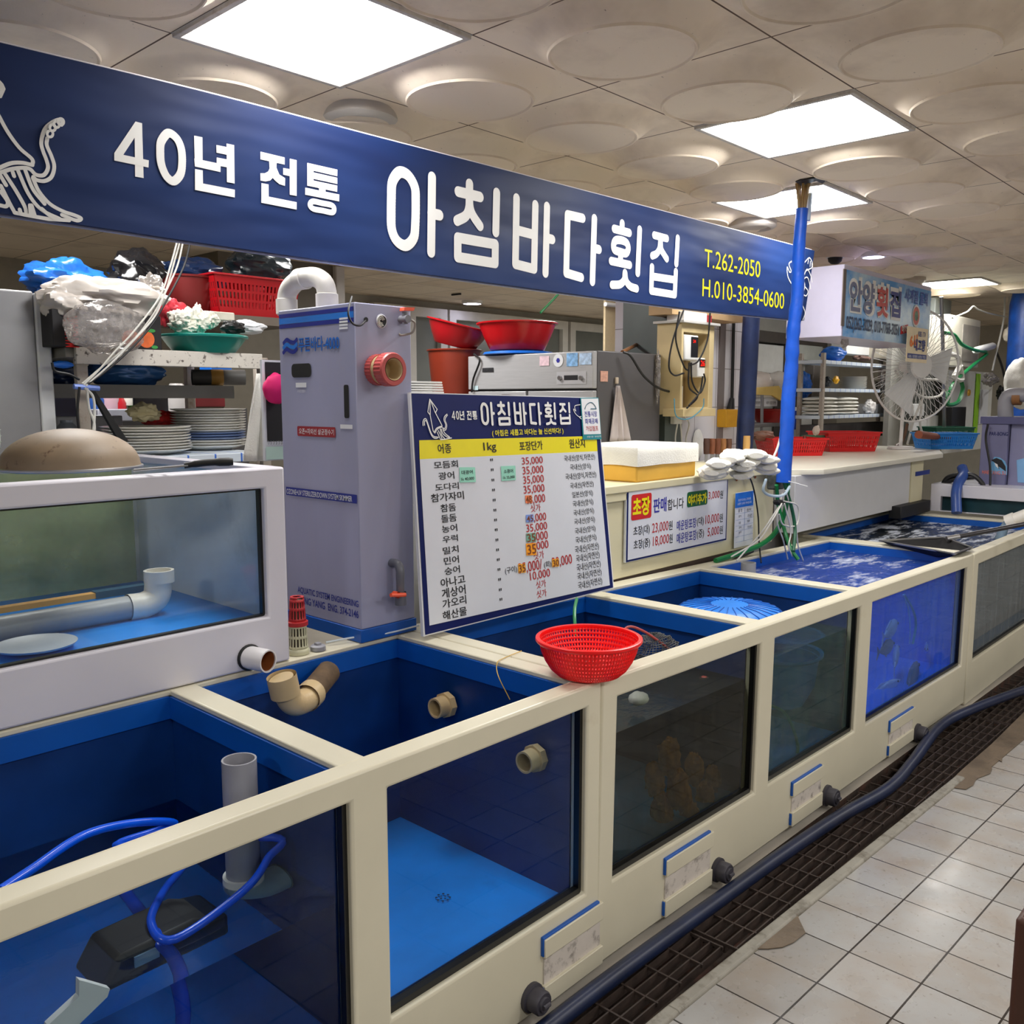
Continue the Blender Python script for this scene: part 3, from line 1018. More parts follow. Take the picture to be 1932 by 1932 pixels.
def fish(c, L, hd, up, label, mat=FISH):
    o = thing('live_fish', label, 'fish', c, group='fish swimming in the blue tank')
    m = MB()
    R = Matrix.Rotation(hd, 4, 'Z') @ Matrix.Rotation(-up, 4, 'Y')
    n, seg = 14, 12
    vs, fs = [], []
    for i in range(n+1):
        u = i/n
        h = max(.003, .30*L*math.sin(pi*min(1, u*1.02))**.8*(1-.55*u)*.62)
        for k in range(seg):
            a = 2*pi*k/seg
            vs.append(R @ V((L*(.5-u), .42*h*cos(a), h*sin(a))))
    for i in range(n):
        for k in range(seg):
            l = (k+1) % seg
            fs.append((i*seg+k, i*seg+l, (i+1)*seg+l, (i+1)*seg+k))
    m.add(vs, fs)
    m.build('body', mat, o)
    for nm, pts in (('tail_fin', ((-.46, 0, .01), (-.62, 0, .12), (-.57, 0, 0), (-.62, 0, -.12), (-.46, 0, -.01))), ('dorsal_fin', ((.15, 0, .10), (-.05, 0, .17), (-.3, 0, .09), (-.3, 0, .04), (.15, 0, .07))), ('ventral_fin', ((.1, 0, -.1), (.0, 0, -.17), (-.12, 0, -.1), (0, 0, -.06)))):
        f = MB(); f.prism([R @ V((p[0]*L, -.004, p[2]*L)) for p in pts], R @ V((0, .004, 0)))
        f.build(nm, mat, o)
    for sg in (-1, 1):
        f = MB(); f.lathe([(0, .004), (.011*L*2, .002), (.012*L*2, -.002)], axm(R @ V((.40*L, sg*.033*L, .02*L)), R @ V((0, sg, 0))), 10); f.build('eye', INK, o)
    return o


fish(W(1680, 1188, Y=1.52), .30, .15, .02, 'large silver fish at the top of the misted blue window')
fish(W(1672, 1222, Y=1.50), .26, .1, -.05, 'brownish fish just below the largest silver fish', M('brown_fish_skin', (150, 130, 110), .4, var=.3))
fish(W(1690, 1240, Y=1.58), .28, .3, .2, 'pale fish angled upward in the middle of the blue window')
fish(W(1748, 1222, Y=1.55), .18, pi+.3, .1, 'small pale fish hovering by the air tubes in blue water')
fish(W(1720, 1285, Y=1.50), .40, .2, .25, 'dull grey fish resting near the floor of the blue tank', M('grey_fish_skin', (96, 96, 92), .5, var=.4))
fish(W(1668, 1300, Y=1.55), .22, -.4, .3, 'pale blue tinted fish low at the near corner of the blue window')
m = MB()
m.tube(crv([W(1704, 1122, Y=1.50), W(1714, 1150, Y=1.49), W(1717, 1185, Y=1.48), W(1716, 1215, Y=1.48)], 5), .004, 6)
single(m, 'air_tube', M('pale_cyan_tube', (120, 190, 235), .3), 'pale cyan air tube hanging inside the blue fish tank window', 'air tube')
m = MB()
m.tube(crv([W(1706, 1122, Y=1.50), W(1722, 1150, Y=1.5), W(1728, 1178, Y=1.5), W(1722, 1215, Y=1.5)], 5), .006, 6)
single(m, 'air_tube', M('teal_tube', (20, 170, 170), .3), 'teal air tube hanging inside the blue fish tank window', 'air tube')

# ================================================================ long navy banner
YB = 2.3
NB = V((0, -1, 0))
t = NT('navy_banner_cloth')
vec = t.coord()
cc_ = t.mix(t.ramp(t.noise(t.coord((.5, 1, 1.6)), 1.6, 3), .3, .7), lin((15, 28, 66)), lin((26, 52, 104)))
BANNERM = t.done(t.bsdf(cc_, .5, 0, .2, t.noise(t.coord((.5, 1, 2.2)), 2.6, 2), .5, .03))
ban = thing('shop_banner', 'long navy banner with white squid drawing and big white Korean shop name', 'banner', (2.6, YB, 2.15))
O = V(ban.location)
top = [(-150, 42), (0, 80), (400, 177), (760, 271), (1100, 359), (1300, 411), (1537, 473)]
bot = [(-150, 388), (0, 402), (200, 431), (400, 461), (620, 492), (900, 530), (1200, 570), (1350, 588), (1517, 605)]
T_ = crv([W(x, y, Y=YB) for x, y in top], 6)
B_ = crv([W(x, y, Y=YB) for x, y in bot], 6)


def lerp_poly(P, x):
    for a, b in zip(P, P[1:]):
        if a.x <= x <= b.x: return a.lerp(b, (x-a.x)/max(1e-9, b.x-a.x))
    return P[-1] if x > P[-1].x else P[0]


m = MB(O)
NXB, NZB = 80, 10
for side, yo in ((0, 0), (1, .05)):
    vs = []
    for i in range(NXB+1):
        u = i/NXB
        a = T_[0].lerp(T_[-1], u); b = B_[0].lerp(B_[-1], u)
        a = lerp_poly(T_, T_[0].x+(T_[-1].x-T_[0].x)*u); b = lerp_poly(B_, B_[0].x+(B_[-1].x-B_[0].x)*u)
        for j in range(NZB+1):
            p = a.lerp(b, j/NZB)
            vs.append(V((p.x, YB+yo, p.z)))
    m.add(vs, [(i*(NZB+1)+j, i*(NZB+1)+j+1, (i+1)*(NZB+1)+j+1, (i+1)*(NZB+1)+j) for i in range(NXB) for j in range(NZB)])
    nn = len(vs)
for j0 in (0, NZB):
    for i in range(NXB):
        a, b = i*(NZB+1)+j0, (i+1)*(NZB+1)+j0
        m.f.append((a, b, b+nn, a+nn)); m.m.append(0)
for i0 in (0, NXB):
    for j in range(NZB):
        a, b = i0*(NZB+1)+j, i0*(NZB+1)+j+1
        m.f.append((a, b, b+nn, a+nn)); m.m.append(0)
m.build('cloth', BANNERM, ban)
m = MB(O)
m.tube([p+V((0, .02, .004)) for p in T_], .006, 6)
m.build('top_hem', M('banner_hem', (206, 200, 206), .5), ban)
m = MB(O)
m.tube([p+V((0, .02, -.002)) for p in B_], .004, 6)
m.build('bottom_hem', M('banner_hem_dim', (150, 156, 186), .5), ban)
YL = YB-.0012


def zp(ox, oy, sc):
    return lambda p: W(ox+p[0]*sc, oy+p[1]*sc, Y=YL)


SC3, SC24 = 300/1932, 240/1932
LOGO = []      # strokes in world coordinates on the banner, kept for the smaller board


def letter(name, strokes, conv, w):
    m = MB(O)
    for st in strokes:
        closed = st[0] == 'c'
        curve = st[0] in ('k', 'c')
        pts = [conv(p) for p in (st[1:] if isinstance(st[0], str) else st)]
        if curve: pts = crv(pts, 6, closed)
        LOGO.append((pts, w, closed))
        m.stroke(pts, w, NB, closed=closed)
    m.build('shop_name_lettering', WHITEINK, ban, smooth=False)


za, zb_ = zp(700, 280, SC3), zp(1000, 340, SC3)
WL = .0355
letter('a', [('c', (247, 560), (262, 400), (345, 290), (450, 330), (530, 470), (542, 640), (537, 920), (515, 1090), (420, 1180), (310, 1120), (250, 980), (243, 780)),
             ((738, 350), (727, 1262)), ((730, 790), (828, 811))], za, WL)
letter('chim', [((1197, 432), (1195, 570)), ((1060, 525), (1325, 590)), ('k', (1195, 560), (1190, 720), (1150, 820), (1045, 878)), ('k', (1195, 560), (1200, 700), (1235, 810), (1322, 942)),
                ((1525, 540), (1514, 1018)), ((1052, 1085), (1508, 1165), (1506, 1395), (1052, 1322), (1052, 1085))], za, WL)
letter('ba', [((-164, 220), (-177, 1020), (50, 1078), (65, 300)), ((-168, 605), (58, 665)), ((206, 320), (188, 1128)), ((198, 702), (270, 720))], zb_, WL)
letter('da', [((640, 462), (457, 420), (440, 1128), (622, 1182)), ((782, 466), (758, 1232)), ((770, 825), (838, 842))], zb_, WL)
letter('hoet', [((1120, 525), (1118, 590)), ((1023, 590), (1207, 640)), ('c', (1012, 800), (1035, 735), (1100, 728), (1170, 760), (1192, 830), (1165, 888), (1095, 872), (1030, 850)), ((1100, 880), (1096, 990)),
                ((985, 982), (1208, 1030)), ((1330, 600), (1306, 1128)), ('k', (1150, 1128), (1142, 1210), (1090, 1265), (995, 1272)), ('k', (1150, 1130), (1165, 1225), (1215, 1290), (1290, 1318))], zb_, WL*.95)
letter('jip', [((1510, 668), (1662, 708)), ('k', (1585, 690), (1575, 820), (1540, 890), (1485, 918)), ('k', (1585, 690), (1592, 830), (1625, 900), (1660, 955)), ((1793, 705), (1776, 1015)),
               ((1480, 1055), (1472, 1345), (1757, 1392), (1770, 1110)), ((1476, 1168), (1764, 1212))], zb_, WL*.92)
zc, zd = zp(200, 200, SC24), zp(430, 230, SC24)
SMALL = []


def polys(conv, lst, rings=()):
    m = MB(O)
    for i, p in enumerate(lst):
        q = [conv(a)+V((0, -.00012*i, 0)) for a in p]
        SMALL.append(('p', q)); m.quad(*q)
    for pts, w in rings:
        q = crv([conv(a) for a in pts], 6, True)
        SMALL.append(('r', q, w)); m.stroke(q, w, NB, closed=True)
    m.build('tradition_lettering', WHITEINK, ban, smooth=False)


polys(zc, [[(432, 260), (548, 262), (572, 1095), (443, 1072)], [(448, 235), (548, 262), (435, 480), (262, 742), (190, 800), (125, 828), (125, 715)], [(125, 718), (262, 742), (650, 825), (645, 935), (125, 828)]])
polys(zc, [], [([(822, 690), (838, 540), (945, 412), (1070, 490), (1138, 640), (1155, 830), (1130, 1030), (1028, 1142), (930, 1085), (862, 960), (828, 830)], .0215)])
polys(zc, [[(1338, 450), (1465, 475), (1468, 830), (1350, 918)], [(1340, 795), (1468, 822), (1740, 880), (1738, 1003), (1350, 918)], [(1675, 592), (1840, 625), (1840, 742), (1678, 708)], [(1680, 782), (1840, 812), (1840, 932), (1738, 912), (1680, 900)],
           [(1830, 570), (1945, 595), (1952, 1178), (1835, 1155)], [(1350, 957), (1468, 978), (1472, 1200), (1350, 1270)], [(1350, 1155), (1472, 1178), (1955, 1272), (1953, 1390), (1350, 1275)]])
polys(zd, [[(495, 452), (862, 540), (862, 648), (495, 568)], [(625, 590), (740, 615), (735, 740), (680, 852), (635, 720)], [(635, 700), (690, 840), (640, 890), (570, 905), (495, 890), (493, 780), (560, 780), (612, 752)],
           [(738, 700), (780, 800), (868, 855), (865, 970), (780, 945), (715, 890), (680, 850), (700, 740)], [(838, 700), (945, 720), (945, 825), (838, 800)], [(938, 558), (1042, 582), (1042, 1125), (938, 1105)],
           [(508, 930), (615, 950), (618, 1150), (505, 1228)], [(508, 1112), (618, 1135), (1042, 1220), (1040, 1332), (505, 1228)]])
polys(zd, [[(1205, 622), (1300, 645), (1300, 985), (1205, 968)], [(1205, 622), (1662, 725), (1660, 825), (1205, 720)], [(1205, 745), (1660, 848), (1660, 943), (1205, 845)], [(1205, 870), (1660, 967), (1657, 1063), (1205, 968)],
           [(1382, 990), (1482, 1010), (1482, 1085), (1382, 1060)], [(1172, 998), (1690, 1103), (1688, 1208), (1172, 1105)]], [([(1290, 1208), (1430, 1235), (1575, 1266), (1612, 1320), (1580, 1375), (1440, 1348), (1300, 1322), (1245, 1265)], .0165)])

# phone lines
for st, x0, x1, yt, yb, xm in (('T.262-2050', 1329, 1434, 469, 503, 1332), ('H.010-3854-0600', 1325, 1479, 525, 559, 1328)):
    a, b = W(x0, yb, Y=YL), W(x1, yb+20, Y=YL)
    h = W(xm, yt, Y=YL).z-W(xm, yb, Y=YL).z
    m = MB(O); m.text(st, a, (1, 0, 0), (0, 0, 1), b.x-a.x, h, .0)
    m.build('phone_lettering', YELLOW, ban, smooth=False)

# squid and fish line drawings
SQUID = [  # board drawing, zoom coordinates of the small board
    [(380, 225), (345, 460), (385, 510)], [(380, 225), (515, 410), (485, 475)], [(385, 235), (388, 520), (440, 800), (460, 830)], [(392, 240), (470, 450), (600, 700)],
    ['k', (462, 825), (500, 760), (560, 728), (605, 715)], ['k', (470, 845), (510, 780), (560, 745), (602, 735)],
    ['k', (255, 705), (252, 640), (275, 590), (310, 590), (345, 680), (400, 840), (450, 905), (520, 915)], ['k', (280, 700), (275, 650), (290, 615), (320, 650), (380, 830), (430, 920), (490, 940), (535, 920)],
    ['k', (685, 500), (640, 545), (630, 610), (660, 690), (645, 760), (605, 750)], ['k', (690, 520), (655, 570), (650, 620), (678, 700), (660, 785), (620, 790)],
    ['k', (575, 770), (610, 860), (690, 920), (760, 935)], ['k', (555, 770), (585, 880), (640, 950)], ['k', (520, 800), (570, 900), (590, 960)], ['k', (500, 830), (540, 920), (565, 965)], [(760, 935), (640, 958), (560, 965)], ['k', (600, 770), (640, 850), (720, 915)]]
m = MB(O)
ze = zp(0, 130, 180/1122)
for st in ([(0, 225), (-70, 100)], [(-40, 120), (20, 185), (40, 230), (0, 320)], ['k', (-20, 540), (90, 740), (230, 930), (375, 1060), (380, 1130)], ['k', (-10, 1165), (130, 1110), (260, 1105), (375, 1130)], ['k', (-10, 1225), (130, 1180), (270, 1165), (350, 1180), (420, 1245), (510, 1250), (560, 1170), (545, 1080), (500, 960), (482, 860), (520, 720), (600, 640), (690, 600), (735, 630), (715, 660)],
           ['k', (550, 820), (545, 900), (600, 1030), (632, 1150), (600, 1270), (520, 1320), (430, 1310), (385, 1275)], ['k', (380, 1290), (450, 1440), (580, 1590), (740, 1680), (860, 1720), (945, 1760), (890, 1785), (720, 1720)],
           ['k', (290, 1200), (380, 1420), (515, 1590)], ['k', (205, 1205), (330, 1480), (480, 1660), (700, 1770)], ['k', (50, 1240), (180, 1440), (280, 1620), (300, 1700)], ['k', (140, 1220), (155, 1265)], ['k', (-5, 1260), (60, 1370)], ['k', (0, 1380), (90, 1560), (160, 1690)], ['k', (-5, 1610), (60, 1620), (80, 1570), (0, 1450)],
           ['k', (360, 1610), (400, 1740)], [(340, 1610), (350, 1720)], [(160, 1695), (330, 1730), (560, 1770), (800, 1785)], ['k', (480, 1650), (560, 1720), (640, 1770)], [(220, 1660), (230, 1700)]):
    pts = [ze(p) for p in (st[1:] if st[0] == 'k' else st)]
    if st[0] == 'k': pts = crv(pts, 6)
    m.stroke(pts, .0088, NB)
for cx, cy in ((575, 770), (605, 698), (650, 660), (700, 630)):
    m.stroke([ze((cx+34*cos(a*pi/8), cy+38*sin(a*pi/8))) for a in range(16)], .006, NB, closed=True)
m.build('squid_drawing', WHITEINK, ban, smooth=False)
m = MB(O)
zf = zp(1300, 430, 260/1932)
for st in (['k', (1510, 460), (1440, 470), (1400, 510), (1430, 600), (1410, 620), (1375, 550), (1385, 680), (1440, 790), (1480, 820)], ['k', (1620, 480), (1690, 420), (1730, 540), (1640, 600)], ['k', (1600, 690), (1650, 580), (1700, 660), (1720, 760)], ['k', (1600, 900), (1620, 820), (1610, 720), (1660, 700), (1700, 850)],
           ['k', (1590, 790), (1660, 880), (1640, 950), (1600, 940)], [(1670, 440), (1660, 500)], [(1695, 470), (1690, 540)], [(1715, 500), (1715, 560)], ['k', (1580, 1070), (1620, 1190), (1590, 1290)]):
    pts = [zf(p) for p in (st[1:] if st[0] == 'k' else st)]
    if st[0] == 'k': pts = crv(pts, 6)
    m.stroke(pts, .007, NB)
m.build('fish_drawing', WHITEINK, ban, smooth=False)

# ================================================================ leaning price board
p0, p1 = V((1.79, 2.012, .828)), V((2.70, 2.012, .828))
tl = W(775, 741, Y=2.105)
vv_ = (tl-W(803, 1197, Y=2.012)); vv_.x = 0
BU = V((1, 0, 0)); BV = vv_.normalized(); BN = BU.cross(BV).normalized()      # BN faces the aisle
if BN.y > 0: BN = -BN
bp = W(803, 1197, Y=2.012)
board = thing('price_board', 'white price board with navy header and yellow column strip leaning on the filter cabinet', 'sign', bp)
LV = {0: .0, 1: .0012, 2: .0024, 3: .0036, 4: .0048}


def bw(px, py, lv=0): return WPL(px, py, bp, BN)+BN*LV[lv]


s_ = 410/1617
bz = lambda x, y: (760+x*s_, 720+y*s_)


def bpoly(nm, pts, lv, mat):
    m = MB(bp)
    P = [bw(*bz(*q), lv) for q in pts]
    m.quad(*P)
    return m.build(nm, mat, board, smooth=False)


m = MB(bp)
P = [bw(*bz(*q)) for q in ((52, 80), (1447, 118), (1572, 1538), (155, 1897))]
m.prism(P, -BN*.012)
m.build('backing_board', M('white_foam_board', (220, 222, 226), .5), board)
bpoly('blue_ground', [(62, 88), (1442, 124), (1563, 1532), (165, 1885)], 1, NAVY)
bpoly('white_field', [(122, 578), (1445, 518), (1537, 1515), (195, 1815)], 2, M('board_white', (212, 216, 226), .4, var=.02))
bpoly('yellow_strip', [(118, 437), (1438, 405), (1445, 518), (122, 578)], 2, YELLOW)


def btext(nm, st, x0, x1, yt, yb, mat, bold=.0, lv=3, zc=bz):
    ym, xm = (yt+yb)/2, (x0+x1)/2
    a, b = bw(*zc(x0, ym), lv), bw(*zc(x1, ym), lv)
    hi, lo = bw(*zc(xm, yt), lv), bw(*zc(xm, yb), lv)
    h = (hi-lo).dot(BV); w = (b-a).dot(BU)
    o = lo - BU*(lo-a).dot(BU)
    m = MB(bp); m.text(st, o, BU, BV, w, h, bold)
    return m


def bput(nm, items, mat, bold=.0, lv=3, zc=bz):
    m = MB(bp)
    for it in items:
        k = btext(nm, *it, mat, bold, lv, zc)
        m.add([v+bp for v in k.v], k.f)
    return m.build(nm, mat, board, smooth=False)


bput('column_heading', [('어종', 255, 355, 462, 535), ('1kg', 595, 690, 452, 530), ('포장단가', 862, 1035, 442, 512), ('원산지', 1233, 1350, 425, 495)], INK, .012)
for it in (('모듬회', 225, 405, 590, 645), ('광어', 260, 378, 672, 728), ('도다리', 235, 412, 755, 808), ('참가자미', 203, 450, 825, 888), ('참돔', 275, 390, 908, 968), ('돌돔', 280, 395, 988, 1045), ('농어', 285, 400, 1065, 1120), ('우럭', 290, 405, 1143, 1195), ('밀치', 293, 410, 1225, 1280),
           ('민어', 300, 413, 1300, 1358), ('숭어', 305, 420, 1375, 1432), ('아나고', 275, 460, 1450, 1518), ('게상어', 283, 463, 1525, 1598), ('가오리', 288, 468, 1605, 1672), ('해산물', 290, 472, 1690, 1758)):
    bput('fish_name_lettering', [it], INK, .014)
bput('ditto_lettering', [('"', 645+5*i, 665+5*i, y-10, y+10) for i, y in enumerate((583, 657, 733, 807, 882, 957, 1030, 1103, 1178, 1252, 1325, 1398, 1472, 1548, 1620))], INK, .01)
for it in (('35,000', 880, 1037, 560, 622), ('35,000', 885, 1041, 628, 695), ('35,000', 890, 1045, 698, 765), ('35,000', 893, 1050, 768, 837), ('48,000', 905, 1055, 842, 915), ('싯가', 945, 1020, 912, 968), ('45,000', 910, 1063, 982, 1050), ('35,000', 912, 1070, 1052, 1120), ('35,000', 912, 1075, 1120, 1195),
           ('35,000', 915, 1080, 1190, 1262), ('싯가', 968, 1045, 1262, 1322), ('35,000/', 855, 1032, 1335, 1425), ('30,000', 1105, 1255, 1295, 1380), ('10,000', 940, 1092, 1403, 1475), ('싯가', 985, 1060, 1478, 1535), ('싯가', 990, 1065, 1548, 1605)):
    bput('price_lettering', [it], REDINK, .008)
bput('cooking_note', [('(구이)', 755, 845, 1375, 1432), ('(회)', 1045, 1100, 1335, 1388)], INK, .008)
og = [('국내산(양식,자연산)', 1195, 1425, 542, 595), ('국내산(양식)', 1240, 1395, 610, 662), ('국내산(양식,자연산)', 1205, 1435, 675, 730), ('국내산(자연산)', 1240, 1415, 745, 797), ('일본산(양식)', 1255, 1410, 812, 864), ('국내산(양식)', 1260, 1413, 878, 932), ('국내산(양식)', 1265, 1418, 945, 998), ('국내산(양식)', 1270, 1425, 1010, 1063),
      ('국내산(양식)', 1275, 1430, 1078, 1132), ('국내산(양식)', 1280, 1437, 1143, 1200), ('국내산(자연산)', 1275, 1455, 1208, 1272), ('국내산(자연산)', 1283, 1460, 1273, 1337), ('국내산(자연산)', 1288, 1468, 1340, 1404), ('국내산(자연산)', 1293, 1475, 1405, 1467), ('국내산(자연산)', 1298, 1480, 1470, 1535)]
for it in og: bput('origin_lettering', [it], INK, .004)
bput('slogan_lettering', [('( 아침은 새롭고 바다는 늘 신선하다! )', 658, 1190, 352, 405)], YELLOW, .02)
# small copy of the logo, mapped from the banner strokes
allp = [p for L in LOGO for p in L[0]]
lx0, lx1 = min(p.x for p in allp)-.018, max(p.x for p in allp)+.018
lz0, lz1 = min(p.z for p in allp)-.018, max(p.z for p in allp)+.018
a, b = bw(*bz(572, 240), 3), bw(*bz(1235, 240), 3)
hi, lo = bw(*bz(900, 145), 3), bw(*bz(900, 333), 3)
wx, hz = (b-a).dot(BU), (hi-lo).dot(BV)
org = lo-BU*(lo-a).dot(BU)
tobo = lambda p: org+BU*((p.x-lx0)/(lx1-lx0)*wx)+BV*((p.z-lz0)/(lz1-lz0)*hz)
m = MB(bp)
for pts, w, cl in LOGO: m.stroke([tobo(p) for p in pts], w*(wx/(lx1-lx0)+hz/(lz1-lz0))/2, BN, closed=cl, seg=5)
m.build('shop_name_lettering', WHITEINK, board, smooth=False)
sp = [p for L in SMALL for p in L[1]]
lx0, lx1 = min(p.x for p in sp), max(p.x for p in sp); lz0, lz1 = min(p.z for p in sp), max(p.z for p in sp)
a, b = bw(*bz(358, 255), 3), bw(*bz(545, 255), 3)
hi, lo = bw(*bz(450, 218), 3), bw(*bz(450, 287), 3)
wx, hz = (b-a).dot(BU), (hi-lo).dot(BV)
org = lo-BU*(lo-a).dot(BU)
m = MB(bp)
for L in SMALL:
    if L[0] == 'p': m.quad(*[tobo(p)+BN*(.00012*(SMALL.index(L) % 9)) for p in L[1]])
    else: m.stroke([tobo(p) for p in L[1]], L[2]*wx/(lx1-lx0), BN, closed=True, seg=4)
m.build('tradition_lettering', WHITEINK, board, smooth=False)
sz = lambda x, y: (770+x*200/1932, 730+y*200/1932)
m = MB(bp)
for st in SQUID:
    pts = [bw(*sz(*p), 3) for p in (st[1:] if st[0] == 'k' else st)]
    if st[0] == 'k': pts = crv(pts, 5)
    m.stroke(pts, .0032, BN, seg=4)
m.build('squid_drawing', WHITEINK, board, smooth=False)
m = MB(bp)
fz = lambda x, y: (1060+x*90/1739, 740+y*90/1739)
for st in (['k', (640, 460), (470, 490), (440, 560), (480, 690), (410, 620), (400, 660), (480, 800), (600, 900), (690, 880)], [(610, 920), (690, 990)]):
    pts = [bw(*fz(*p), 3) for p in (st[1:] if st[0] == 'k' else st)]
    if st[0] == 'k': pts = crv(pts, 5)
    m.stroke(pts, .003, BN, seg=4)
m.build('fish_drawing', WHITEINK, board, smooth=False)
# price stickers and notes stuck on the board
NOTE = [('paper_note', [(415, 638), (530, 638), (536, 748), (418, 752)], (150, 216, 196), 'mint paper note beside the second fish name on the price board', [('대광어', 428, 512, 660, 690), ('1k 40,000', 425, 522, 712, 738)]),
        ('paper_note', [(723, 630), (830, 626), (834, 733), (730, 740)], (150, 216, 196), 'mint paper note in the middle of the price board', [('소광어', 742, 812, 652, 682), ('1k 35,000', 738, 824, 702, 726)]),
        ('price_sticker', [(905, 848), (952, 845), (955, 902), (908, 906)], (240, 130, 80), 'small salmon sticker over the fifth price on the board', [('48', 908, 950, 850, 902)]),
        ('price_sticker', [(910, 992), (964, 988), (968, 1042), (912, 1048)], (120, 150, 220), 'small blue sticker over a price on the board', [('45', 914, 962, 996, 1042)]),
        ('price_sticker', [(912, 1130), (982, 1125), (984, 1192), (914, 1196)], (120, 170, 150), 'green sticker with 35 on the price board', [('35', 916, 980, 1130, 1192)]),
        ('price_sticker', [(910, 1206), (984, 1200), (988, 1290), (914, 1294)], (250, 160, 20), 'orange sticker below the green one on the price board', [('35', 918, 984, 1210, 1284)]),
        ('price_sticker', [(852, 1358), (904, 1354), (908, 1420), (855, 1424)], (240, 165, 30), 'orange sticker beside the grilled price on the board', [('35', 856, 904, 1360, 1418)]),
        ('price_sticker', [(1104, 1322), (1153, 1316), (1156, 1374), (1106, 1380)], (240, 165, 30), 'orange sticker beside the sashimi price on the board', [('30', 1108, 1153, 1324, 1374)])]
for nm, pts, col, lb, txt in NOTE:
    o = thing(nm, lb, 'sticker', bp)
    m = MB(bp); m.prism([bw(*bz(*q), 4) for q in pts], -BN*.001)
    m.build('slip', M('sticker_%d_%d_%d' % col, col, .5, var=.05), o, smooth=False)
    m = MB(bp)
    for it in txt:
        k = btext('', *it, INK, .012, 4); m.add([v+bp+BN*.0008 for v in k.v], k.f)
    m.build('handwriting', INK if nm == 'paper_note' else M('brown_ink', (120, 60, 20), .5), o, smooth=False)
o = thing('market_card', 'white membership card with teal border on the board corner', 'card', bp)
m = MB(bp); m.prism([bw(*fz(*q), 4)+BN*.001 for q in ((640, 215), (1290, 200), (1405, 1720), (735, 1735))], -BN*.002); m.build('card_border', M('teal_print', (10, 130, 140), .4), o, smooth=False)
m = MB(bp); m.quad(*[bw(*fz(*q), 4)+BN*.0016 for q in ((655, 245), (1275, 235), (1375, 1530), (755, 1545))]); m.build('card_face', PAPER, o, smooth=False)
for st, x0, x1, yt, yb, mt in (('전통시장', 775, 1230, 700, 900, BLUEINK), ('화재공제', 795, 1250, 965, 1160, BLUEINK), ('가입점포', 825, 1275, 1235, 1420, REDINK)):
    k = btext('', st, x0, x1, yt, yb, mt, .008, 4, fz)
    m = MB(bp); m.add([v+bp+BN*.0024 for v in k.v], k.f); m.build('card_lettering', mt, o, smooth=False)
m = MB(bp)
m.stroke(crv([bw(*fz(*p), 4)+BN*.0024 for p in ((785, 620), (840, 480), (960, 390), (1060, 400), (1150, 500), (1205, 615))], 6), .003, BN, seg=4); m.stroke([bw(*fz(*p), 4)+BN*.0024 for p in ((1000, 612), (1205, 612))], .003, BN, seg=4)
m.build('arch_emblem', M('teal_emblem', (30, 96, 120), .4), o, smooth=False)
m = MB(bp); k = btext('', '전통시장  화재공제', 860, 1370, 1590, 1660, PAPER, 0, 4, fz); m.add([v+bp+BN*.0024 for v in k.v], k.f); m.build('card_footer', PAPER, o, smooth=False)

# ================================================================ sauce price sign on the cream counter
YC = 2.2
so = W(1184, 1060, Y=YC-.012)
sign = thing('sauce_sign', 'small white sign with red and green badges on the cream counter', 'sign', so)
q_ = 300/1932
cz = lambda x, y: (1130+x*q_, 880+y*q_)
cw = lambda x, y, lv=0: W(*cz(x, y), Y=YC-.012)+V((0, -.001*lv, 0))


def rect(x0, x1, yt, yb, lv, r=0):
    """upright rectangle measured along its middle lines"""
    xm, ym = (x0+x1)/2, (yt+yb)/2
    a, b, c, d = cw(x0, ym, lv).x, cw(x1, ym, lv).x, cw(xm, yb, lv).z, cw(xm, yt, lv).z
    y = YC-.012-.001*lv
    if not r: return [V((a, y, c)), V((b, y, c)), V((b, y, d)), V((a, y, d))]
    P = []
    for cx, cz_, a0 in ((b-r, d-r, 0), (a+r, d-r, 90), (a+r, c+r, 180), (b-r, c+r, 270)):
        P += [V((cx+r*cos(radians(a0+15*k)), y, cz_+r*sin(radians(a0+15*k)))) for k in range(7)]
    return P


def sq(nm, x0, x1, yt, yb, lv, mat, r=0, par=None, oo=None):
    m = MB(oo or so); m.quad(*rect(x0, x1, yt, yb, lv, r)); return m.build(nm, mat, par or sign, smooth=False)


def st_(nm, lst, mat, bold, lv=3, par=None, oo=None):
    m = MB(oo or so)
    for s, x0, x1, yt, yb in lst:
        R_ = rect(x0, x1, yt, yb, lv)
        m.text(s, R_[0], (1, 0, 0), (0, 0, 1), R_[1].x-R_[0].x, R_[3].z-R_[0].z, bold)
    return m.build(nm, mat, par or sign, smooth=False)


R0 = rect(330, 1558, 192, 1032, 0)
m = MB(so); m.prism(R0, (0, .011, 0)); m.build('backing_board', PAPER, sign)
sq('blue_border', 336, 1554, 197, 1027, 1, NAVY)
sq('white_field', 352, 1541, 222, 1005, 2, M('sign_white', (214, 216, 224), .4, var=.02))
sq('red_badge', 388, 632, 333, 640, 3, M('badge_red', (200, 34, 36), .4), .012)
sq('green_badge', 1065, 1312, 298, 480, 3, M('badge_green', (16, 92, 52), .4), .012)
st_('badge_lettering', [('초장', 402, 612, 372, 600)], YELLOW, .035, 4)
st_('badge_lettering', [('야채추가', 1076, 1300, 332, 462)], YELLOW, .035, 4)
st_('blue_lettering', [('판매', 656, 815, 380, 556)], BLUEINK, .02)
st_('blue_lettering', [('매운탕포장', 940, 1176, 640, 762), ('매운탕포장', 940, 1178, 790, 916)], BLUEINK, .012)
st_('black_lettering', [('합니다', 828, 1025, 385, 520), ('원', 1466, 1502, 292, 388)], INK, .008)
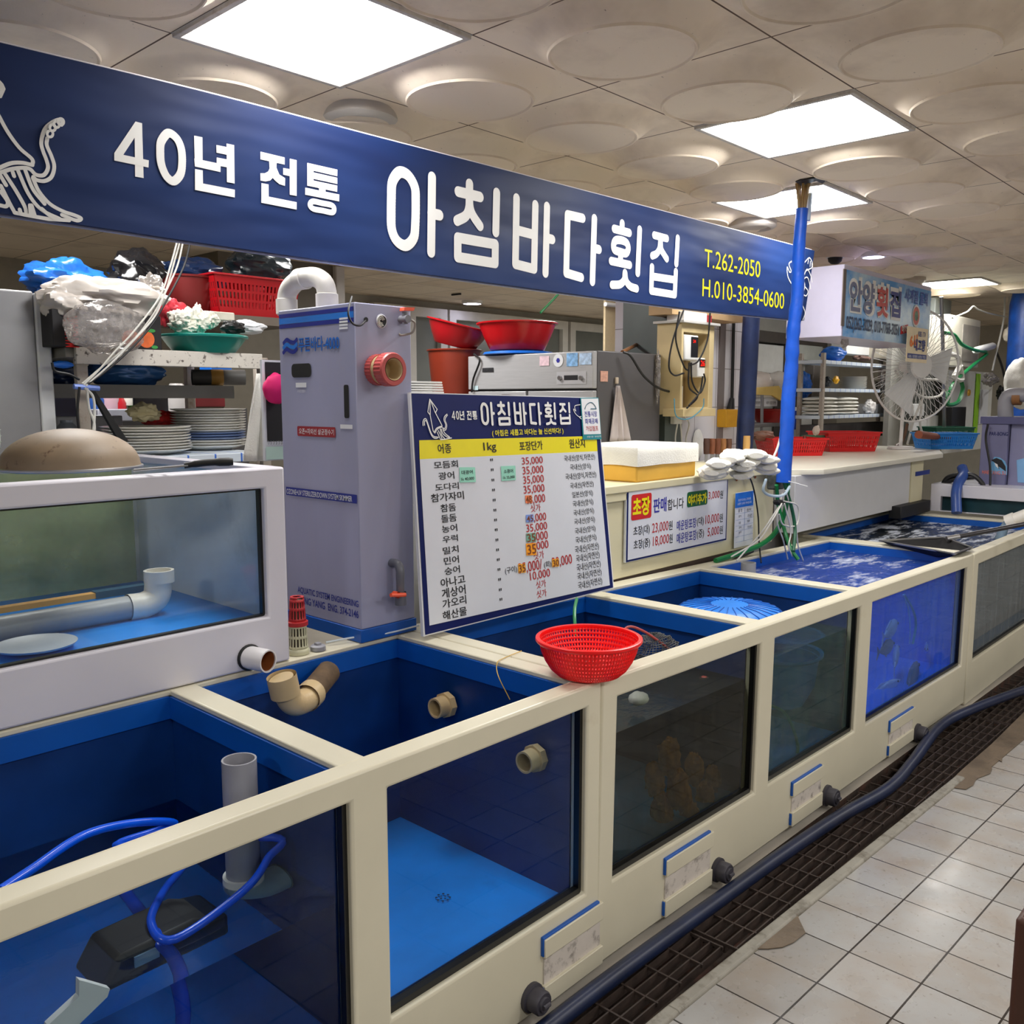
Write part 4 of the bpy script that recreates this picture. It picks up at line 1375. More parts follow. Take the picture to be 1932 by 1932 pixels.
st_('black_lettering', [('초장(대)', 412, 612, 715, 842), ('원', 843, 888, 660, 770), ('(대)', 1185, 1268, 612, 725), ('원', 1460, 1500, 572, 676)], INK, .008)
st_('black_lettering', [('초장(중)', 415, 615, 880, 1008), ('원', 848, 890, 820, 930), ('(중)', 1185, 1270, 765, 880), ('원', 1460, 1500, 720, 820)], INK, .008)
for it in (('3,000', 1325, 1460, 300, 402), ('23,000', 640, 838, 675, 808), ('10,000', 1290, 1455, 580, 702), ('18,000', 650, 845, 835, 965), ('5,000', 1315, 1455, 735, 852)): st_('price_lettering', [it], REDINK, .004)
oc = thing('origin_card', 'blue topped origin table card taped to the cream counter corner', 'card', so)
m = MB(so); m.prism(rect(1652, 1876, 307, 967, 0), (0, .002, 0)); m.build('card_face', PAPER, oc, smooth=False)
sq('blue_header', 1655, 1874, 312, 490, 1, M('card_blue', (24, 104, 200), .4), 0, oc)
st_('header_lettering', [('원산지 표시는 고객과의', 1690, 1840, 385, 415), ('소중한 신뢰의 약속입니다', 1680, 1850, 430, 460)], PAPER, 0, 2, oc)
st_('table_lettering', [('품 명', 1690, 1735, 515, 555), ('원산지', 1795, 1845, 505, 545), ('방어', 1695, 1725, 590, 620), ('국내산', 1800, 1855, 575, 615), ('참돔', 1695, 1720, 670, 700), ('일본', 1800, 1830, 645, 675), ('광어', 1695, 1725, 725, 755), ('국내산', 1800, 1850, 715, 745), ('농어', 1695, 1725, 785, 815)], INK, 0, 2, oc)
m = MB(so)
for y in (500, 560, 635, 705, 765, 835, 900):
    m.quad(*rect(1660, 1868, y, y+3, 1))
m.quad(*rect(1764, 1767, 500, 905, 1)); m.build('table_ruling', M('pale_blue_rule', (110, 140, 190), .5), oc, smooth=False)

# ================================================================ white display tank on the back ledge
Pw = V((.2, 2.134, .822))
wt = thing('display_tank', 'white display tank with blue floor standing on the back ledge', 'fish tank', Pw)
XR, YBK = 1.387, 3.03
m = MB(Pw)
m.panel([-.05, .12, 1.323, XR], [.822, .958, 1.312, 1.367], {(1, 1)}, lambda u, v, tt: (u, tt, v), 2.134, 2.185)
m.build('front_frame', WHITEGC, wt, bevel=.006)
m = MB(Pw)
m.panel([-.05, .0, 1.337, XR], [2.18, 2.186, 2.98, YBK], {(1, 1)}, lambda u, v, tt: (u, v, tt), 1.345, 1.367)
m.build('top_rail', WHITEGC, wt, bevel=.004)
m = MB(Pw)
m.box((XR-.012, 2.185, .822), (XR, YBK, 1.345)); m.box((-.05, 2.185, .822), (-.038, YBK, 1.345)); m.box((-.05, YBK-.012, .822), (XR, YBK, 1.345))
m.build('outer_wall', WHITEGC, wt)
m = MB(Pw)
GRL = M('grey_white_lining', (224, 228, 226), .35, var=.08, vs=3, dirt=((120, 120, 90), 3, .6, .85, .5))
m.quad((XR-.014, 2.186, .93), (XR-.014, YBK-.014, .93), (XR-.014, YBK-.014, 1.345), (XR-.014, 2.186, 1.345)); m.quad((-.03, YBK-.014, .93), (XR-.014, YBK-.014, .93), (XR-.014, YBK-.014, 1.345), (-.03, YBK-.014, 1.345))
m.mi = 1
m.quad((-.03, 2.186, .93), (XR-.014, 2.186, .93), (XR-.014, YBK-.014, .93), (-.03, YBK-.014, .93))
m.build('lining', [GRL, BLUEFLOOR], wt, smooth=False)
m = MB(Pw); m.quad((.12, 2.165, .958), (1.323, 2.165, .958), (1.323, 2.165, 1.312), (.12, 2.165, 1.312)); m.build('window_pane', M_glass('display_glass', (232, 238, 236), 1.0, ((150, 152, 166), .0, .12, (2, 2, 2))), wt, smooth=False)
m = MB(Pw); m.panel([.12, .124, 1.316, 1.323], [.958, .963, 1.307, 1.312], {(1, 1)}, lambda u, v, tt: (u, tt, v), 2.152, 2.168); m.build('window_seal', SEAL, wt)
sp = W(470, 1240, Y=2.134)
m = MB(Pw)
sd = V((.25, -1, -.02)).normalized()
m.pipe([sp, sp+sd*.07], .031, .004, 28); spt = m.build('spout', M('white_spout', (226, 224, 226), .35), wt)
m = MB(Pw); m.lathe([(0, .012), (.0268, .012), (.0268, .066)], axm(sp, sd), 28); m.build('spout_bore', M('rusty_bore', (150, 84, 36), .7, var=.3), spt)
m = MB(Pw); m.lathe([(.031, -.002), (.036, .0), (.036, .004), (.031, .006)], axm(sp, (0, -1, 0)), 24); m.build('spout_gasket', BLACK, spt)
# things standing in it
o = thing('spray_pipe', 'thick grey pipe with white upturned elbow lying in the white display tank', 'pipe', (.6, 2.5, 1.0))
a, b = W(-60, 1140, Y=2.50), W(252, 1105, Y=2.50)
zz = .93+.034
a = V((a.x, 2.50, zz)); b = V((b.x, 2.50, zz)); o.location = b
m = MB(b); m.cyl(a, b, .034, 24); m.build('pipe_length', M('stained_grey_pvc', (158, 162, 168), .4, var=.05, dirt=((120, 90, 50), 7, .6, .72, .8)), o)
m = MB(b); m.tube(crv([b+V((-.02, 0, 0)), b+V((.03, 0, 0)), b+V((.065, 0, .02)), b+V((.075, 0, .075))], 6), .038, 24, cap=False)
m.lathe([(.042, -.03), (.042, .005), (.034, .005), (.034, -.04), (0, -.04)], Matrix.Translation(b+V((.076, 0, .09))), 24); m.build('elbow', PVCWHITE, o)
m = MB()
a2, b2 = W(-60, 1118, Y=2.60), W(176, 1088, Y=2.60)
m.box((a2.x, 2.59, .985), (b2.x, 2.62, 1.0))
m.mi = 1; m.box((b2.x, 2.588, .983), (b2.x+.16, 2.622, 1.003))
single(m, 'net_pole', [M('tan_bamboo', (214, 164, 92), .5), M('teal_grip', (30, 80, 110), .5)], 'tan rod with dark blue grip lying behind the grey pipe', 'rod')
p = W(68, 1225, Z=.935)
m = MB(p); m.lathe([(0, .004), (.05, .004), (.09, .014), (.095, .016), (.09, .010), (.05, 0), (0, 0)], Matrix.Translation(p), 40)
single(m, 'white_plate', M('frosted_plate', (196, 206, 220), .4), 'frosted white plate lying on the blue floor of the display tank', 'plate').location = p
gp = [W(x, y, Y=2.93) for x, y in ((-60, 955), (248, 942))]
m = MB(); m.box((gp[0].x, 2.92, .95), (gp[1].x, 2.926, 1.33))
single(m, 'divider_glass', M_glass('green_divider', (226, 236, 214), .6, ((196, 200, 160), .06, .40, (3, 3, 3))), 'greenish stained glass divider at the back of the white display tank', 'glass panel')

# upside-down pan on the tank rim
p = W(135, 884, Z=1.372)
pan = thing('frying_pan', 'brown speckled pan turned upside down on the white tank rim', 'pan', p)
PANM = M('baked_brown_pan', (128, 110, 88), .55, var=.2, vs=7, dirt=((70, 42, 28), 30, .60, .68, .9))
m = MB(p)
m.lathe([(.168, 0), (.171, .004), (.167, .012)]+[(.166*cos(a*pi/20), .012+.092*sin(a*pi/20)) for a in range(1, 10)]+[(0, .104)], Matrix.Translation(p), 56); m.build('pan_body', PANM, pan)
m = MB(p); m.tube([p+V((.170*cos(a*pi/28), .170*sin(a*pi/28), .004)) for a in range(56)], .0045, 6, closed=True); m.build('pan_rim', STEEL, pan)
hd = (W(430, 873, Z=1.39)-W(260, 886, Z=1.378))
h0 = p+V((.168, .0, .008))
h0 = W(262, 886, Z=1.38); h1 = W(355, 878, Z=1.388); h2 = W(440, 871, Z=1.395)
m = MB(p)
sd = (h1-h0).cross(V((0, 0, 1))).normalized()*.008
for s_ in (-1, 1): m.tube([h0+sd*s_*1.6-(h1-h0).normalized()*.012, h1+sd*s_*.7], .0028, 6)
hw_ = m.build('handle_wire', STEEL, pan)
m = MB(p); m.tube(crv([h1-(h1-h0)*.08, h1+(h2-h1)*.4+V((0, 0, .003)), h2], 6), [.0075]*3+[.0088]*6+[.0105]*3+[.0085], 10); m.build('handle_grip', BLACK, hw_)

# ================================================================ lavender filter cabinet
FX0, FX1, FY0, FY1, FZ0, FZ1 = 1.634, 1.846, 2.129, 2.52, .862, 1.828
Pf = V((1.74, 2.32, .822))
fb = thing('filter_cabinet', 'tall lavender grey water filter cabinet with blue stripes and pipe loop on top', 'filter cabinet', Pf)
LAV = M('lavender_panel', (156, 158, 186), .38, var=.07, vs=3, stretch=(1, 1, .4), dirt=((160, 158, 178), 5, .5, .8, .45, (3, 3, .25)))
m = MB(Pf); m.box((FX0, FY0, FZ0), (FX1, FY1, FZ1)); m.build('cabinet_body', LAV, fb, bevel=.003)
m = MB(Pf); m.box((FX0-.004, FY0-.004, .822), (FX1+.004, FY1+.004, FZ0)); m.build('base_tray', BLUE, fb, bevel=.002)
XL = FX0-.0012
wx_ = lambda x, y, lv=0: W(x, y, X=XL-.0008*lv)
DBL, LBL = M('navy_stripe', (24, 40, 140), .4), M('sky_stripe', (30, 120, 215), .4)


def fz_(y, x): return wx_(x, y).z


m = MB(Pf)
for z0, z1, i in ((1.804, 1.816, 0), (1.785, 1.803, 1), (1.772, 1.784, 0)):
    m.mi = i; m.quad((XL, FY0+.004, z0), (XL, FY1-.004, z0), (XL, FY1-.004, z1), (XL, FY0+.004, z1))
m.build('stripes', [DBL, LBL], fb, smooth=False)


def ftext(nm, st, x0, x1, yt, yb, mat, bold=.0, lv=1):
    xm, ym = (x0+x1)/2, (yt+yb)/2
    a, b = wx_(x0, ym, lv), wx_(x1, ym, lv)
    zt, z0 = wx_(xm, yt, lv).z, wx_(xm, yb, lv).z
    m = MB(Pf); m.text(st, (a.x, a.y, z0), (0, -1, 0), (0, 0, 1), a.y-b.y, zt-z0, bold)
    return m.build(nm, mat, fb, smooth=False)


def fquad(nm, x0, x1, yt, yb, mat, lv=1, r=0):
    xm, ym = (x0+x1)/2, (yt+yb)/2
    ya, yb2 = wx_(x0, ym, lv).y, wx_(x1, ym, lv).y
    zt, z0 = wx_(xm, yt, lv).z, wx_(xm, yb, lv).z
    x = XL-.0008*lv
    m = MB(Pf)
    if not r: m.quad((x, ya, z0), (x, yb2, z0), (x, yb2, zt), (x, ya, zt))
    else:
        P = []
        for cy, cz_, a0 in ((ya-r, zt-r, 0), (yb2+r, zt-r, 90), (yb2+r, z0+r, 180), (ya-r, z0+r, 270)):
            P += [V((x, cy+r*cos(radians(a0+15*k)), cz_+r*sin(radians(a0+15*k)))) for k in range(7)]
        m.quad(*P)
    return m.build(nm, mat, fb, smooth=False)


ftext('model_lettering', '푸른바다-4000', 563, 640, 634, 662, DBL, .03, 1)
ftext('model_lettering', '푸른바다-4000', 563, 640, 634, 662, LBL, .0, 2)
m = MB(Pf)
for k, (dy, i) in enumerate(((0, 0), (9, 1), (18, 0))):
    m.mi = i
    m.stroke(crv([wx_(534, 649+dy, 2), wx_(541, 641+dy, 2), wx_(548, 645+dy, 2), wx_(555, 646+dy, 2), wx_(561, 639+dy, 2)], 5), .012, (-1, 0, 0), cap=False)
m.build('wave_emblem', [DBL, LBL], fb, smooth=False)
fquad('viewing_slot', 550, 587, 686, 712, BLACK, 1, .014)
fquad('level_slot', 649, 658, 726, 789, BLACK, 1, .006)
fquad('red_label', 561, 633, 805, 824, M('label_red', (150, 34, 44), .4), 1, .005)
ftext('label_lettering', '오존+자외선 살균정수기', 564, 630, 809, 820, PAPER, .01, 2)
fquad('white_label', 558, 578, 722, 731, PAPER)
fquad('white_label', 642, 665, 801, 809, PAPER)
ftext('small_lettering', '수위조절밸브', 561, 576, 735, 741, PAPER)
for i in range(4): fquad('white_label', 640, 656, 599+i*6, 603+i*6, PAPER)
fquad('blue_strip', 540, 673, 926, 942, DBL)
ftext('strip_lettering', 'OZONE+UV STERILIZER/DOWN SYSTEM SKIMMER', 541, 664, 929, 939, PAPER, .01, 2)
ftext('maker_lettering', 'AQUATIC SYSTEM ENGINEERING', 562, 676, 1120, 1134, DBL, .015)
ftext('maker_lettering', 'DONG YANG  ENG. 374-2146', 562, 676, 1138, 1152, DBL, .015)
wy_ = lambda x, y, d=0: W(x, y, Y=FY0-d)
# union fitting on the narrow face
c = wy_(710, 698)
m = MB(Pf); Mx = axm(c, (0, -1, 0))
RIM = M('salmon_union', (190, 84, 82), .4, var=.06)


def ridged(mb, Mx, r, z0, z1, n=28):
    vs, fs = [], []
    for k in range(n*2):
        rr = r*(1.0 if k % 2 else .955)
        a = pi*k/n
        for z in (z0, z1): vs.append(Mx @ V((rr*cos(a), rr*sin(a), z)))
    for k in range(n*2):
        l = (k+1) % (n*2)
        fs.append((2*k, 2*l, 2*l+1, 2*k+1))
    mb.add(vs, fs)


ridged(m, Mx, .046, 0, .026); m.lathe([(.046, .026), (.034, .026)], Mx, 28)
ridged(m, Mx, .049, .046, .076); m.lathe([(.049, .046), (.036, .046)], Mx, 28); m.lathe([(.049, .076), (.046, .082), (.034, .082), (.031, .07)], Mx, 32)
un_ = m.build('union_nut', RIM, fb)
m = MB(Pf); m.lathe([(.043, .022), (.043, .05)], Mx, 32); m.lathe([(.032, .082), (.028, .076), (.028, .03), (.0, .03)], Mx, 28); m.build('union_sleeve', PVCTAN, un_)
m = MB(Pf)
c = wy_(719, 606); m.lathe([(.021, .002), (.018, .004), (.018, -.0)], axm(c, (0, -1, 0)), 28); cpr = m.build('cable_port_ring', M('pale_ring', (190, 190, 200), .4), fb)
m = MB(Pf); m.lathe([(0, .0015), (.018, .0015)], axm(c, (0, -1, 0)), 28); m.build('cable_port', M('port_dark', (36, 40, 42), .6, var=.5, vs=60), cpr)
m = MB(Pf)
for r in (.006, .010, .014): m.tube(crv([c+V((r*cos(a)-.003, -.004, r*1.1*sin(a))) for a in (.3, 1.2, 2.2, 3.2, 4.4, 5.4)], 5), .0013, 5)
m.build('port_cables', WIREWHITE, cpr)
c = wy_(756, 603)
m = MB(Pf); m.tube([c, c+V((0, -.035, 0))], .012, 14); m.tube([c+V((0, -.02, -.014)), c+V((0, -.02, .022))], .009, 12); avb = m.build('air_valve_body', GREYPL, fb)
m = MB(Pf); m.prism([c+V(p) for p in ((-.012, -.030, .024), (.026, -.030, .026), (.032, -.030, .036), (-.010, -.030, .034))], (0, .02, 0)); m.build('valve_handle', M('orange_red_handle', (232, 84, 48), .35), avb)
m = MB(Pf); m.tube(crv([c+V((.012, -.035, -.002)), c+V((.022, -.04, -.012)), c+V((.020, -.03, -.038)), c+V((.0, -.005, -.046)), c+V((-.008, .0, -.043))], 6), .0035, 8); m.build('air_hose', M('dull_hose', (150, 146, 140), .4), fb)
m = MB(Pf); m.tube(crv([wy_(664, 566, -.01)+V((0, 0, .01)), wy_(657, 590, .012), wy_(665, 610, .016), wy_(680, 614, .014), wy_(690, 605, .002)], 6), .003, 8); m.build('power_cable', WIREBLACK, fb)
m = MB(Pf); k = wy_(690, 603); m.lathe([(.0, .003), (.007, .003), (.007, 0)], axm(k, (0, -1, 0)), 14); m.build('cable_gland', BLACK, fb)
# lower drain valve
c = wy_(738, 1062)
m = MB(Pf); m.tube(crv([c+V((0, .0, .0)), c+V((0, -.03, .0)), c+V((.0, -.042, -.02)), c+V((.0, -.042, -.045))], 5), .013, 14); m.tube([c+V((0, -.042, -.04)), c+V((0, -.042, -.12))], .0125, 14); m.lathe([(.018, -.02), (.018, .02)], Matrix.Translation(c+V((0, -.042, -.105))), 12)
dvb = m.build('drain_valve_body', M('mid_grey_pvc', (96, 98, 108), .4), fb)
h = wy_(749, 1122, .055)
m = MB(Pf); m.tube([h+V((-.028, -.005, .004)), h+V((.028, -.005, -.004))], .0065, 8); m.lathe([(.010, .006), (.010, -.014)], axm(h, (0, -1, 0)), 12); m.build('valve_handle', M('orange_red_handle', (232, 84, 48), .35), dvb)
# pipe loop on top
a, b = V((1.74, W(541, 575, X=1.74).y, FZ1)), V((1.74, W(617, 568, X=1.74).y, FZ1))
m = MB(Pf)
m.tube(crv([a, a+V((0, 0, .05)), a.lerp(b, .08)+V((0, 0, .084)), a.lerp(b, .32)+V((0, 0, .108)), a.lerp(b, .68)+V((0, 0, .112)), b.lerp(a, .08)+V((0, 0, .09)), b+V((0, 0, .055)), b], 8), .031, 24)
for q, z in ((a, .0), (b, .0)): m.lathe([(.031, .002), (.0355, .004), (.0355, .052), (.031, .054)], Matrix.Translation(q), 24)
k = a.lerp(b, .42)+V((0, 0, .111)); m.lathe([(.030, -.02), (.0345, -.02), (.0345, .02), (.030, .02)], axm(k, b-a), 24)
m.build('pipe_loop', PVCWHITE, fb)

# strainer and cap on the ledge
p = W(563, 1232, Z=.822)
o = thing('suction_strainer', 'slotted strainer with red upper half and cream lower half on the ledge', 'strainer', p)
m = MB(p)
f = lambda n, z0, z1, r0, r1, rows: m.lathe([(r0+(r1-r0)*i/rows, z0+(z1-z0)*i/rows) for i in range(rows+1)], Matrix.Translation(p), n, skip=lambda i, k: k % 2 and i not in (0, rows//2, rows-1))
f(36, .016, .085, .0275, .024, 9); m.lathe([(.0, .0), (.03, .0), (.031, .008), (.028, .016)], Matrix.Translation(p), 28); m.build('lower_basket', M('cream_plastic', (200, 198, 168), .45), o, solid=.0022)
m = MB(p)
m.lathe([(.024, .082), (.029, .084), (.029, .094), (.024, .096)], Matrix.Translation(p), 28)
f(32, .096, .16, .0235, .0195, 8); m.lathe([(.0195, .16), (.0195, .166), (.012, .166)], Matrix.Translation(p), 24, skip=lambda i, k: i == 0 and k % 8 < 3); m.build('upper_basket', M('faded_red_plastic', (178, 40, 44), .45), o, solid=.0022)
m = MB(p); m.lathe([(0, .018), (.021, .018), (.018, .158), (0, .158)], Matrix.Translation(p), 20); m.build('inner_core', M('core_dark', (70, 62, 50), .7), o)
p = W(600, 1226, Z=.822)
o = thing('screw_plug', 'grey screw cap with square boss lying on the ledge', 'pipe cap', p)
m = MB(p); m.lathe([(.022, 0), (.023, .004), (.022, .012), (.018, .015), (0, .015)], Matrix.Translation(p), 24); m.build('cap_disc', PVCGREY, o)
m = MB(p); m.box(p+V((-.008, -.008, .014)), p+V((.008, .008, .022))); m.build('cap_boss', PVCGREY, o, bevel=.0015)
m = MB(); m.tube(crv([W(615, 1212, Z=.83), W(665, 1203, Z=.834), W(730, 1195, Z=.834), W(790, 1180, Z=.836)], 8), .0028, 8)
single(m, 'clear_tube', M('clear_vinyl', (196, 206, 214), .2), 'thin clear vinyl tube lying along the base of the filter cabinet', 'tube')
m = MB(); m.tube(crv([W(984, 1228, Z=.822), W(950, 1242, Z=.823), W(938, 1251, Z=.822), W(940, 1275, Y=1.62), W(962, 1320, Y=1.58)], 6), .0012, 6)
single(m, 'yellow_string', M('yellow_twine', (206, 166, 60), .7), 'thin yellow string tied over the tank rail by the colander', 'string')

# ================================================================ red colander on the corner of the rails
zr = .926
rc = W(1106, 1201, Z=zr)
R0c = .1400
bc = V((rc.x+.004, rc.y-.006, .8205))
col = thing('colander', 'bright red round plastic colander on the cream tank corner', 'colander', bc)
CRED = M('colander_red', (240, 22, 24), .3, var=.03)
prof = [(.066, .0), (.082, .006), (.1, .022), (.114, .044), (.124, .068), (.130, .092), (.132, .1)]
P = []
for (a, b), (c_, d) in zip(prof, prof[1:]):
    for k in range(4): P.append((a+(c_-a)*k/4, b+(d-b)*k/4))
P.append(prof[-1])
m = MB(bc); m.lathe(P, Matrix.Translation(bc), 180, skip=lambda i, k: k % 2 and i % 2 and 1 < i < 22); m.build('slotted_wall', CRED, col, solid=.0022)
m = MB(bc)
for k in range(90):
    a = 2*pi*k/90
    m.tube([bc+V(((r+.0016)*cos(a), (r+.0016)*sin(a), z)) for r, z in prof[1:]], .0013, 4, cap=False)
m.build('outer_ribs', CRED, col)
m = MB(bc); m.lathe([(.131, .094), (.139, .094), (.142, .098), (.1415, .104), (.138, .106), (.131, .105), (.1295, .100), (.131, .094)], Matrix.Translation(bc), 90); m.build('rim', CRED, col)
m = MB(bc)
m.lathe([(.066, .0), (.06, .003), (.048, .003), (.036, .003), (.024, .003), (.012, .003), (0, .003)], Matrix.Translation(bc), 60, skip=lambda i, k: k % 3 == 1 and i in (2, 4)); m.build('base_disc', CRED, col, solid=.002)

# ================================================================ cream counter behind the middle tanks
CRC = M('cream_counter_panel', (214, 206, 172), .45, var=.04, vs=3, dirt=((150, 124, 70), 2.5, .64, .9, .4))
cp = V((3.6, 2.4, .77))
ct = thing('serving_counter', 'cream serving counter carrying the small price sign', 'counter', cp)
m = MB(cp); m.box((2.55, YC+.004, .80), (4.42, 2.75, 1.165)); m.build('front_panel', CRC, ct, bevel=.004)
m = MB(cp); m.box((2.55, 2.44, .0), (4.40, 2.74, .80)); m.build('plinth', CRC, ct)
m = MB(cp); m.box((2.52, YC-.018, 1.165), (4.46, 2.80, 1.2)); m.box((2.52, YC-.012, 1.13), (3.08, YC, 1.165)); m.build('worktop', CRC, ct, bevel=.005)
m = MB(cp); m.box((2.55, YC+.006, .75), (4.0, YC+.08, .80)); m.build('under_beam', M('dark_brown_beam', (52, 36, 28), .7, var=.2), ct)
m = MB(cp)
for px, py in ((1390, 905), (1425, 900), (1340, 1000)):
    q = W(px, py, Y=YC-.001); m.lathe([(0, .003), (.007, .002), (.008, 0)], axm(q, (0, -1, 0)), 10)
m.build('rusty_nail', M('rust_spot', (140, 74, 24), .8, var=.3), ct)

# black hose along the counter foot, spoon hung on it
m = MB(); m.tube(crv([W(1120, 1136, Y=2.14), W(1160, 1121, Y=2.15), W(1230, 1098, Y=2.16), W(1300, 1078, Y=2.16), W(1360, 1066, Y=2.16), W(1420, 1040, Y=2.16)], 8), .008, 10)
single(m, 'black_hose', WIREBLACK, 'black hose slung along the foot of the cream counter', 'hose')
p = W(1131, 1136, Y=2.10)
o = thing('steel_spoon', 'steel spoon hanging from the corner of the price board', 'spoon', p)
m = MB(p); m.blob(p+V((0, 0, -.02)), (.013, .006, .022), 0, 1, 0, 14, 10); m.build('bowl', STEEL, o)
m = MB(p); m.tube([p+V((.002, 0, .0)), p+V((.012, .02, .035)), p+V((.05, .05, .05))], .003, 6); m.build('handle', STEEL, o)
m = MB(); m.tube(crv([W(1088, 1130, Y=1.97), W(1084, 1155, Y=1.9), W(1086, 1200, Y=1.85)], 5), .006, 8)
single(m, 'green_air_hose', WIREGREEN, 'short green hose dropping below the price board', 'hose')

# towel covered foam box
b0, b1 = W(1201, 911, Z=1.2), W(1313, 893, Z=1.2)
bx = V((b0.x, b0.y, 1.2))
x0, x1, y0, y1 = b0.x, b0.x+.47, b0.y, b0.y+.34
fbx = thing('covered_box', 'yellow foam box under a white towel on the cream counter', 'box', bx)
m = MB(bx); m.box((x0, y0, 1.2), (x1, y1, 1.34)); m.build('foam_box', M('yellow_foam', (222, 172, 66), .6, var=.05), fbx, bevel=.008)
m = MB(bx)
e = .008
N = 20
vs, fs = [], []
tops = [(x0-e, y0-e), (x1+e, y0-e), (x1+e, y1+e), (x0-e, y1+e)]
per = []
for i in range(4):
    a, b = tops[i], tops[(i+1) % 4]
    for k in range(N): per.append((a[0]+(b[0]-a[0])*k/N, a[1]+(b[1]-a[1])*k/N))
zs_ = [1.268, 1.29, 1.32, 1.345, 1.353]
n = len(per)
for j, z in enumerate(zs_):
    for i, (x, y) in enumerate(per):
        w = .006*noise.noise(V((x*9, y*9, z*9)))
        ins = .007 if j == 4 else 0
        cx, cy = (x0+x1)/2, (y0+y1)/2
        vs.append((x+w-(ins if x > cx else -ins), y+w-(ins if y > cy else -ins), z+(.012*noise.noise(V((x*5, y*5, 3))) if j == 0 else 0)))
for j in range(4):
    for i in range(n): fs.append((j*n+i, j*n+(i+1) % n, (j+1)*n+(i+1) % n, (j+1)*n+i))
fs.append(tuple(range(4*n, 5*n)))
m.add(vs, fs)
m.build('towel_cover', CLOTH, fbx, ang=60)

# rolled towels in a pile
rows = [(1348, 894, 0, .24), (1398, 890, 0, .26), (1444, 886, 0, .20), (1350, 884, .030, .24), (1400, 879, .030, .26), (1442, 875, .030, .2), (1362, 873, .058, .24), (1410, 868, .058, .24), (1444, 866, .058, .18), (1384, 860, .085, .24), (1424, 857, .085, .22), (1340, 893, .0, .14)]
for i, (px, py, dz, L) in enumerate(rows):
    p = W(px, py, Z=1.2+.020+dz)
    m = MB(p)
    n_ = 16
    Mr = Matrix.Translation(p) @ Matrix.Rotation(.42+.10*(i % 3), 4, 'Z') @ Matrix.Rotation(-.06*(i % 2), 4, 'Y')
    k = MB(); k.tube([V((L*(.62*2*j/n_-.62), .006*sin(j*.8+i), 0)) for j in range(n_+1)], [.052*(1-max(0, abs(j/n_-.5)-.38)*3.2) for j in range(n_+1)], 18)
    m.add([Mr @ V((v.x, v.y, v.z*.36+.002*sin(v.x*60+i)+(.004 if v.y > .03 else 0))) for v in k.v], k.f)
    single(m, 'rolled_towel', CLOTH, 'rolled white towel in the pile on the cream counter', 'towel', 'white towels piled on the cream counter').location = p

# knives standing in a row behind
for i in range(5):
    px = 1333+i*10.5
    p = W(px, 842, Y=2.72)
    o = thing('kitchen_knife', ['wooden knife handle at the dark end of the row behind the towels', 'wooden knife handle, second from the foam box in the row', 'wooden knife handle in the middle of the row behind the towels', 'pale wooden knife handle, fourth from the foam box', 'wooden knife handle in the row, nearest the tiled pillar'][i], 'knife', p)
    m = MB(p); m.tube([p+V((0, 0, -.045)), p+V((0, 0, .02)), p+V((0, 0, .045))], [.016, .019, .017], 10); m.build('handle', M('knife_wood_%d' % i, ((74, 46, 34), (126, 72, 44), (112, 62, 36), (150, 100, 54), (96, 62, 42))[i], .6, var=.15, vs=30), o)
    m = MB(p); m.box(p+V((-.015, -.001, -.16)), p+V((.015, .001, -.045))); m.build('blade', STEEL, o)
p = W(1408, 838, Y=2.66)
m = MB(p); m.tube([p+V((0, 0, -.06)), p+V((.004, 0, .0)), p+V((.004, 0, .05))], [.02, .022, .02], 10)
single(m, 'wooden_mallet', M('pale_wood', (206, 160, 92), .6, var=.1), 'pale wooden handle standing beside the towel pile', 'mallet').location = p

# ================================================================ blue wrapped hose pole from ceiling to counter
BWRAP = M('blue_tape_wrap', (16, 84, 200), .4, var=.12, vs=14, bump=.6, bsc=22)
pt, pb = V((4.236, 2.02, 2.56)), W(1478, 910, Y=2.08)
pole = thing('wrapped_pole', 'bright blue taped hose pole hanging from the ceiling to the cream counter', 'pole', pb)
m = MB(pb)
q = []
for i in range(40):
    u = i/39
    p = (pb).lerp(pt-V((0, 0, .10)), u)
    q.append(p+V((.012*noise.noise(V((u*5, 0, 0))), .008*noise.noise(V((0, u*5, 3))), 0)))
m.tube(q, [.037-.009*(i/39)+.004*noise.noise(V((i*.7, 2, 1))) for i in range(40)], 16); m.build('tape_sleeve', BWRAP, pole)
m = MB(pb)
for a in range(7):
    d = V((.018*cos(a*.9), .018*sin(a*.9), 0))
    m.tube([q[-1]+d*.6-V((0, 0, .05)), pt+d-V((0, 0, .06)), pt+d*1.7+V((0, 0, .02))], .006, 6)
m.build('bare_wires', M('tan_wire', (150, 120, 70), .5), pole)
m = MB(pb); m.tube([q[-2]+V((.028, -.02, -.02)), pt+V((.04, -.02, -.03)), pt+V((.09, -.01, .0))], .012, 8); m.build('sleeve_wire', M('pale_blue_tube', (170, 190, 215), .3), pole)
# bunch of hoses and cables below it
def cable(pts, r, mat, label, name='cable', cat='cable', n=8):
    m = MB(); m.tube(crv(pts, n), r, 8)
    return single(m, name, mat, label, cat)


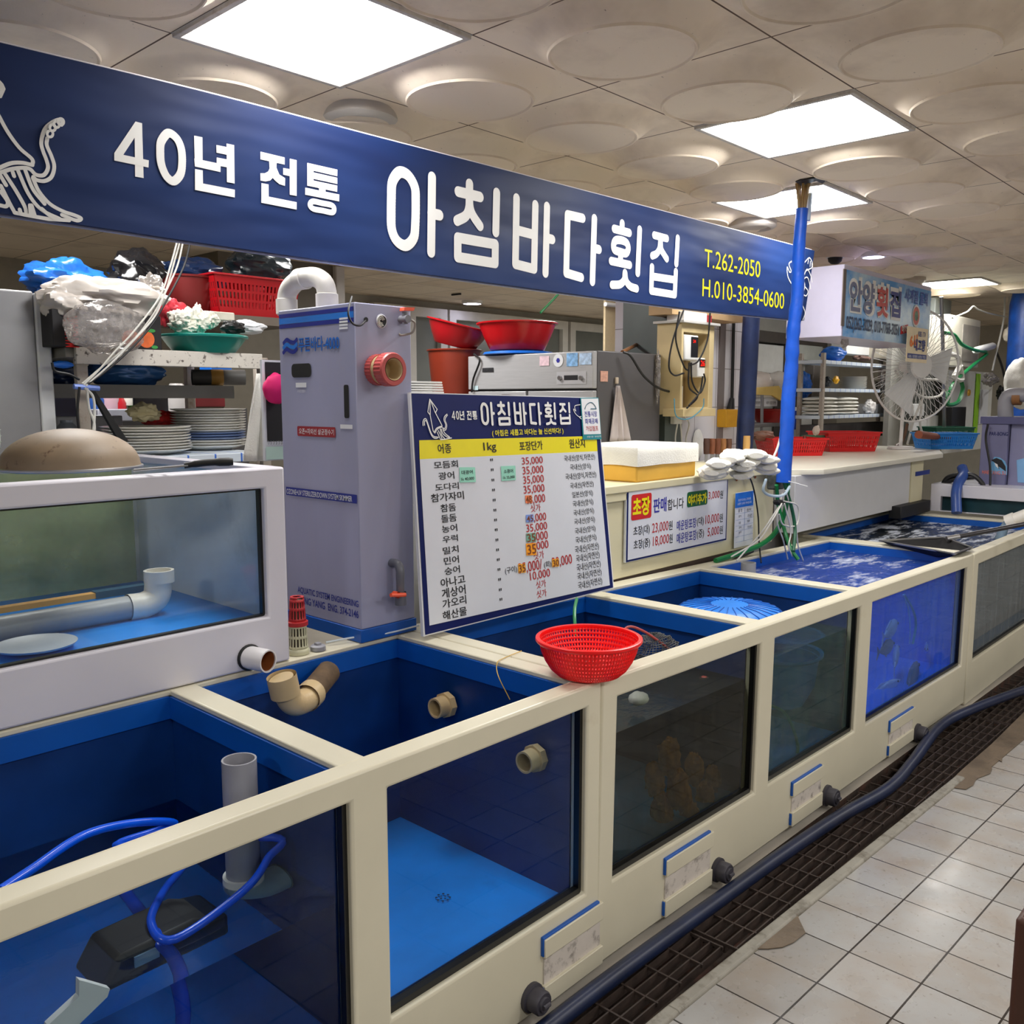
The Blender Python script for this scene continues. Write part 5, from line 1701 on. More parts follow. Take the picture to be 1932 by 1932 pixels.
cable([W(1487, 905, Y=2.06), W(1482, 960, Y=2.09), W(1466, 1000, Y=2.12), W(1440, 1025, Y=2.14), W(1400, 1042, Y=2.15), W(1350, 1058, Y=2.16)], .013, WIREGREEN, 'thick green hose curving from the blue pole to the tank edge', 'green_hose', 'hose')
cable([W(1465, 915, Y=2.1), W(1468, 950, Y=2.11), W(1480, 1000, Y=2.08), W(1492, 1035, Y=2.02), W(1506, 1056, Y=1.98)], .010, WIREGREEN, 'green hose running down into the churning blue water', 'green_hose', 'hose')
cable([W(1478, 905, Y=2.07), W(1494, 960, Y=2.05), W(1500, 1000, Y=2.03), W(1497, 1040, Y=2.0)], .009, M('dark_green_hose', (14, 84, 56), .4), 'dark green hose hanging beside the pole foot', 'green_hose', 'hose')
cable([W(1445, 905, Y=2.09), W(1440, 925, Y=2.06), W(1455, 935, Y=2.04), W(1478, 934, Y=2.03), W(1490, 918, Y=2.04)], .007, M('pale_hose', (176, 196, 210), .3), 'pale translucent hose looped around the pole foot', 'clear_hose', 'hose')
for i, (pts, lb) in enumerate((([(1476, 930), (1466, 980), (1478, 1020), (1486, 1055)], 'white air tube falling straight into blue water'), ([(1482, 925), (1500, 985), (1506, 1030), (1516, 1060)], 'white air tube ending beyond the green hose'), ([(1470, 955), (1440, 1000), (1410, 1035), (1390, 1058)], 'white air tube sweeping toward the cream tank rail'),
                               ([(1478, 945), (1505, 955), (1503, 990), (1478, 990), (1470, 970)], 'coiled white air tube at the cable knot'), ([(1475, 950), (1452, 990), (1430, 1020), (1380, 1050)], 'thin white tube lying under the green hose'), ([(1480, 950), (1492, 1000), (1488, 1030), (1495, 1050)], 'thin white tube behind the green hose'))):
    cable([W(x, y, Y=2.07-.012*i) for x, y in pts], .0038, WIREWHITE, lb, 'air_tube', 'air tube')
cable([W(1395, 893, Y=2.17), W(1405, 888, Y=2.17), W(1420, 915, Y=2.17), W(1430, 970, Y=2.17), W(1432, 1020, Y=2.16), W(1436, 1062, Y=2.1)], .004, WIREBLACK, 'thin black cable crossing the cream counter face down to the water', 'black_cable')
cable([W(1474, 820, Y=2.1), W(1465, 850, Y=2.1), W(1450, 880, Y=2.1), W(1440, 895, Y=2.12)], .006, WIREWHITE, 'white hose leaning from the pole to the counter corner', 'white_hose', 'hose')
m = MB(); p = W(1470, 948, Y=2.06); m.blob(p, (.035, .03, .014), .4, 3, 2, 14, 8)
single(m, 'black_cable_tie', BLACK, 'black tape knot binding hoses under the blue pole', 'cable tie').location = (0, 0, 0)
m = MB(); m.tube([W(1488, 908, Y=2.04), W(1523, 918, Y=2.0)], .003, 5)
single(m, 'white_cable_tie', WHITE, 'white cable tie sticking out from the pole foot', 'cable tie')
p = W(1412, 1066, Y=1.98)
m = MB(p); m.pipe([p+V((0, 0, -.05)), p+V((0, 0, .012))], .034, .004, 24)
single(m, 'water_cup', M('grey_cup', (150, 150, 150), .4), 'dark open standpipe mouth at the corner of the blue fish tank', 'pipe').location = p
p = W(1464, 905, Y=2.14)
m = MB(p); m.box(p+V((-.045, -.03, -.05)), p+V((.05, .03, .035)))
single(m, 'valve_block', M('grimy_valve', (70, 74, 70), .7, var=.6, vs=40, bump=1, bsc=60), 'grimy valve block behind the foot of the blue pole', 'valve', bevel=.01).location = p

# ================================================================ white counter of the next stall
wp = V((5.5, 2.5, .8))
wc = thing('sales_counter', 'long white counter of the next stall carrying red baskets', 'counter', wp)
WCM = M('white_counter_panel', (206, 206, 208), .5, var=.02)
m = MB(wp); m.box((4.66, YC, .815), (6.43, 2.32, 1.135)); m.build('front_panel', WCM, wc, bevel=.003)
m = MB(wp); m.box((6.43, YC-.01, .762), (6.66, 2.7, 1.135)); m.build('end_panel', CRC, wc, bevel=.003)
m = MB(wp); m.box((4.7, 2.5, -.11), (6.8, 2.95, .815)); m.build('plinth', WCM, wc)
m = MB(wp)
m.prism([(4.84, 2.12, 1.135), (6.84, 2.12, 1.135), (7.6, 2.40, 1.135), (7.6, 3.3, 1.135), (5.9, 3.3, 1.135), (5.9, 2.98, 1.135), (4.56, 2.98, 1.135), (4.56, 2.33, 1.135)], (0, 0, .032)); m.build('worktop', M('worktop_cream', (224, 220, 204), .35, var=.03), wc, bevel=.004)

# ================================================================ long handled net across the far tanks
na, nb = [W(x, y, Z=.775) for x, y in ((1690, 1018), (1800, 1044))]
o = thing('landing_net', 'black landing net with steel hoop and long pole laid across the far tanks', 'net', W(1750, 1025, Z=.77))
p0 = V(o.location)
hoop = [W(x, y, Z=.775) for x, y in ((1662, 1018), (1700, 1014), (1760, 1016), (1810, 1022), (1833, 1034), (1800, 1044), (1740, 1036), (1690, 1027))]
hoop = [W(x, y, Z=.775) for x, y in ((1660, 1020), (1780, 1014), (1834, 1033), (1800, 1045))]
hp = [hoop[0], hoop[0].lerp(hoop[1], .5), hoop[1], hoop[1].lerp(hoop[2], .5), hoop[2], hoop[3], hoop[3].lerp(hoop[0], .33), hoop[3].lerp(hoop[0], .66)]
m = MB(p0); m.tube(hp, .006, 8, closed=True); m.build('hoop', STEEL, o)
m = MB(p0)
cen = sum(hp, V())/len(hp)
ring = crv(hp, 4, True)
NR = 6
vs, fs = [], []
for j in range(NR+1):
    u = j/NR
    for q in ring:
        p = q.lerp(cen, u*.8); vs.append(V((p.x, p.y, .775-.055*sin(u*pi/2)+.05*sin(u*pi/2)*.0)))
n = len(ring)
for j in range(NR):
    for i in range(n): fs.append((j*n+i, j*n+(i+1) % n, (j+1)*n+(i+1) % n, (j+1)*n+i))
fs.append(tuple(range(NR*n, NR*n+n)))
m.add(vs, fs); m.build('net_bag', M('wet_black_mesh', (13, 12, 14), .8, var=.6, vs=90), o)
m = MB(p0); ha, hb = W(1790, 1016, Z=.785), W(1990, 978, Z=.90); m.cyl(ha, hb, .013, 12); m.build('pole', M('dark_pole', (40, 38, 42), .3, var=.2), o)
m = MB(p0); m.cyl(ha-(hb-ha)*.02, ha+(hb-ha)*.1, .015, 12); m.build('socket', STEEL, o)
# white outlet pipe and falling water
a, b = W(1900, 985, X=6.1), W(1960, 962, X=6.1)
o = thing('outlet_pipe', 'white PVC outlet pipe pouring water into the farthest tank', 'pipe', a)
m = MB(a); m.pipe([a, a+(b-a)*1.5], .036, .005, 24); m.build('pipe_length', PVCWHITE, o)
m = MB(a); m.lathe([(.037, -.0), (.043, .0), (.043, .05), (.037, .05)], axm(a, b-a), 24); m.build('pipe_collar', PVCWHITE, o)
m = MB(); m.tube(crv([a+V((0, 0, -.01)), a+V((-.03, .01, -.04)), a+V((-.05, .015, -.09)), a+V((-.055, .015, -.15))], 6), [.024]*6+[.028]*6+[.034]*7, 14)
single(m, 'falling_water', M_water('pouring_water', (190, 214, 228), (150, 176, 196), .45, .8, 40), 'water gushing from the white outlet pipe', 'water')

# blue hose on the floor along the tank foot
HB = M('blue_floor_hose', (20, 32, 62), .38, var=.25, vs=12, dirt=((44, 40, 40), 3, .5, .8, .6))
pts = []
for x, y in ((.6, 1.318), (1.3, 1.318), (1.8, 1.318), (2.3, 1.312), (2.75, 1.304), (3.2, 1.285), (3.6, 1.25)): pts.append(V((x, y, zfloor(x)+.022)))
for px, py, dz in ((1720, 1440, .03), (1772, 1372, .05), (1830, 1340, .06), (1932, 1302, .05), (2010, 1280, .03)):
    q = W(px, py, Z=dz-.06); pts.append(q)
m = MB(); m.tube(crv(pts, 10), .0235, 16)
single(m, 'drain_hose', HB, 'thick dark blue hose lying along the foot of the tanks', 'hose')

# dark brown furniture post at the aisle side
p = W(1927, 1715, Z=.55)
fp = W(1922, 1932, Z=.2)
q = W(1915, 1730, X=1.45)
o = thing('wooden_stand', 'dark brown wooden stand corner at the aisle edge', 'stand', (q.x, q.y, 0))
m = MB((q.x, q.y, 0)); m.box((q.x, q.y-.30, 0), (q.x+.05, q.y, q.z)); m.build('upright_board', M('dark_walnut', (70, 38, 24), .5, var=.2, vs=12, stretch=(1, 1, .1)), o, bevel=.008)

# ================================================================ kitchen behind: helpers
def rY(x0, x1, yt, yb, Y):
    xm, ym = (x0+x1)/2, (yt+yb)/2
    return W(x0, ym, Y=Y).x, W(x1, ym, Y=Y).x, W(xm, yb, Y=Y).z, W(xm, yt, Y=Y).z


def slab(name, label, cat, x0, x1, yt, yb, Y, dep, mat, zb=None, group=None, bevel=.004):
    a, b, c, d = rY(x0, x1, yt, yb, Y)
    if zb is not None: c = zb
    o = V((a, Y, c))
    m = MB(o); m.box((a, Y, c), (b, Y+dep, d))
    r = single(m, name, mat, label, cat, group, bevel=bevel)
    r.location = o
    return r


def flatq(name, x0, x1, yt, yb, Y, mat, par, o=(0, 0, 0)):
    a, b, c, d = rY(x0, x1, yt, yb, Y)
    m = MB(V(o)); m.quad((a, Y, c), (b, Y, c), (b, Y, d), (a, Y, d))
    return m.build(name, mat, par, smooth=False)


def bag(name, label, px, py, Y, w, h, d, mat, seed=1, amp=.3, cat='bag', sc=1.9):
    p = W(px, py, Y=Y)
    m = MB(p); m.blob(p, (w/2, d/2, h/2), amp*.8, sc, seed, 44, 30)
    r = single(m, name, mat, label, cat); r.location = p
    return r


def basin(name, label, c, r0, r1, h, mat, tilt=None, cat='basin'):
    Mx = Matrix.Translation(c) @ (tilt or Matrix())
    o = thing(name, label, cat, c)
    m = MB(c)
    m.lathe([(0, 0), (r0*.95, 0), (r0, .006), (r0+(r1-r0)*.55, h*.5), (r1, h-.008), (r1*.985, h-.008), (r0+(r1-r0)*.53, h*.5), (r0*.94, .01), (0, .006)], Mx, 48); m.build('bowl', mat, o)
    m = MB(c); m.lathe([(r1*.985, h-.012), (r1*1.05, h-.01), (r1*1.06, h-.003), (r1*1.03, h), (r1*.985, h)], Mx, 48); m.build('rim', mat, o)
    return o


def crate(name, label, c, lx, ly, h, mat, rz=0, taper=.12, cat='basket', nx=22, ny=14):
    """plastic basket with slotted sloping walls"""
    R = Matrix.Translation(c) @ Matrix.Rotation(rz, 4, 'Z')
    o = thing(name, label, cat, c)
    m = MB(c)
    rows = [0, .12, .2, .36, .42, .58, .64, .8, .88, 1]
    for (ux, uy, L, D, n) in ((1, 0, lx, ly, nx), (-1, 0, lx, ly, nx), (0, 1, ly, lx, ny), (0, -1, ly, lx, ny)):
        ex, ey = V((ux, uy, 0)), V((uy, -ux, 0))
        us = [i/(2*n+1) for i in range(2*n+2)]
        hl = {(i, j) for i in range(1, 2*n, 2) for j in (2, 4, 6)}

        def f(u, v, tt):
            k = 1-taper*(1-v)
            return R @ (ex*((u-.5)*L*k)+ey*(D/2*k-tt)+V((0, 0, v*h)))
        m.panel(us, rows, hl, f, 0, .003)
    m.box((-lx/2*(1-taper), -ly/2*(1-taper), 0), (lx/2*(1-taper), ly/2*(1-taper), .004), R)
    m.build('slotted_walls', mat, o)
    m = MB(c)
    m.panel([-lx/2-.008, -lx/2+.004, lx/2-.004, lx/2+.008], [-ly/2-.008, -ly/2+.004, ly/2-.004, ly/2+.008], {(1, 1)}, lambda u, v, tt: R @ V((u, v, tt)), h-.006, h+.004)
    m.build('rim', mat, o, bevel=.002)
    return o


PLATE = M('white_china', (224, 222, 216), .22, var=.02)
PLATEB = M('blue_rim_china', (128, 146, 184), .25, var=.03)


def plate_stack(px, py, Y, r, n, step, where, group, alt=None, jit=.004, zbase=None):
    p = W(px, py, Y=Y)
    if zbase is not None: p.z = zbase
    proto = None
    for i in range(n):
        q = p+V((RND.uniform(-jit, jit), RND.uniform(-jit, jit), i*step))
        m = MB((0, 0, 0))
        m.lathe([(0, 0), (r*.6, 0), (r*.64, .002), (r*.97, .016), (r, .0195), (r*.985, .0205), (r*.93, .018), (r*.62, .006), (0, .005)], None, 56)
        w = 'lowest plate' if i == 0 else 'topmost plate' if i == n-1 else 'white plate inside'
        mt = PLATEB if alt and i in alt else PLATE
        lb = '%s of the %s' % (w, where) if mt is PLATE else 'blue rimmed plate inside the %s' % where
        o = single(m, 'serving_plate', mt, lb, 'plate', group)
        o.location = q


LINER = None
t = NT('blue_ruled_liner')
v_ = t.coord(loc=(.03, 2.5, 0))
br = t.n('ShaderNodeTexBrick', offset=0, squash=1)
for k, x in (('Scale', 1), ('Mortar Size', .004), ('Mortar Smooth', .1), ('Brick Width', .11), ('Row Height', 5), ('Bias', 0)): br.inputs[k].default_value = x
br.inputs['Color1'].default_value = lin((206, 216, 226)); br.inputs['Color2'].default_value = lin((206, 216, 226)); br.inputs['Mortar'].default_value = lin((60, 110, 200))
t.l(v_, br.inputs['Vector'])
LINER = t.done(t.bsdf(br.outputs['Color'], .35))
SPECK = M('speckled_white_paint', (206, 200, 190), .5, var=.05, dirt=((60, 46, 38), 40, .56, .62, .9))
POST = M('rust_flecked_post', (164, 154, 142), .5, var=.12, dirt=((110, 76, 48), 18, .55, .72, .8))
BAGB = M('blue_film', (30, 88, 170), .18, var=.25, vs=6)
BAGK = M('black_film', (14, 14, 16), .16, var=.2)
BAGW = M('milky_film', (214, 206, 198), .25, var=.1, vs=6)
BAGN = M('navy_film', (26, 44, 78), .2, var=.25)

# --- left: grey fridge, fan, rack with plates
a, b, c, d = rY(-90, 100, 545, 860, 3.25)
fr = thing('storage_fridge', 'grey upright fridge with white door edge at the photo edge behind the fan', 'fridge', (a, 3.25, 0))
x72 = W(72, 700, Y=3.25).x
m = MB((a, 3.25, 0)); m.box((a, 3.25, .0), (x72, 3.9, d)); m.build('body', M('fridge_grey', (146, 146, 148), .4, .3, var=.05), fr, bevel=.006)
m = MB((a, 3.25, 0)); m.box((x72, 3.245, .0), (b, 3.9, d-.005)); m.build('door_edge', M('fridge_white_edge', (216, 218, 220), .4), fr, bevel=.006)
p = W(-70, 815, Y=2.93)
fan = thing('desk_fan', 'lime ringed desk fan on the rim of the white display tank', 'fan', p)
ax = V((.55, -.6, .05)).normalized()
Mx = axm(p, ax)
GRD = M('fan_wire', (190, 196, 190), .4)
m = MB(p)
for k in range(44):
    a_ = 2*pi*k/44
    for sg in (1, -1):
        m.tube([Mx @ V((r*cos(a_), r*sin(a_), sg*z)) for r, z in ((.03, .055), (.09, .05), (.13, .035), (.155, .0))], .0014, 4, cap=False)
for r, z in ((.07, .054), (.11, .043), (.14, .026)):
    m.tube([Mx @ V((r*cos(2*pi*k/40), r*sin(2*pi*k/40), z)) for k in range(40)], .0014, 4, closed=True)
m.build('guard', GRD, fan)
m = MB(p); m.lathe([(.153, -.014), (.160, -.014), (.160, .014), (.153, .014)], Mx, 56); m.build('lime_ring', M('lime_plastic', (206, 238, 40), .35), fan)
m = MB(p)
for k in range(3):
    a_ = 2*pi*k/3
    m.prism([Mx @ V((.02*cos(a_), .02*sin(a_), -.01)), Mx @ V((.13*cos(a_-.3), .13*sin(a_-.3), -.02)), Mx @ V((.14*cos(a_+.3), .14*sin(a_+.3), .01)), Mx @ V((.03*cos(a_+.9), .03*sin(a_+.9), .01))], ax*.003)
m.build('blades', M('fan_blade_green', (120, 160, 60), .4), fan)
m = MB(p); m.tube([p-ax*.02, p-ax*.11], [.05, .04], 16); m.tube([p-ax*.08, V((p.x, p.y+.05, 1.37))], .012, 8); m.lathe([(0, .0), (.07, .0), (.06, .02), (0, .025)], Matrix.Translation((p.x, p.y+.05, 1.368)), 24); m.build('motor_and_stand', WHITE, fan)

YS = 3.15
TOPZ = W(320, 662, Y=YS).z
MIDZ = W(300, 728, Y=YS+.4).z
LOWZ = W(400, 857, Y=YS).z
xl, xr = W(100, 700, Y=3.25).x+.012, W(495, 672, Y=YS).x
rk = thing('storage_rack', 'speckled white storage rack holding plates and baskets behind the display tank', 'shelf', (xl, YS, 0))
o0 = V(rk.location)
for nm, z, y0, mat in (('top_shelf', TOPZ, YS+.02, M('shelf_grey', (120, 116, 110), .5)), ('middle_shelf', MIDZ, YS+.24, M('shelf_dim_grey', (112, 112, 110), .5)), ('lower_shelf', LOWZ, YS, LINER)):
    m = MB(o0); m.box((xl, y0, z-.035), (xr, YS+.62, z)); m.build(nm, mat, rk, bevel=.003)
m = MB(o0); m.box((W(144, 668, Y=YS).x, YS, TOPZ-.055), (xr, YS+.02, TOPZ+.002)); m.build('front_beam', SPECK, rk, bevel=.002)
m = MB(o0); m.box((W(100, 735, Y=YS+.22).x, YS+.22, MIDZ-.05), (xr, YS+.24, MIDZ)); m.build('rear_beam', M('beam_grey', (96, 94, 90), .5), rk)
for nm, px, y in (('post', 156, YS+.03), ('post', 359, YS+.6), ('post', 489, YS+.55), ('post', 497, YS+.05)):
    x = W(px, 760, Y=y).x
    m = MB(o0); m.box((x-.019, y-.014, .0), (x+.019, y+.014, TOPZ-.01)); m.build(nm, POST, rk, bevel=.003)

# rear rack carrying bags and the red basket
YR = 3.95
RZ = W(420, 592, Y=YR).z
xa, xb = W(60, 600, Y=YR).x, W(560, 600, Y=YR).x
rr = thing('rear_rack', 'dark rear rack carrying bags and a red slotted basket', 'shelf', (xa, YR, 0))
m = MB((xa, YR, 0)); m.box((xa, YR, RZ-.04), (xb, YR+.55, RZ)); m.build('top_board', M('rear_board', (110, 100, 90), .6), rr)
m = MB((xa, YR, 0)); m.box((xa, YR+.5, .0), (xb, YR+.53, RZ-.45)); m.build('back_panel', M('rear_panel', (60, 58, 58), .6), rr)
for x in (xa+.03, xb-.03):
    m = MB((xa, YR, 0)); m.box((x-.02, YR, 0), (x+.02, YR+.04, RZ-.04)); m.build('post', POST, rr)
bag('blue_bag', 'crumpled blue plastic bag on the far end of the rear rack above the grey fridge', 118, 532, YR+.1, .30, .17, .2, BAGB, 3, .5)
bag('black_bag', 'shiny black rubbish bag above the fruit carton', 259, 528, YR-.02, .24, .25, .2, BAGK, 5, .35)
bag('silver_wrapper', 'crumpled silver foil bag leaning on the black rubbish bag', 285, 545, YS+.14, .09, .10, .08, M('silver_foil', (196, 190, 184), .25, .6, var=.2), 7, .5)
bag('navy_bag', 'dark navy bag heaped behind the red slotted basket', 365, 518, YR+.25, .35, .14, .2, BAGN, 8, .4)
bag('navy_bag', 'dark bag bulging above the red slotted basket near the banner hem', 490, 502, YR+.2, .34, .2, .2, M('dark_teal_film', (30, 40, 46), .25, var=.2), 9, .35)
p = W(460, 592, Y=YR+.16); p.z = RZ
hgt = W(460, 520, Y=YR).z-RZ
crate('red_basket', 'deep red slotted basket on the dark rear rack', p, W(548, 560, Y=YR).x-W(372, 560, Y=YR).x-.02, .30, hgt, M('deep_red_plastic', (176, 18, 28), .35, var=.05), 0, .16)
p = W(352, 590, Y=YR+.2); p.z = RZ
basin('dark_red_tub', 'dark red tub standing beside the red slotted basket', p, .11, .14, hgt*.95, M('maroon_plastic', (110, 26, 26), .4))

# on the top shelf
BX = M('black_carton', (24, 22, 24), .5, var=.1)
a, b, c, d = rY(97, 302, 590, 661, YS+.01)
c = TOPZ
fc = thing('fruit_carton', 'black fruit carton with red lettering strip and printed orange', 'carton', (a, YS, c))
o1 = V(fc.location)
m = MB(o1); m.box((a, YS, c), (b, YS+.3, d)); m.build('carton_body', BX, fc, bevel=.003)
yq = YS-.0015
m = MB(o1)
r = rY(122, 148, 596, 655, yq)
hh = r[3]-r[2]
m.text('MANDARIN', (r[1], yq, r[2]), (0, 0, 1), (-1, 0, 0), hh, r[1]-r[0], .02); m.build('fruit_lettering', M('carton_red', (220, 34, 34), .5), fc, smooth=False)
m = MB(o1)
for px, py, rd in ((276, 640, .030), (247, 640, .032)):
    q = W(px, py, Y=yq-.0006*(px < 260)); m.lathe([(0, 0), (rd, 0)], axm(q, (0, -1, 0)), 24)
m.build('orange_print', M('orange_print', (232, 110, 50), .5, var=.15, vs=30), fc, smooth=False)
m = MB(o1); q = W(285, 624, Y=yq-.001); m.lathe([(0, 0), (.016, 0)], axm(q, (0, -1, 0)), 14, sx=1, sy=.4); m.build('leaf_print', M('leaf_print', (60, 150, 70), .5), fc, smooth=False); m = MB(o1); q = W(292, 655, Y=yq); m.lathe([(0, 0), (.012, 0)], axm(q, (0, -1, 0)), 14, sy=.5); m.build('leaf_print', M('leaf_print', (60, 150, 70), .5), fc, smooth=False)
m = MB(o1); r = rY(153, 229, 650, 655, yq); m.text('BONGS FUN PAJ MON DA DNDAN', (r[0], yq, r[2]), (1, 0, 0), (0, 0, 1), r[1]-r[0], r[3]-r[2]); m.build('carton_small_print', PAPER, fc, smooth=False)
bag('white_bag', 'milky plastic bag of supplies drooping over the fruit carton', 195, 562, YS+.06, .42, .135, .22, BAGW, 11, .32)
bag('white_bag', 'rolled milky plastic beside the grey fridge on the fruit carton', 118, 572, YS+.05, .14, .12, .16, BAGW, 12, .3)
t = M_glass('clear_film', (236, 232, 228), .9, ((210, 204, 200), .05, .5, (12, 12, 12)))
bag('clear_bag', 'clear plastic bag hanging in front of the fruit carton', 200, 618, YS-.055, .27, .165, .07, t, 14, .25)
p = W(386, 664, Y=YS+.10); p.z = TOPZ
ob = basin('teal_basket', 'teal green oval basket of gloves on the storage rack', p, .115, .155, .068, M('teal_plastic', (14, 128, 116), .3, var=.06))
for i, (px, py, Y, w, h, sd) in enumerate(((337, 596, .0, .075, .06, 21), (358, 598, .05, .07, .08, 22), (378, 604, .06, .07, .07, 23), (395, 600, .08, .07, .06, 24), (372, 588, .1, .03, .07, 25), (345, 612, .03, .1, .05, 26))):
    o = bag('work_glove', 'crumpled white glove in the teal basket', px, py+4, YS+.06+Y, w, h, .06, M('latex_white', (226, 222, 208), .5, var=.04), sd, .45, 'glove', 3)
    o['group'] = 'white gloves in the teal basket'
bag('red_netting', 'bunched red netting behind the white gloves', 325, 590, YS+.16, .10, .10, .08, M('red_mesh', (196, 44, 60), .7, var=.3, vs=50), 31, .5, 'net')
slab('flat_carton', 'flat white carton wedged behind the teal basket', 'carton', 385, 443, 588, 603, YS+.2, .12, M('dull_carton', (190, 184, 170), .7))
bag('paper_bundle', 'white crumpled paper bundle at the edge of the teal basket', 462, 618, YS+.14, .17, .055, .1, PAPER, 33, .35, 'paper')
bag('black_cloth', 'black cloth scrap in the teal basket', 440, 618, YS+.06, .09, .05, .06, BLACK, 34, .4, 'cloth')
# under the top shelf
p = W(235, 702, Y=YS+.34); p.z = MIDZ+.055
bag('blue_bottle_bag', 'blue film bag of bottles on the middle shelf', 238, 704, YS+.36, .30, .11, .14, M('blue_clear_film', (60, 110, 176), .12, .1, var=.4, vs=5), 41, .25)
bag('blue_bag', 'dark blue bag behind the post on the middle shelf', 120, 712, YS+.36, .14, .12, .12, BAGN, 42, .3)
p0_, p1_ = W(362, 712, Y=YS+.38), W(462, 712, Y=YS+.30)
o = thing('steel_tube', 'dark grey tube with yellow tape band lying on the middle shelf', 'tube', p1_)
m = MB(p1_); m.pipe([p0_, p1_], .032, .004, 24); m.build('tube_length', M('dull_grey_tube', (84, 82, 80), .5, var=.1), o)
m = MB(p1_); m.tube([p0_.lerp(p1_, .35), p0_.lerp(p1_, .58)], .0328, 24); m.build('tape_band', M('yellow_tape', (176, 132, 60), .5), o)
slab('blue_carton', 'blue carton at the back of the middle shelf', 'carton', 398, 438, 690, 712, YS+.5, .1, BLUEPL)
# lower shelf
plate_stack(276, 852, YS+.20, .165, 9, .0105, 'short wide plate stack', 'plates in the short wide stack', None, .004, LOWZ+.001)
plate_stack(395, 848, YS+.32, .150, 15, .0105, 'tall plate stack beside the hanging towel', 'plates in the tall stack', (3, 4, 5), .003, LOWZ+.001)
slab('grey_board', 'small grey board leaning behind the plate stacks', 'board', 253, 318, 730, 790, YS+.5, .015, M('grey_board', (140, 138, 146), .5))
bag('work_glove', 'yellowish glove lying between the plate stacks', 272, 778, YS+.38, .12, .07, .07, M('cream_latex', (226, 214, 170), .5), 51, .5, 'glove')
bag('red_mesh', 'tangle of red mesh netting beside the yellowish glove', 304, 790, YS+.42, .16, .06, .08, M('red_mesh_b', (190, 30, 24), .7, var=.4, vs=60), 52, .4, 'net')
o = basin('steel_bowl', 'dull metal bowl turned over beside the rack post', W(128, 838, Y=YS+.2), .085, .02, .085, M('dull_metal', (128, 134, 140), .35, .5), None, 'bowl')
slab('white_crate', 'white translucent crate behind the rack post', 'crate', 108, 232, 785, 812, YS+.55, .2, M('frost_white', (190, 190, 192), .5))
slab('lavender_box', 'lavender box at the back of the lower rack', 'box', 100, 160, 738, 800, YS+.6, .2, M('lavender_box', (120, 116, 146), .5))
slab('paper_box', 'grey paper box behind the white crate', 'box', 185, 262, 772, 795, YS+.75, .2, M('grey_paper', (160, 160, 170), .6))
slab('dark_red_crate', 'dark red crate on the far shelf behind the tall plate stack', 'crate', 370, 425, 742, 768, YS+.75, .2, M('wine_plastic', (110, 22, 28), .5))
for i, (px, py, w, col, lb) in enumerate(((180, 758, .09, (40, 80, 150), 'small blue jar behind the rack'), (204, 752, .10, (196, 160, 170), 'pink patterned pot behind the rack'), (222, 764, .08, (176, 30, 40), 'small red pot behind the rack'), (240, 752, .06, (220, 216, 206), 'white bottle behind the rack'), (250, 758, .05, (60, 150, 60), 'green bottle beside the grey board'), (334, 758, .14, (196, 192, 190), 'white jar behind the rear post'))):
    p = W(px, py, Y=YS+.85)
    m = MB(p); m.lathe([(0, -w*.55), (w*.42, -w*.5), (w*.46, w*.1), (w*.3, w*.45), (w*.2, w*.6), (0, w*.6)], Matrix.Translation(p), 16)
    single(m, 'jar', M('jar_%d' % i, col, .35), lb, 'jar').location = p
m = MB(); m.prism([W(x, y, Y=YS+.06) for x, y in ((172, 738), (180, 738), (242, 832), (225, 832))], (0, .02, 0))
single(m, 'black_strap', BLACK, 'black strap hanging from the rack post to the plates', 'strap')
m = MB(); p = W(163, 729, Y=YS-.01); m.tube([W(139, 729, Y=YS-.01), W(187, 733, Y=YS-.01)], .009, 8)
single(m, 'blue_clamp', M('periwinkle', (110, 140, 220), .4), 'pale blue clip on the rack post', 'clip')
for i, pts in enumerate(([(344, 440), (330, 490), (308, 560), (270, 620), (232, 660), (195, 690), (155, 724)], [(338, 440), (322, 500), (300, 562), (250, 628), (215, 665), (185, 700), (158, 726)], [(348, 440), (335, 500), (310, 556), (290, 600), (240, 655), (205, 690), (162, 728)])):
    cable([W(x, y, Y=YS-.10-.02*i) for x, y in pts], .0032, WIREWHITE, ('outermost white cable falling from the banner to the rack post', 'white cable, middle strand of the bundle at the rack', 'white cable looped lowest over the fruit carton')[i], 'white_cable')
cable([W(x, y, Y=YS-.14) for x, y in ((362, 440), (348, 500), (318, 560), (285, 615), (245, 660), (200, 700), (165, 725))], .0035, WIREBLACK, 'black cable running beside the white cables to the rack post', 'black_cable')
for i, (pts, mt, lb) in enumerate((([(150, 730), (146, 780), (152, 830)], WIREBLACK, 'black cable down the front of the rack post'), ([(164, 732), (168, 770), (178, 800), (176, 840)], WIREWHITE, 'white cable down the side of the rack post'), ([(160, 732), (176, 750), (178, 790), (172, 836)], WIREWHITE, 'white cable bulging outward from the rack post'), ([(98, 684), (104, 700), (130, 706), (150, 716)], WIREBLACK, 'black cable looping from the grey fridge to the post'))):
    cable([W(x, y, Y=YS-.05) for x, y in pts], .0045, mt, lb, 'cable')
bag('blue_tool', 'blue handled tool hung on the side of the grey fridge', 118, 688, YS+.02, .07, .025, .03, BLUEPL, 61, .15, 'tool')

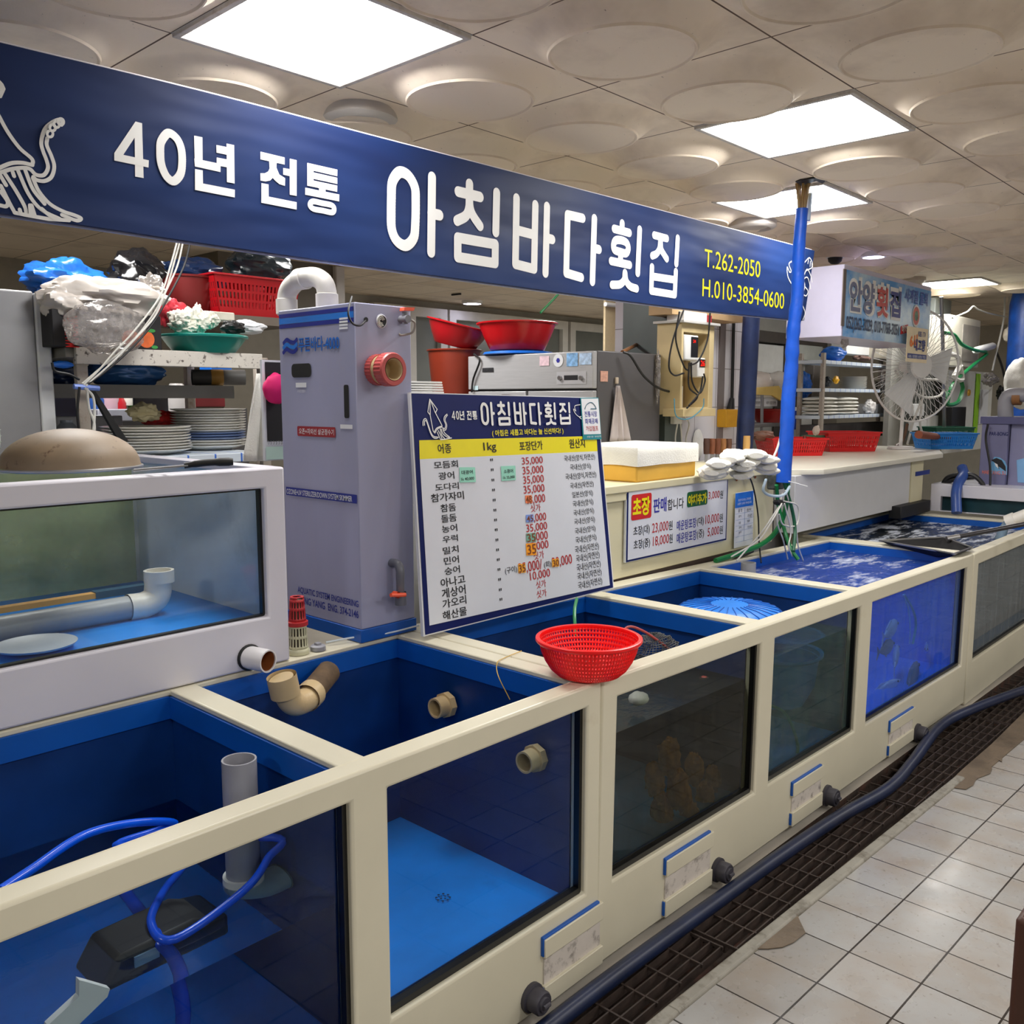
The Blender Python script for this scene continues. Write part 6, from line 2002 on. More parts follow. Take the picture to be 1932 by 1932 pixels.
# towel, calendar by the filter cabinet
p = W(478, 790, Y=2.72)
o = thing('hanging_towel', 'white towel hanging between plates and calendar', 'towel', p)
m = MB(p)
vs, fs = [], []
for j in range(13):
    v = j/12
    for i in range(13):
        u = i/12
        x0 = 486-22*v if v < .9 else 466; x1 = 496+5*v
        q = W(x0+(x1-x0)*u, 705+165*v, Y=2.72)
        vs.append(V((q.x, 2.72+.014*sin(u*9+v*2)*(.4+v), q.z)))
for j in range(12):
    for i in range(12): fs.append((j*13+i, j*13+i+1, (j+1)*13+i+1, (j+1)*13+i))
m.add(vs, fs); m.build('towel_cloth', CLOTH, o, solid=.008)
a, b, c, d = rY(497, 560, 680, 868, 2.66)
cal = thing('wall_calendar', 'spiral calendar with black cover hanging beside the filter cabinet', 'calendar', (a, 2.66, c))
o1 = V(cal.location)
m = MB(o1); m.box((a, 2.66, c), (b, 2.672, d)); m.build('page_block', PAPER, cal)
flatq('black_cover', 502, 560, 684, 832, 2.658, M('calendar_black', (22, 20, 22), .5), cal, o1)
flatq('mint_page', 502, 560, 842, 866, 2.657, M('mint_page', (186, 214, 200), .6), cal, o1)
m = MB(o1)
for i in range(9):
    q = W(506+i*5, 835, Y=2.655); m.tube(crv([q+V((0, 0, -.006)), q+V((0, -.005, 0)), q+V((0, 0, .006))], 3), .0012, 5)
m.build('spiral_binding', STEEL, cal)
p = W(522, 734, Y=2.63)
m = MB(p); m.blob(p, (.05, .03, .05), .12, 2, 6, 20, 14)
single(m, 'pink_pompon', M('hot_pink', (226, 24, 110), .7), 'hot pink round ornament peeking past the filter cabinet', 'ornament').location = p
for i in range(5):
    z = W(800, 742, Y=2.6).z+.0095*i
    a, b = W(768, 730, Y=2.6).x, W(838-i*.8, 730, Y=2.6).x
    m = MB((a, 2.6, z)); m.box((a, 2.6, z), (b, 2.9, z+.007))
    single(m, 'foam_tray', WHITE, ('lowest' if i == 0 else 'topmost' if i == 4 else 'middle')+' white foam tray stacked behind the price board', 'tray', 'white trays behind the price board', bevel=.002).location = (a, 2.6, z)
zt = W(800, 742, Y=2.6).z
xa_, xb_ = W(768, 742, Y=2.6).x, 2.5
m = MB((xa_, 2.6, 0)); m.box((xa_, 2.6, 0), (xb_, 2.9, zt-.001))
single(m, 'prep_cabinet', M('prep_grey', (150, 150, 150), .5), 'grey cabinet behind the price board carrying the white trays', 'cabinet').location = (xa_, 2.6, 0)

# ================================================================ steel fridge with basins
FXc, FYc = 3.922, 3.0
FZ = 1.812
sf = thing('kitchen_fridge', 'grey steel kitchen fridge with stickers and control panel', 'fridge', (FXc, FYc, 0))
o1 = V(sf.location)
FST = M('brushed_fridge_steel', (182, 182, 184), .38, .25, var=.05, stretch=(1, 1, 14))
FDK = M('fridge_dark_side', (92, 90, 92), .5, .2, var=.12, vs=2)
m = MB(o1)
YB2 = W(890, 673, X=FXc).y
m.box((FXc, FYc, .05), (4.53, YB2, FZ)); m.build('cabinet', FDK, sf, bevel=.006)
zg = W(1000, 738, X=FXc).z
m = MB(o1); m.box((FXc-.035, FYc+.004, zg+.012), (FXc, YB2-.004, FZ-.004)); m.build('upper_panel', FST, sf, bevel=.004)
for i, (ya, yb) in enumerate(((FYc+.004, FYc+(YB2-FYc)*.49), (FYc+(YB2-FYc)*.51, YB2-.004))):
    m = MB(o1); m.box((FXc-.035, ya, .5), (FXc, yb, zg)); d = m.build('door', FST, sf, bevel=.004)
    m = MB(o1); m.box((FXc-.055, ya+.03, 1.0), (FXc-.034, ya+.05, 1.25)); m.build('door_handle', STEEL, d)
XF = FXc-.037


def xq(name, x0, x1, yt, yb, X, mat, par, oo):
    xm, ym = (x0+x1)/2, (yt+yb)/2
    a, b, c, d = W(x0, ym, X=X).y, W(x1, ym, X=X).y, W(xm, yb, X=X).z, W(xm, yt, X=X).z
    m = MB(oo); m.quad((X, a, c), (X, b, c), (X, b, d), (X, a, d))
    return m.build(name, mat, par, smooth=False), (a, b, c, d)


cp_, r = xq('control_panel', 1050, 1106, 701, 725, XF, M('panel_silver', (196, 196, 200), .4, .3), sf, o1)
xq('display', 1064, 1090, 708, 717, XF-.001, INK, cp_, o1)
for px in (1057, 1097):
    q = W(px, 713, X=XF); m = MB(o1); m.lathe([(0, .012), (.012, .012), (.013, 0)], axm(q, (-1, 0, 0)), 16); m.build('dial', STEEL, cp_)
for nm, lb, x0, x1, yt, yb, mt in (('sticker', 'pink printed sticker on the fridge', 1018, 1036, 672, 690, M('pink_sticker', (226, 196, 206), .5, var=.15, vs=60)), ('sticker', 'blue and white energy sticker on the fridge', 1069, 1090, 666, 691, M('blue_sticker', (130, 176, 226), .5, var=.4, vs=45)),
                                   ('sticker', 'pale blue sticker nearest the dark fridge side', 1093, 1116, 666, 688, M('pale_sticker', (176, 200, 230), .5, var=.3, vs=45)), ('sticker', 'tiny pale sticker low on the fridge panel', 893, 902, 728, 736, M('tiny_sticker', (186, 210, 216), .5))):
    o = thing(nm, lb, 'sticker', W((x0+x1)/2, (yt+yb)/2, X=XF))
    xq('print', x0, x1, yt, yb, XF-.0008, mt, o, V(o.location))
q = W(1053, 680, X=XF-.001)
o = thing('sticker', 'round white sticker with blue emblem on the fridge', 'sticker', q)
m = MB(q); m.lathe([(0, 0), (.036, 0)], axm(q, (-1, 0, 0)), 24); m.build('disc', PAPER, o, smooth=False)
m = MB(q); m.lathe([(0, .001), (.014, .001)], axm(q, (-1, 0, 0)), 6); m.build('emblem', BLUEINK, o, smooth=False)
xq('name_plate', 910, 931, 694, 702, XF-.001, M('plate_dark', (70, 70, 74), .3, .5, var=.4, vs=60), sf, o1)
slab('paper_tag', 'orange printed tag stuck on the dark fridge side', 'tag', 1133, 1147, 700, 720, FYc-.003, .002, M('orange_tag', (206, 158, 140), .6, var=.2, vs=60), None, None, 0)
p = W(1164, 718, Y=FYc-.01)
o = thing('hook_towel', 'white towel hanging from a hook on the dark fridge side', 'towel', p)
m = MB(p); m.box(p+V((-.013, -.004, -.018)), p+V((.013, .008, .018))); m.build('hook', M('beige_hook', (196, 180, 160), .5), o, bevel=.004)
m = MB(p)
vs, fs = [], []
for j in range(13):
    v = j/12
    w0, w1 = 1163-12*v, 1165+26*v
    for i in range(11):
        q = W(w0+(w1-w0)*i/10, 728+105*v, Y=FYc-.02)
        vs.append(V((q.x, FYc-.025+.010*sin(i*1.9+v), q.z)))
for j in range(12):
    for i in range(10): fs.append((j*11+i, j*11+i+1, (j+1)*11+i+1, (j+1)*11+i))
m.add(vs, fs); m.build('towel_cloth', M('grey_white_cotton', (206, 196, 196), .9), o, solid=.006)
bag('plastic_film', 'loose clear film hanging at the fridge corner', 1241, 708, FYc-.02, .03, .26, .03, t, 71, .5, 'film')
# lid, basins, tub
lc = W(978, 667, Z=FZ+.012)
lc.z = FZ+.002
m = MB(lc); m.lathe([(0, .022), (.16, .022), (.205, .016), (.215, .004), (.205, 0), (0, 0)], Matrix.Translation(lc), 48)
single(m, 'tub_cover', BLUEPL, 'bright blue round lid lying on top of the fridge', 'lid').location = lc
RB = M('red_basin_plastic', (190, 20, 28), .25, var=.05)
rb = V((lc.x-.01, lc.y+.0, FZ+.026))
basin('red_basin', 'wide red basin standing on the blue lid on the fridge', rb, .165, .232, .165, RB)
tp = W(858, 735, Y=4.15)
tz = W(858, 660, Y=4.15).z
tb = V((tp.x, 4.15, tz-.32))
basin('brown_tub', 'tall red brown tub standing beside the fridge', tb, .135, .165, .32, M('brown_plastic', (126, 44, 26), .4, var=.06), None, 'tub')
m = MB((tb.x, tb.y, 0)); m.box((tb.x-.2, tb.y-.2, 0), (tb.x+.2, tb.y+.2, tb.z))
single(m, 'tub_stand', M('stand_dark', (60, 50, 48), .6), 'dark stand carrying the brown tub beside the fridge', 'stand').location = (tb.x, tb.y, 0)
basin('red_basin', 'tilted dark red basin resting on the brown tub', V((tb.x-.02, tb.y-.02, tz+.02)), .13, .195, .14, M('dark_red_basin', (170, 22, 30), .3, var=.05), Matrix.Rotation(.22, 4, 'X') @ Matrix.Rotation(.12, 4, 'Y'))
# blue bin, blind, stick
bn = W(1219, 590, Y=3.75)
hb = bn.z-1.15
bo = V((bn.x, 3.75, 1.15))
o = basin('blue_bin', 'tall blue plastic bin behind the fridge', bo, .125, .165, hb, M('bin_blue', (16, 84, 176), .3, var=.06), None, 'bin')
m = MB((bo.x, bo.y, 0)); m.box((bo.x-.2, bo.y-.18, 0), (bo.x+.2, bo.y+.25, 1.148))
single(m, 'bin_stand', M('stand_dark', (60, 50, 48), .6), 'low stand carrying the blue bin', 'stand').location = (bo.x, bo.y, 0)
slab('roller_blind', 'cream roller blind behind the blue bin', 'blind', 1141, 1290, 572, 760, 4.5, .02, M('cream_blind', (196, 176, 140), .8, var=.05, vs=40))
m = MB(); m.tube([W(1142, 574, Y=4.47), W(1300, 590, Y=4.47)], .018, 10)
single(m, 'blind_rail', WHITE, 'white rail at the top of the cream roller blind', 'rail')
m = MB(); m.cyl(W(1174, 664, Y=3.1), W(1218, 642, Y=3.35), .011, 8)
single(m, 'wooden_stick', WOOD, 'brown stick lying on the dark side of the fridge top', 'stick')
cable([W(1176, 664, Y=2.97), W(1190, 672, Y=2.95), W(1215, 710, Y=2.93), W(1245, 733, Y=2.93), W(1277, 742, Y=2.95)], .007, WIREBLACK, 'thick black cable from the fridge top to the socket strip', 'black_cable')
cable([W(1075, 524, Y=3.4)+V((.05, 0, .1)), W(1075, 524, Y=3.4), W(1052, 556, Y=3.4), W(1020, 590, Y=3.4)], .007, WIREGREEN, 'green hose hanging from the banner over the red basin', 'green_hose', 'hose')
cable([W(894, 668, X=3.88), W(905, 680, X=3.87), W(893, 715, X=3.87), W(890, 740, X=3.87)], .006, WIREBLACK, 'black cable at the edge of the fridge panel', 'black_cable')
# person bending behind the price board
pp = W(958, 752, Y=3.15)
per = thing('person', 'person with dark hair mostly hidden behind the price board', 'person', (pp.x, pp.y, .4))
o1 = V(per.location)


def skin(name, joints, edges, mat, par, root=0, sub=2):
    me = bpy.data.meshes.new(name)
    me.from_pydata([tuple(V(j[0])-o1) for j in joints], edges, [])
    me.materials.append(mat)
    o = bpy.data.objects.new(name, me); COL.objects.link(o); o.parent = par
    md = o.modifiers.new('skin', 'SKIN')
    for i, j in enumerate(joints): me.skin_vertices[0].data[i].radius = (j[1], j[1])
    me.skin_vertices[0].data[root].use_root = True
    s2 = o.modifiers.new('smooth', 'SUBSURF'); s2.levels = sub; s2.render_levels = sub
    for p in me.polygons: p.use_smooth = True
    return o


h = V((pp.x, pp.y, pp.z-.10))
J = [((h.x, h.y, h.z-.62), .15), ((h.x, h.y, h.z-.35), .14), ((h.x, h.y, h.z-.22), .13), ((h.x, h.y, h.z-.13), .055), ((h.x, h.y-.01, h.z-.02), .085), ((h.x, h.y-.01, h.z+.045), .08),
     ((h.x-.19, h.y, h.z-.24), .055), ((h.x-.24, h.y-.05, h.z-.48), .042), ((h.x-.18, h.y-.2, h.z-.60), .034), ((h.x+.19, h.y, h.z-.24), .055), ((h.x+.24, h.y-.05, h.z-.48), .042), ((h.x+.18, h.y-.2, h.z-.60), .034)]
for sg in (-1, 1): J += [((h.x+sg*.09, h.y, h.z-.70), .10), ((h.x+sg*.10, h.y-.02, h.z-1.05), .065), ((h.x+sg*.10, h.y, zfloor(h.x)+.08), .045), ((h.x+sg*.10, h.y-.14, zfloor(h.x)+.045), .04)]
skin('body', J, [(0, 1), (1, 2), (2, 3), (3, 4), (4, 5), (2, 6), (6, 7), (7, 8), (2, 9), (9, 10), (10, 11), (0, 12), (12, 13), (13, 14), (14, 15), (0, 16), (16, 17), (17, 18), (18, 19)], M('dark_clothes', (60, 60, 70), .8), per)
m = MB(o1); m.blob(h+V((0, .015, .035)), (.105, .115, .085), .12, 5, 3, 30, 20); m.build('hair', M('dark_brown_hair', (42, 28, 26), .5, var=.4, vs=40), per)

# ================================================================ tiled pillar with control cabinet
YP = 3.05
t = NT('white_wall_tiles')
v_ = t.coord()
sx = t.n('ShaderNodeSeparateXYZ'); t.l(v_, sx.inputs[0])
cx = t.n('ShaderNodeCombineXYZ'); t.l(sx.outputs[0], cx.inputs[0]); t.l(sx.outputs[2], cx.inputs[1])
br = t.n('ShaderNodeTexBrick', offset=0, squash=1)
for k, x in (('Scale', 1), ('Mortar Size', .003), ('Mortar Smooth', .2), ('Brick Width', .25), ('Row Height', .25), ('Bias', 0)): br.inputs[k].default_value = x
br.inputs['Color1'].default_value = lin((216, 214, 220)); br.inputs['Color2'].default_value = lin((210, 208, 214)); br.inputs['Mortar'].default_value = lin((150, 146, 146))
t.l(cx.outputs[0], br.inputs['Vector'])
TILEW = t.done(t.bsdf(br.outputs['Color'], .25))
a, b, c, d = rY(1283, 1404, 585, 880, YP)
m = MB(); m.box((a, YP, 0), (b, YP+.5, ZC))
struct(m.build('wall_pillar', TILEW, smooth=False))
GGR = M('grey_green_frame', (88, 98, 96), .4, var=.05)
a2 = W(1256, 720, Y=YP-.02).x
m = MB(); m.box((a2, YP-.02, 0), (a, YP+.3, ZC))
struct(m.build('trim_6', GGR, smooth=False))
for i, (x0, x1, nm, mt) in enumerate(((1357, 1367, 'trim_7', M('steel_strip', (130, 122, 120), .4, .4, var=.2, stretch=(1, 1, .2))), )):
    q0, q1 = W(x0, 720, Y=YP-.012).x, W(x1, 720, Y=YP-.012).x
    m = MB(); m.box((q0, YP-.012, 0), (q1, YP, 2.3)); struct(m.build(nm, mt))
m = MB(); m.box((W(1268, 590, Y=2.9).x, 2.9, W(1300, 596, Y=2.9).z), (W(1402, 600, Y=2.9).x, 3.06, W(1300, 575, Y=2.9).z))
single(m, 'wooden_beam', M('tan_beam', (176, 146, 106), .6, var=.08), 'tan beam over the control cabinet under the banner', 'beam')
CAB = M('cream_cabinet', (206, 186, 140), .5, var=.06)
YK = 2.86
a, b, c, d = rY(1285, 1346, 612, 782, YK)
kb = thing('control_cabinet', 'open cream control cabinet with red digital displays on the tiled pillar', 'cabinet', (a, YK, c))
o1 = V(kb.location)
m = MB(o1); m.panel([a, a+.02, b-.05, b], [c, c+.04, d-.05, d], {(1, 1)}, lambda u, v, tt: (u, tt, v), YK, YK+.17); m.build('case', CAB, kb, bevel=.003)
m = MB(o1); m.quad((a, YK+.165, c), (b, YK+.165, c), (b, YK+.165, d), (a, YK+.165, d)); m.build('back_plate', M('cab_back', (150, 128, 88), .6), kb)
m = MB(o1); m.box((a-.03, YK-.03, d), (b+.02, YK+.18, d+.015)); m.build('top_shelf', M('grey_lid', (190, 188, 184), .4), kb, bevel=.002)
m = MB(o1); m.box((a-.03, YK-.04, c-.01), (b-.03, YK+.1, c+.035)); m.build('bottom_ledge', CAB, kb, bevel=.002)
LED = M_emit('red_led', (255, 40, 30), .7)
for i, (x0, x1, yt, yb, yy, lb) in enumerate(((1292, 1318, 632, 680, YK-.01, 'white temperature controller with dark screen in the cream cabinet'), (1317, 1332, 675, 712, YK+.03, 'small white controller with red digits in the cream cabinet'))):
    a3, b3, c3, d3 = rY(x0, x1, yt, yb, yy)
    o = thing('temperature_controller', lb, 'controller', (a3, yy, c3))
    m = MB(V(o.location)); m.box((a3, yy, c3), (b3, yy+.06, d3)); m.build('housing', WHITE, o, bevel=.008)
    if i == 0:
        flatq('screen', 1304, 1317, 636, 674, yy-.002, INK, o, V(o.location)); a4 = rY(1308, 1313, 641, 647, yy-.004)
    else:
        flatq('screen', 1320, 1331, 678, 693, yy-.002, INK, o, V(o.location)); a4 = rY(1322, 1330, 680, 691, yy-.004)
    m = MB(V(o.location)); m.text('26' if i else '24', (a4[0], yy-.004, a4[2]), (1, 0, 0), (0, 0, 1), a4[1]-a4[0], a4[3]-a4[2], .02); m.build('red_digits', LED, o, smooth=False)
a3, b3, c3, d3 = rY(1291, 1334, 598, 611, YK)
m = MB(); z0 = d+.015
m.box((a3, YK, z0), (b3, YK+.12, z0+.055)); single(m, 'tissue_box', WHITE, 'white tissue box on top of the cream control cabinet', 'box', bevel=.004)
m = MB(); m.box((b3+.005, YK+.02, z0), (b3+.09, YK+.12, z0+.05)); single(m, 'red_box', M('matt_red_box', (150, 34, 40), .5), 'small red box beside the white tissue box', 'box', bevel=.003)
for i, pts in enumerate(([(1290, 585), (1270, 640), (1262, 690), (1272, 708), (1290, 704)], [(1282, 588), (1275, 640), (1290, 690), (1300, 700)], [(1340, 588), (1335, 640), (1318, 680), (1300, 690)], [(1304, 684), (1306, 720), (1320, 742), (1330, 720), (1328, 705)], [(1300, 684), (1300, 730), (1316, 748), (1296, 770)], [(1326, 710), (1320, 740), (1300, 765)])):
    cable([W(x, y, Y=YK-.03-.006*i) for x, y in pts], .005, WIREBLACK, ('black cable looped beside the cream control cabinet', 'black cable hanging under the banner hem by the cabinet', 'thin black cable crossing the cabinet opening', 'black cable curled below the small controller', 'black cable under the larger controller', 'black cable dropping to the cabinet ledge')[i], 'black_cable')
o = slab('socket_strip', 'white socket strip on the grey green frame', 'socket', 1273, 1288, 728, 800, YP-.06, .03, WHITE)
for i, pts in enumerate(([(1278, 800), (1274, 830), (1280, 870)], [(1284, 800), (1286, 835), (1282, 872)], [(1290, 785), (1300, 800), (1294, 830), (1296, 862)])):
    cable([W(x, y, Y=YP-.05) for x, y in pts], .005, WIREWHITE, ('white cable falling from the socket strip', 'white cable beside the grey green frame foot', 'tan white cable below the cream cabinet')[i], 'white_cable')
cable([W(x, y, Y=YK-.05) for x, y in ((1272, 752), (1276, 785), (1300, 790), (1325, 770), (1328, 752))], .003, M('cyan_cable', (60, 140, 170), .5), 'thin blue cable under the cream cabinet', 'blue_cable')
m = MB(); m.tube([W(1385, 590, Y=YP-.02), W(1381, 755, Y=YP-.02)], .011, 10); m.tube([W(1381, 752, Y=YP-.02), W(1378, 775, Y=YP-.03)], [.016, .03], 10)
single(m, 'black_conduit', WIREBLACK, 'black conduit running down the tiled pillar to the yellow box', 'conduit')
slab('yellow_box', 'mustard yellow plastic box under the black conduit', 'box', 1370, 1393, 772, 806, YP-.07, .07, M('mustard', (206, 150, 20), .4, var=.08))
p = W(1315, 838, Y=YP-.01)
m = MB(p); m.lathe([(0, .02), (.05, .02), (.06, .01), (.06, 0)], axm(p, (0, -1, 0)), 28, sx=.9, sy=1.6); single(m, 'wall_dispenser', WHITE, 'white oval wall dispenser on the tiled pillar', 'dispenser').location = p
a, b, c, d = rY(1238, 1275, 800, 872, 3.3)
po = thing('poster', 'navy drink poster with a smiling face beyond the fridge', 'poster', (a, 3.3, c))
m = MB(V(po.location)); m.box((a, 3.3, c), (b, 3.305, W(1256, 690, Y=3.3).z)); m.build('sheet', NAVY, po)
m = MB(V(po.location)); q = W(1250, 822, Y=3.298); m.lathe([(0, 0), (.03, 0)], axm(q, (0, -1, 0)), 20, sx=.85, sy=1.15); q = W(1250, 858, Y=3.298); m.lathe([(0, 0), (.06, 0)], axm(q, (0, -1, 0)), 20, sx=1, sy=.9); m.build('portrait_print', M('skin_print', (196, 150, 130), .6), po, smooth=False)
m = MB(V(po.location)); q = W(1253, 828, Y=3.2988); m.lathe([(0, 0), (.055, 0)], axm(q, (0, -1, 0)), 20, sx=.8, sy=1.3); m.build('hair_print', M('hair_print', (40, 26, 26), .6), po, smooth=False)
m = MB(V(po.location)); r = rY(1238, 1251, 758, 783, 3.298); m.text('닥', (r[0], 3.298, r[2]), (1, 0, 0), (0, 0, 1), r[1]-r[0], r[3]-r[2], .03); m.build('poster_lettering', YELLOW, po, smooth=False)
flatq('white_band', 1238, 1262, 690, 722, 3.298, PAPER, po, V(po.location)); flatq('sky_band', 1238, 1262, 724, 748, 3.298, M('sky_print', (120, 180, 226), .5), po, V(po.location))

# dark blue slanting wrapped post
q0, q1 = W(1420, 590, Y=2.7), W(1402, 890, Y=2.7)
m = MB(q1)
q = [q1.lerp(q0+V((0, 0, .25)), i/24) for i in range(25)]
m.tube(q, [.052+.004*noise.noise(V((i*.6, 0, 0))) for i in range(25)], 16)
single(m, 'wrapped_post', M('dark_blue_wrap', (9, 28, 68), .5, var=.3, vs=10, bump=.6, bsc=20), 'dark blue plastic wrapped post between the pillar and the red baskets', 'post').location = q1

# ================================================================ next stall: baskets, racks, fan, sign
CZ = 1.168
p = W(1490, 862, Z=CZ)
f0, f1, f2 = W(1420, 864, Z=CZ), W(1555, 874, Z=CZ), W(1558, 866, Z=CZ)
bc1 = V((W(1490, 858, Z=CZ).x, W(1490, 858, Z=CZ).y, CZ))
HR = M('bright_red_plastic', (212, 26, 30), .32, var=.04)
crate('red_basket', 'red slotted basket nearest the blue pole on the white counter', bc1, .40, .30, .115, HR, radians(-38), .14)
crate('red_basket', 'red slotted basket farther along the white counter', V((W(1590, 850, Z=CZ).x, W(1590, 850, Z=CZ).y, CZ)), .42, .32, .14, HR, radians(-38), .14)
p = V((bc1.x, bc1.y, CZ+.11))
bag('dried_fish', 'brown dried fish lying over the far corner of the nearest red basket', 1438, 822, p.y+.12, .30, .07, .09, M('dried_fish', (136, 98, 80), .6, var=.3, vs=12), 81, .3, 'fish')
m = MB(); q = W(1532, 820, Y=p.y+.05); m.box(q+V((-.05, -.06, -.02)), q+V((.09, .06, -.005)), None)
single(m, 'green_board', M('green_board', (60, 110, 80), .5), 'green chopping board in the nearest red basket', 'board')
bag('white_scraper', 'white plastic scraper sticking out of the nearest red basket', 1540, 812, p.y+.0, .09, .07, .04, M('ivory_plastic', (222, 210, 196), .5), 83, .25, 'scraper')

# blue basket and green crate on the far worktop
BB = M('basket_blue', (30, 130, 212), .35, var=.05)
q = W(1780, 846, Z=CZ+.0)
crate('blue_basket', 'blue slotted basket at the far corner of the worktop', V((q.x, q.y, CZ)), .40, .26, .12, BB, radians(-40), .14)
q2 = W(1760, 822, Y=q.y)
m = MB(); m.tube([W(1733, 820, Y=q.y), W(1790, 826, Y=q.y)], [.03, .022], 10); single(m, 'wooden_club', M('reddish_wood', (140, 74, 48), .6), 'brown wooden club lying in the blue basket', 'club')
q = W(1822, 838, Z=CZ)
crate('green_crate', 'dark green crate behind the blue basket', V((q.x+.1, q.y+.2, CZ)), .36, .28, .14, M('dark_green_plastic', (12, 84, 62), .4), radians(-40), .08)

# rack
YQ = 3.35
x0, x1 = W(1548, 740, Y=YQ).x, W(1700, 740, Y=YQ).x
sr = thing('steel_rack', 'steel rack of plates and folded towels behind the red baskets', 'shelf', (x0, YQ, CZ))
o1 = V(sr.location)
zz = [W(1620, y, Y=YQ).z for y in (684, 734, 782)]
for z in zz:
    m = MB(o1); m.box((x0, YQ, z-.03), (x1, YQ+.22, z)); m.build('shelf_board', LINER, sr, bevel=.002)
for px in (1551, 1697):
    for yy in (YQ, YQ+.2):
        x = W(px, 740, Y=YQ).x
        m = MB(o1); m.box((x-.02, yy-.015, CZ), (x+.02, yy+.015, zz[0]+.06)); m.build('post', POST, sr)
m = MB(o1); m.box((x0+.03, YQ+.1, CZ+.02), (x1-.03, YQ+.2, CZ+.16)); m.build('dark_base_unit', M('rack_base_dark', (70, 66, 66), .6, var=.3, vs=6), sr)
bag('blue_bag', 'bright blue bag on the top board of the steel rack', 1572, 668, YQ+.1, .28, .13, .2, BLUEPL, 91, .25)
slab('white_carton', 'small white carton on the top board of the steel rack', 'carton', 1597, 1641, 649, 669, YQ+.2, .15, WHITE)
bag('goods_bag', 'brown goods in a bag below the small white carton', 1625, 676, YQ+.02, .30, .05, .1, M('brown_goods', (104, 76, 66), .7, var=.5, vs=20), 92, .4)
slab('cream_carton', 'cream carton beside the fan on the steel rack', 'carton', 1659, 1694, 648, 678, YQ+.1, .2, M('cream_carton', (206, 198, 180), .6))
GS = 'white plates on the steel rack'
for i in range(9):
    q = W(1616, 729, Y=YQ+.15)
    m = MB((0, 0, 0)); m.lathe([(0, 0), (.075, 0), (.12, .014), (.124, .016), (.115, .013), (0, .004)], None, 40)
    single(m, 'serving_plate', PLATE, ('lowest plate' if i == 0 else 'topmost plate' if i == 8 else 'white plate inside')+' of the stack on the steel rack', 'plate', GS).location = (q.x, YQ+.18, zz[1]+.013*i)
for i in range(6):
    q = W(1676, 729, Y=YQ+.15)
    m = MB((0, 0, 0)); m.lathe([(0, 0), (.07, 0), (.105, .014), (.109, .016), (.10, .013), (0, .004)], None, 32)
    single(m, 'black_plate', BLACK, 'black plate in the dark stack on the steel rack', 'plate', 'black plates on the steel rack').location = (q.x, YQ+.18, zz[1]+.014*i)
bag('yellow_holder', 'small yellow object beside the stacked white plates', 1577, 717, YQ+.1, .07, .07, .05, M('yellow_plastic', (230, 170, 20), .4), 94, .3, 'holder')
bag('dark_jar', 'dark lump next to the small yellow object', 1560, 720, YQ+.15, .1, .09, .08, BLACK, 95, .3, 'jar')
for k, (pa, pb) in enumerate(((1551, 1590), (1590, 1629))):
    xa, xb = W(pa, 765, Y=YQ).x, W(pb, 765, Y=YQ).x
    for i in range(5):
        c = V(((xa+xb)/2, YQ+.12, zz[2]+.018+.031*i))
        m = MB(c); m.blob(c, ((xb-xa)*.56, .13, .02), .08, 2, i+k*9, 26, 12)
        single(m, 'folded_towel', CLOTH, ('lowest' if i == 0 else 'topmost' if i == 4 else 'middle')+' folded towel in the '+('stack by the rack post' if k == 0 else 'stack beside the white gloves'), 'towel', 'folded towels on the steel rack').location = c
bag('glove_bundle', 'bundle of white gloves beside the folded towels', 1640, 768, YQ+.06, .17, .14, .1, M('glove_white', (222, 218, 214), .8), 97, .35, 'gloves')
slab('kitchen_scale', 'white kitchen scale on the lowest board of the steel rack', 'scale', 1656, 1694, 762, 780, YQ+.05, .2, WHITE)
bag('black_umbrella', 'black folded umbrella hanging at the rack corner', 1702, 746, YQ-.02, .07, .20, .06, BLACK, 98, .12, 'umbrella', 2)
bag('clear_bag', 'clear plastic bag hanging off the rack beside the umbrella', 1668, 716, YQ-.02, .09, .20, .07, t if hasattr(t, 'name') else MATS['clear_film'], 99, .4)

# shelf wall beyond the dark post
DW = M('dark_frame_brown', (74, 68, 64), .5, var=.1)
a, b, c, d = rY(1405, 1560, 590, 890, 4.4)
m = MB(); m.box((a-1.2, 4.4, -.2), (b+.3, 4.5, ZC)); struct(m.build('wall_kitchen', M('kitchen_wall', (176, 176, 172), .6, var=.05), smooth=False))
slab('white_cabinet', 'white cupboard door with a light streak beyond the dark post', 'cupboard', 1424, 1478, 650, 704, 4.3, .1, M('cupboard_white', (214, 214, 210), .3))
slab('door_frame', 'dark metal frame between cupboards beyond the blue pole', 'frame', 1478, 1490, 640, 890, 4.28, .1, DW)
slab('frame_rail', 'dark rail under the low ceiling beyond the banner end', 'rail', 1430, 1562, 630, 650, 4.26, .1, DW)
slab('frame_post', 'grey frame post beside the steel rack', 'frame', 1532, 1546, 690, 880, 4.2, .1, M('frame_grey', (120, 114, 110), .4))
slab('wall_box', 'grey wall box above the blue bag', 'box', 1506, 1552, 652, 680, 4.25, .1, M('box_grey', (186, 190, 184), .4))
slab('dark_recess', 'dark service hatch below the grey wall box', 'hatch', 1500, 1534, 705, 768, 4.22, .05, DW)
slab('white_shelf', 'white shelf board holding wrapped towels', 'shelf', 1416, 1484, 744, 750, 3.7, .3, WHITE)
bag('wrapped_towels', 'white towels wrapped in plastic on the white shelf', 1432, 723, 3.8, .20, .21, .25, BAGW, 101, .12, 'towels')
bag('wrapped_towels', 'second plastic wrapped towel bundle beside the blue pole', 1466, 724, 3.8, .27, .22, .25, M('milky_white', (224, 222, 218), .3), 102, .14, 'towels')
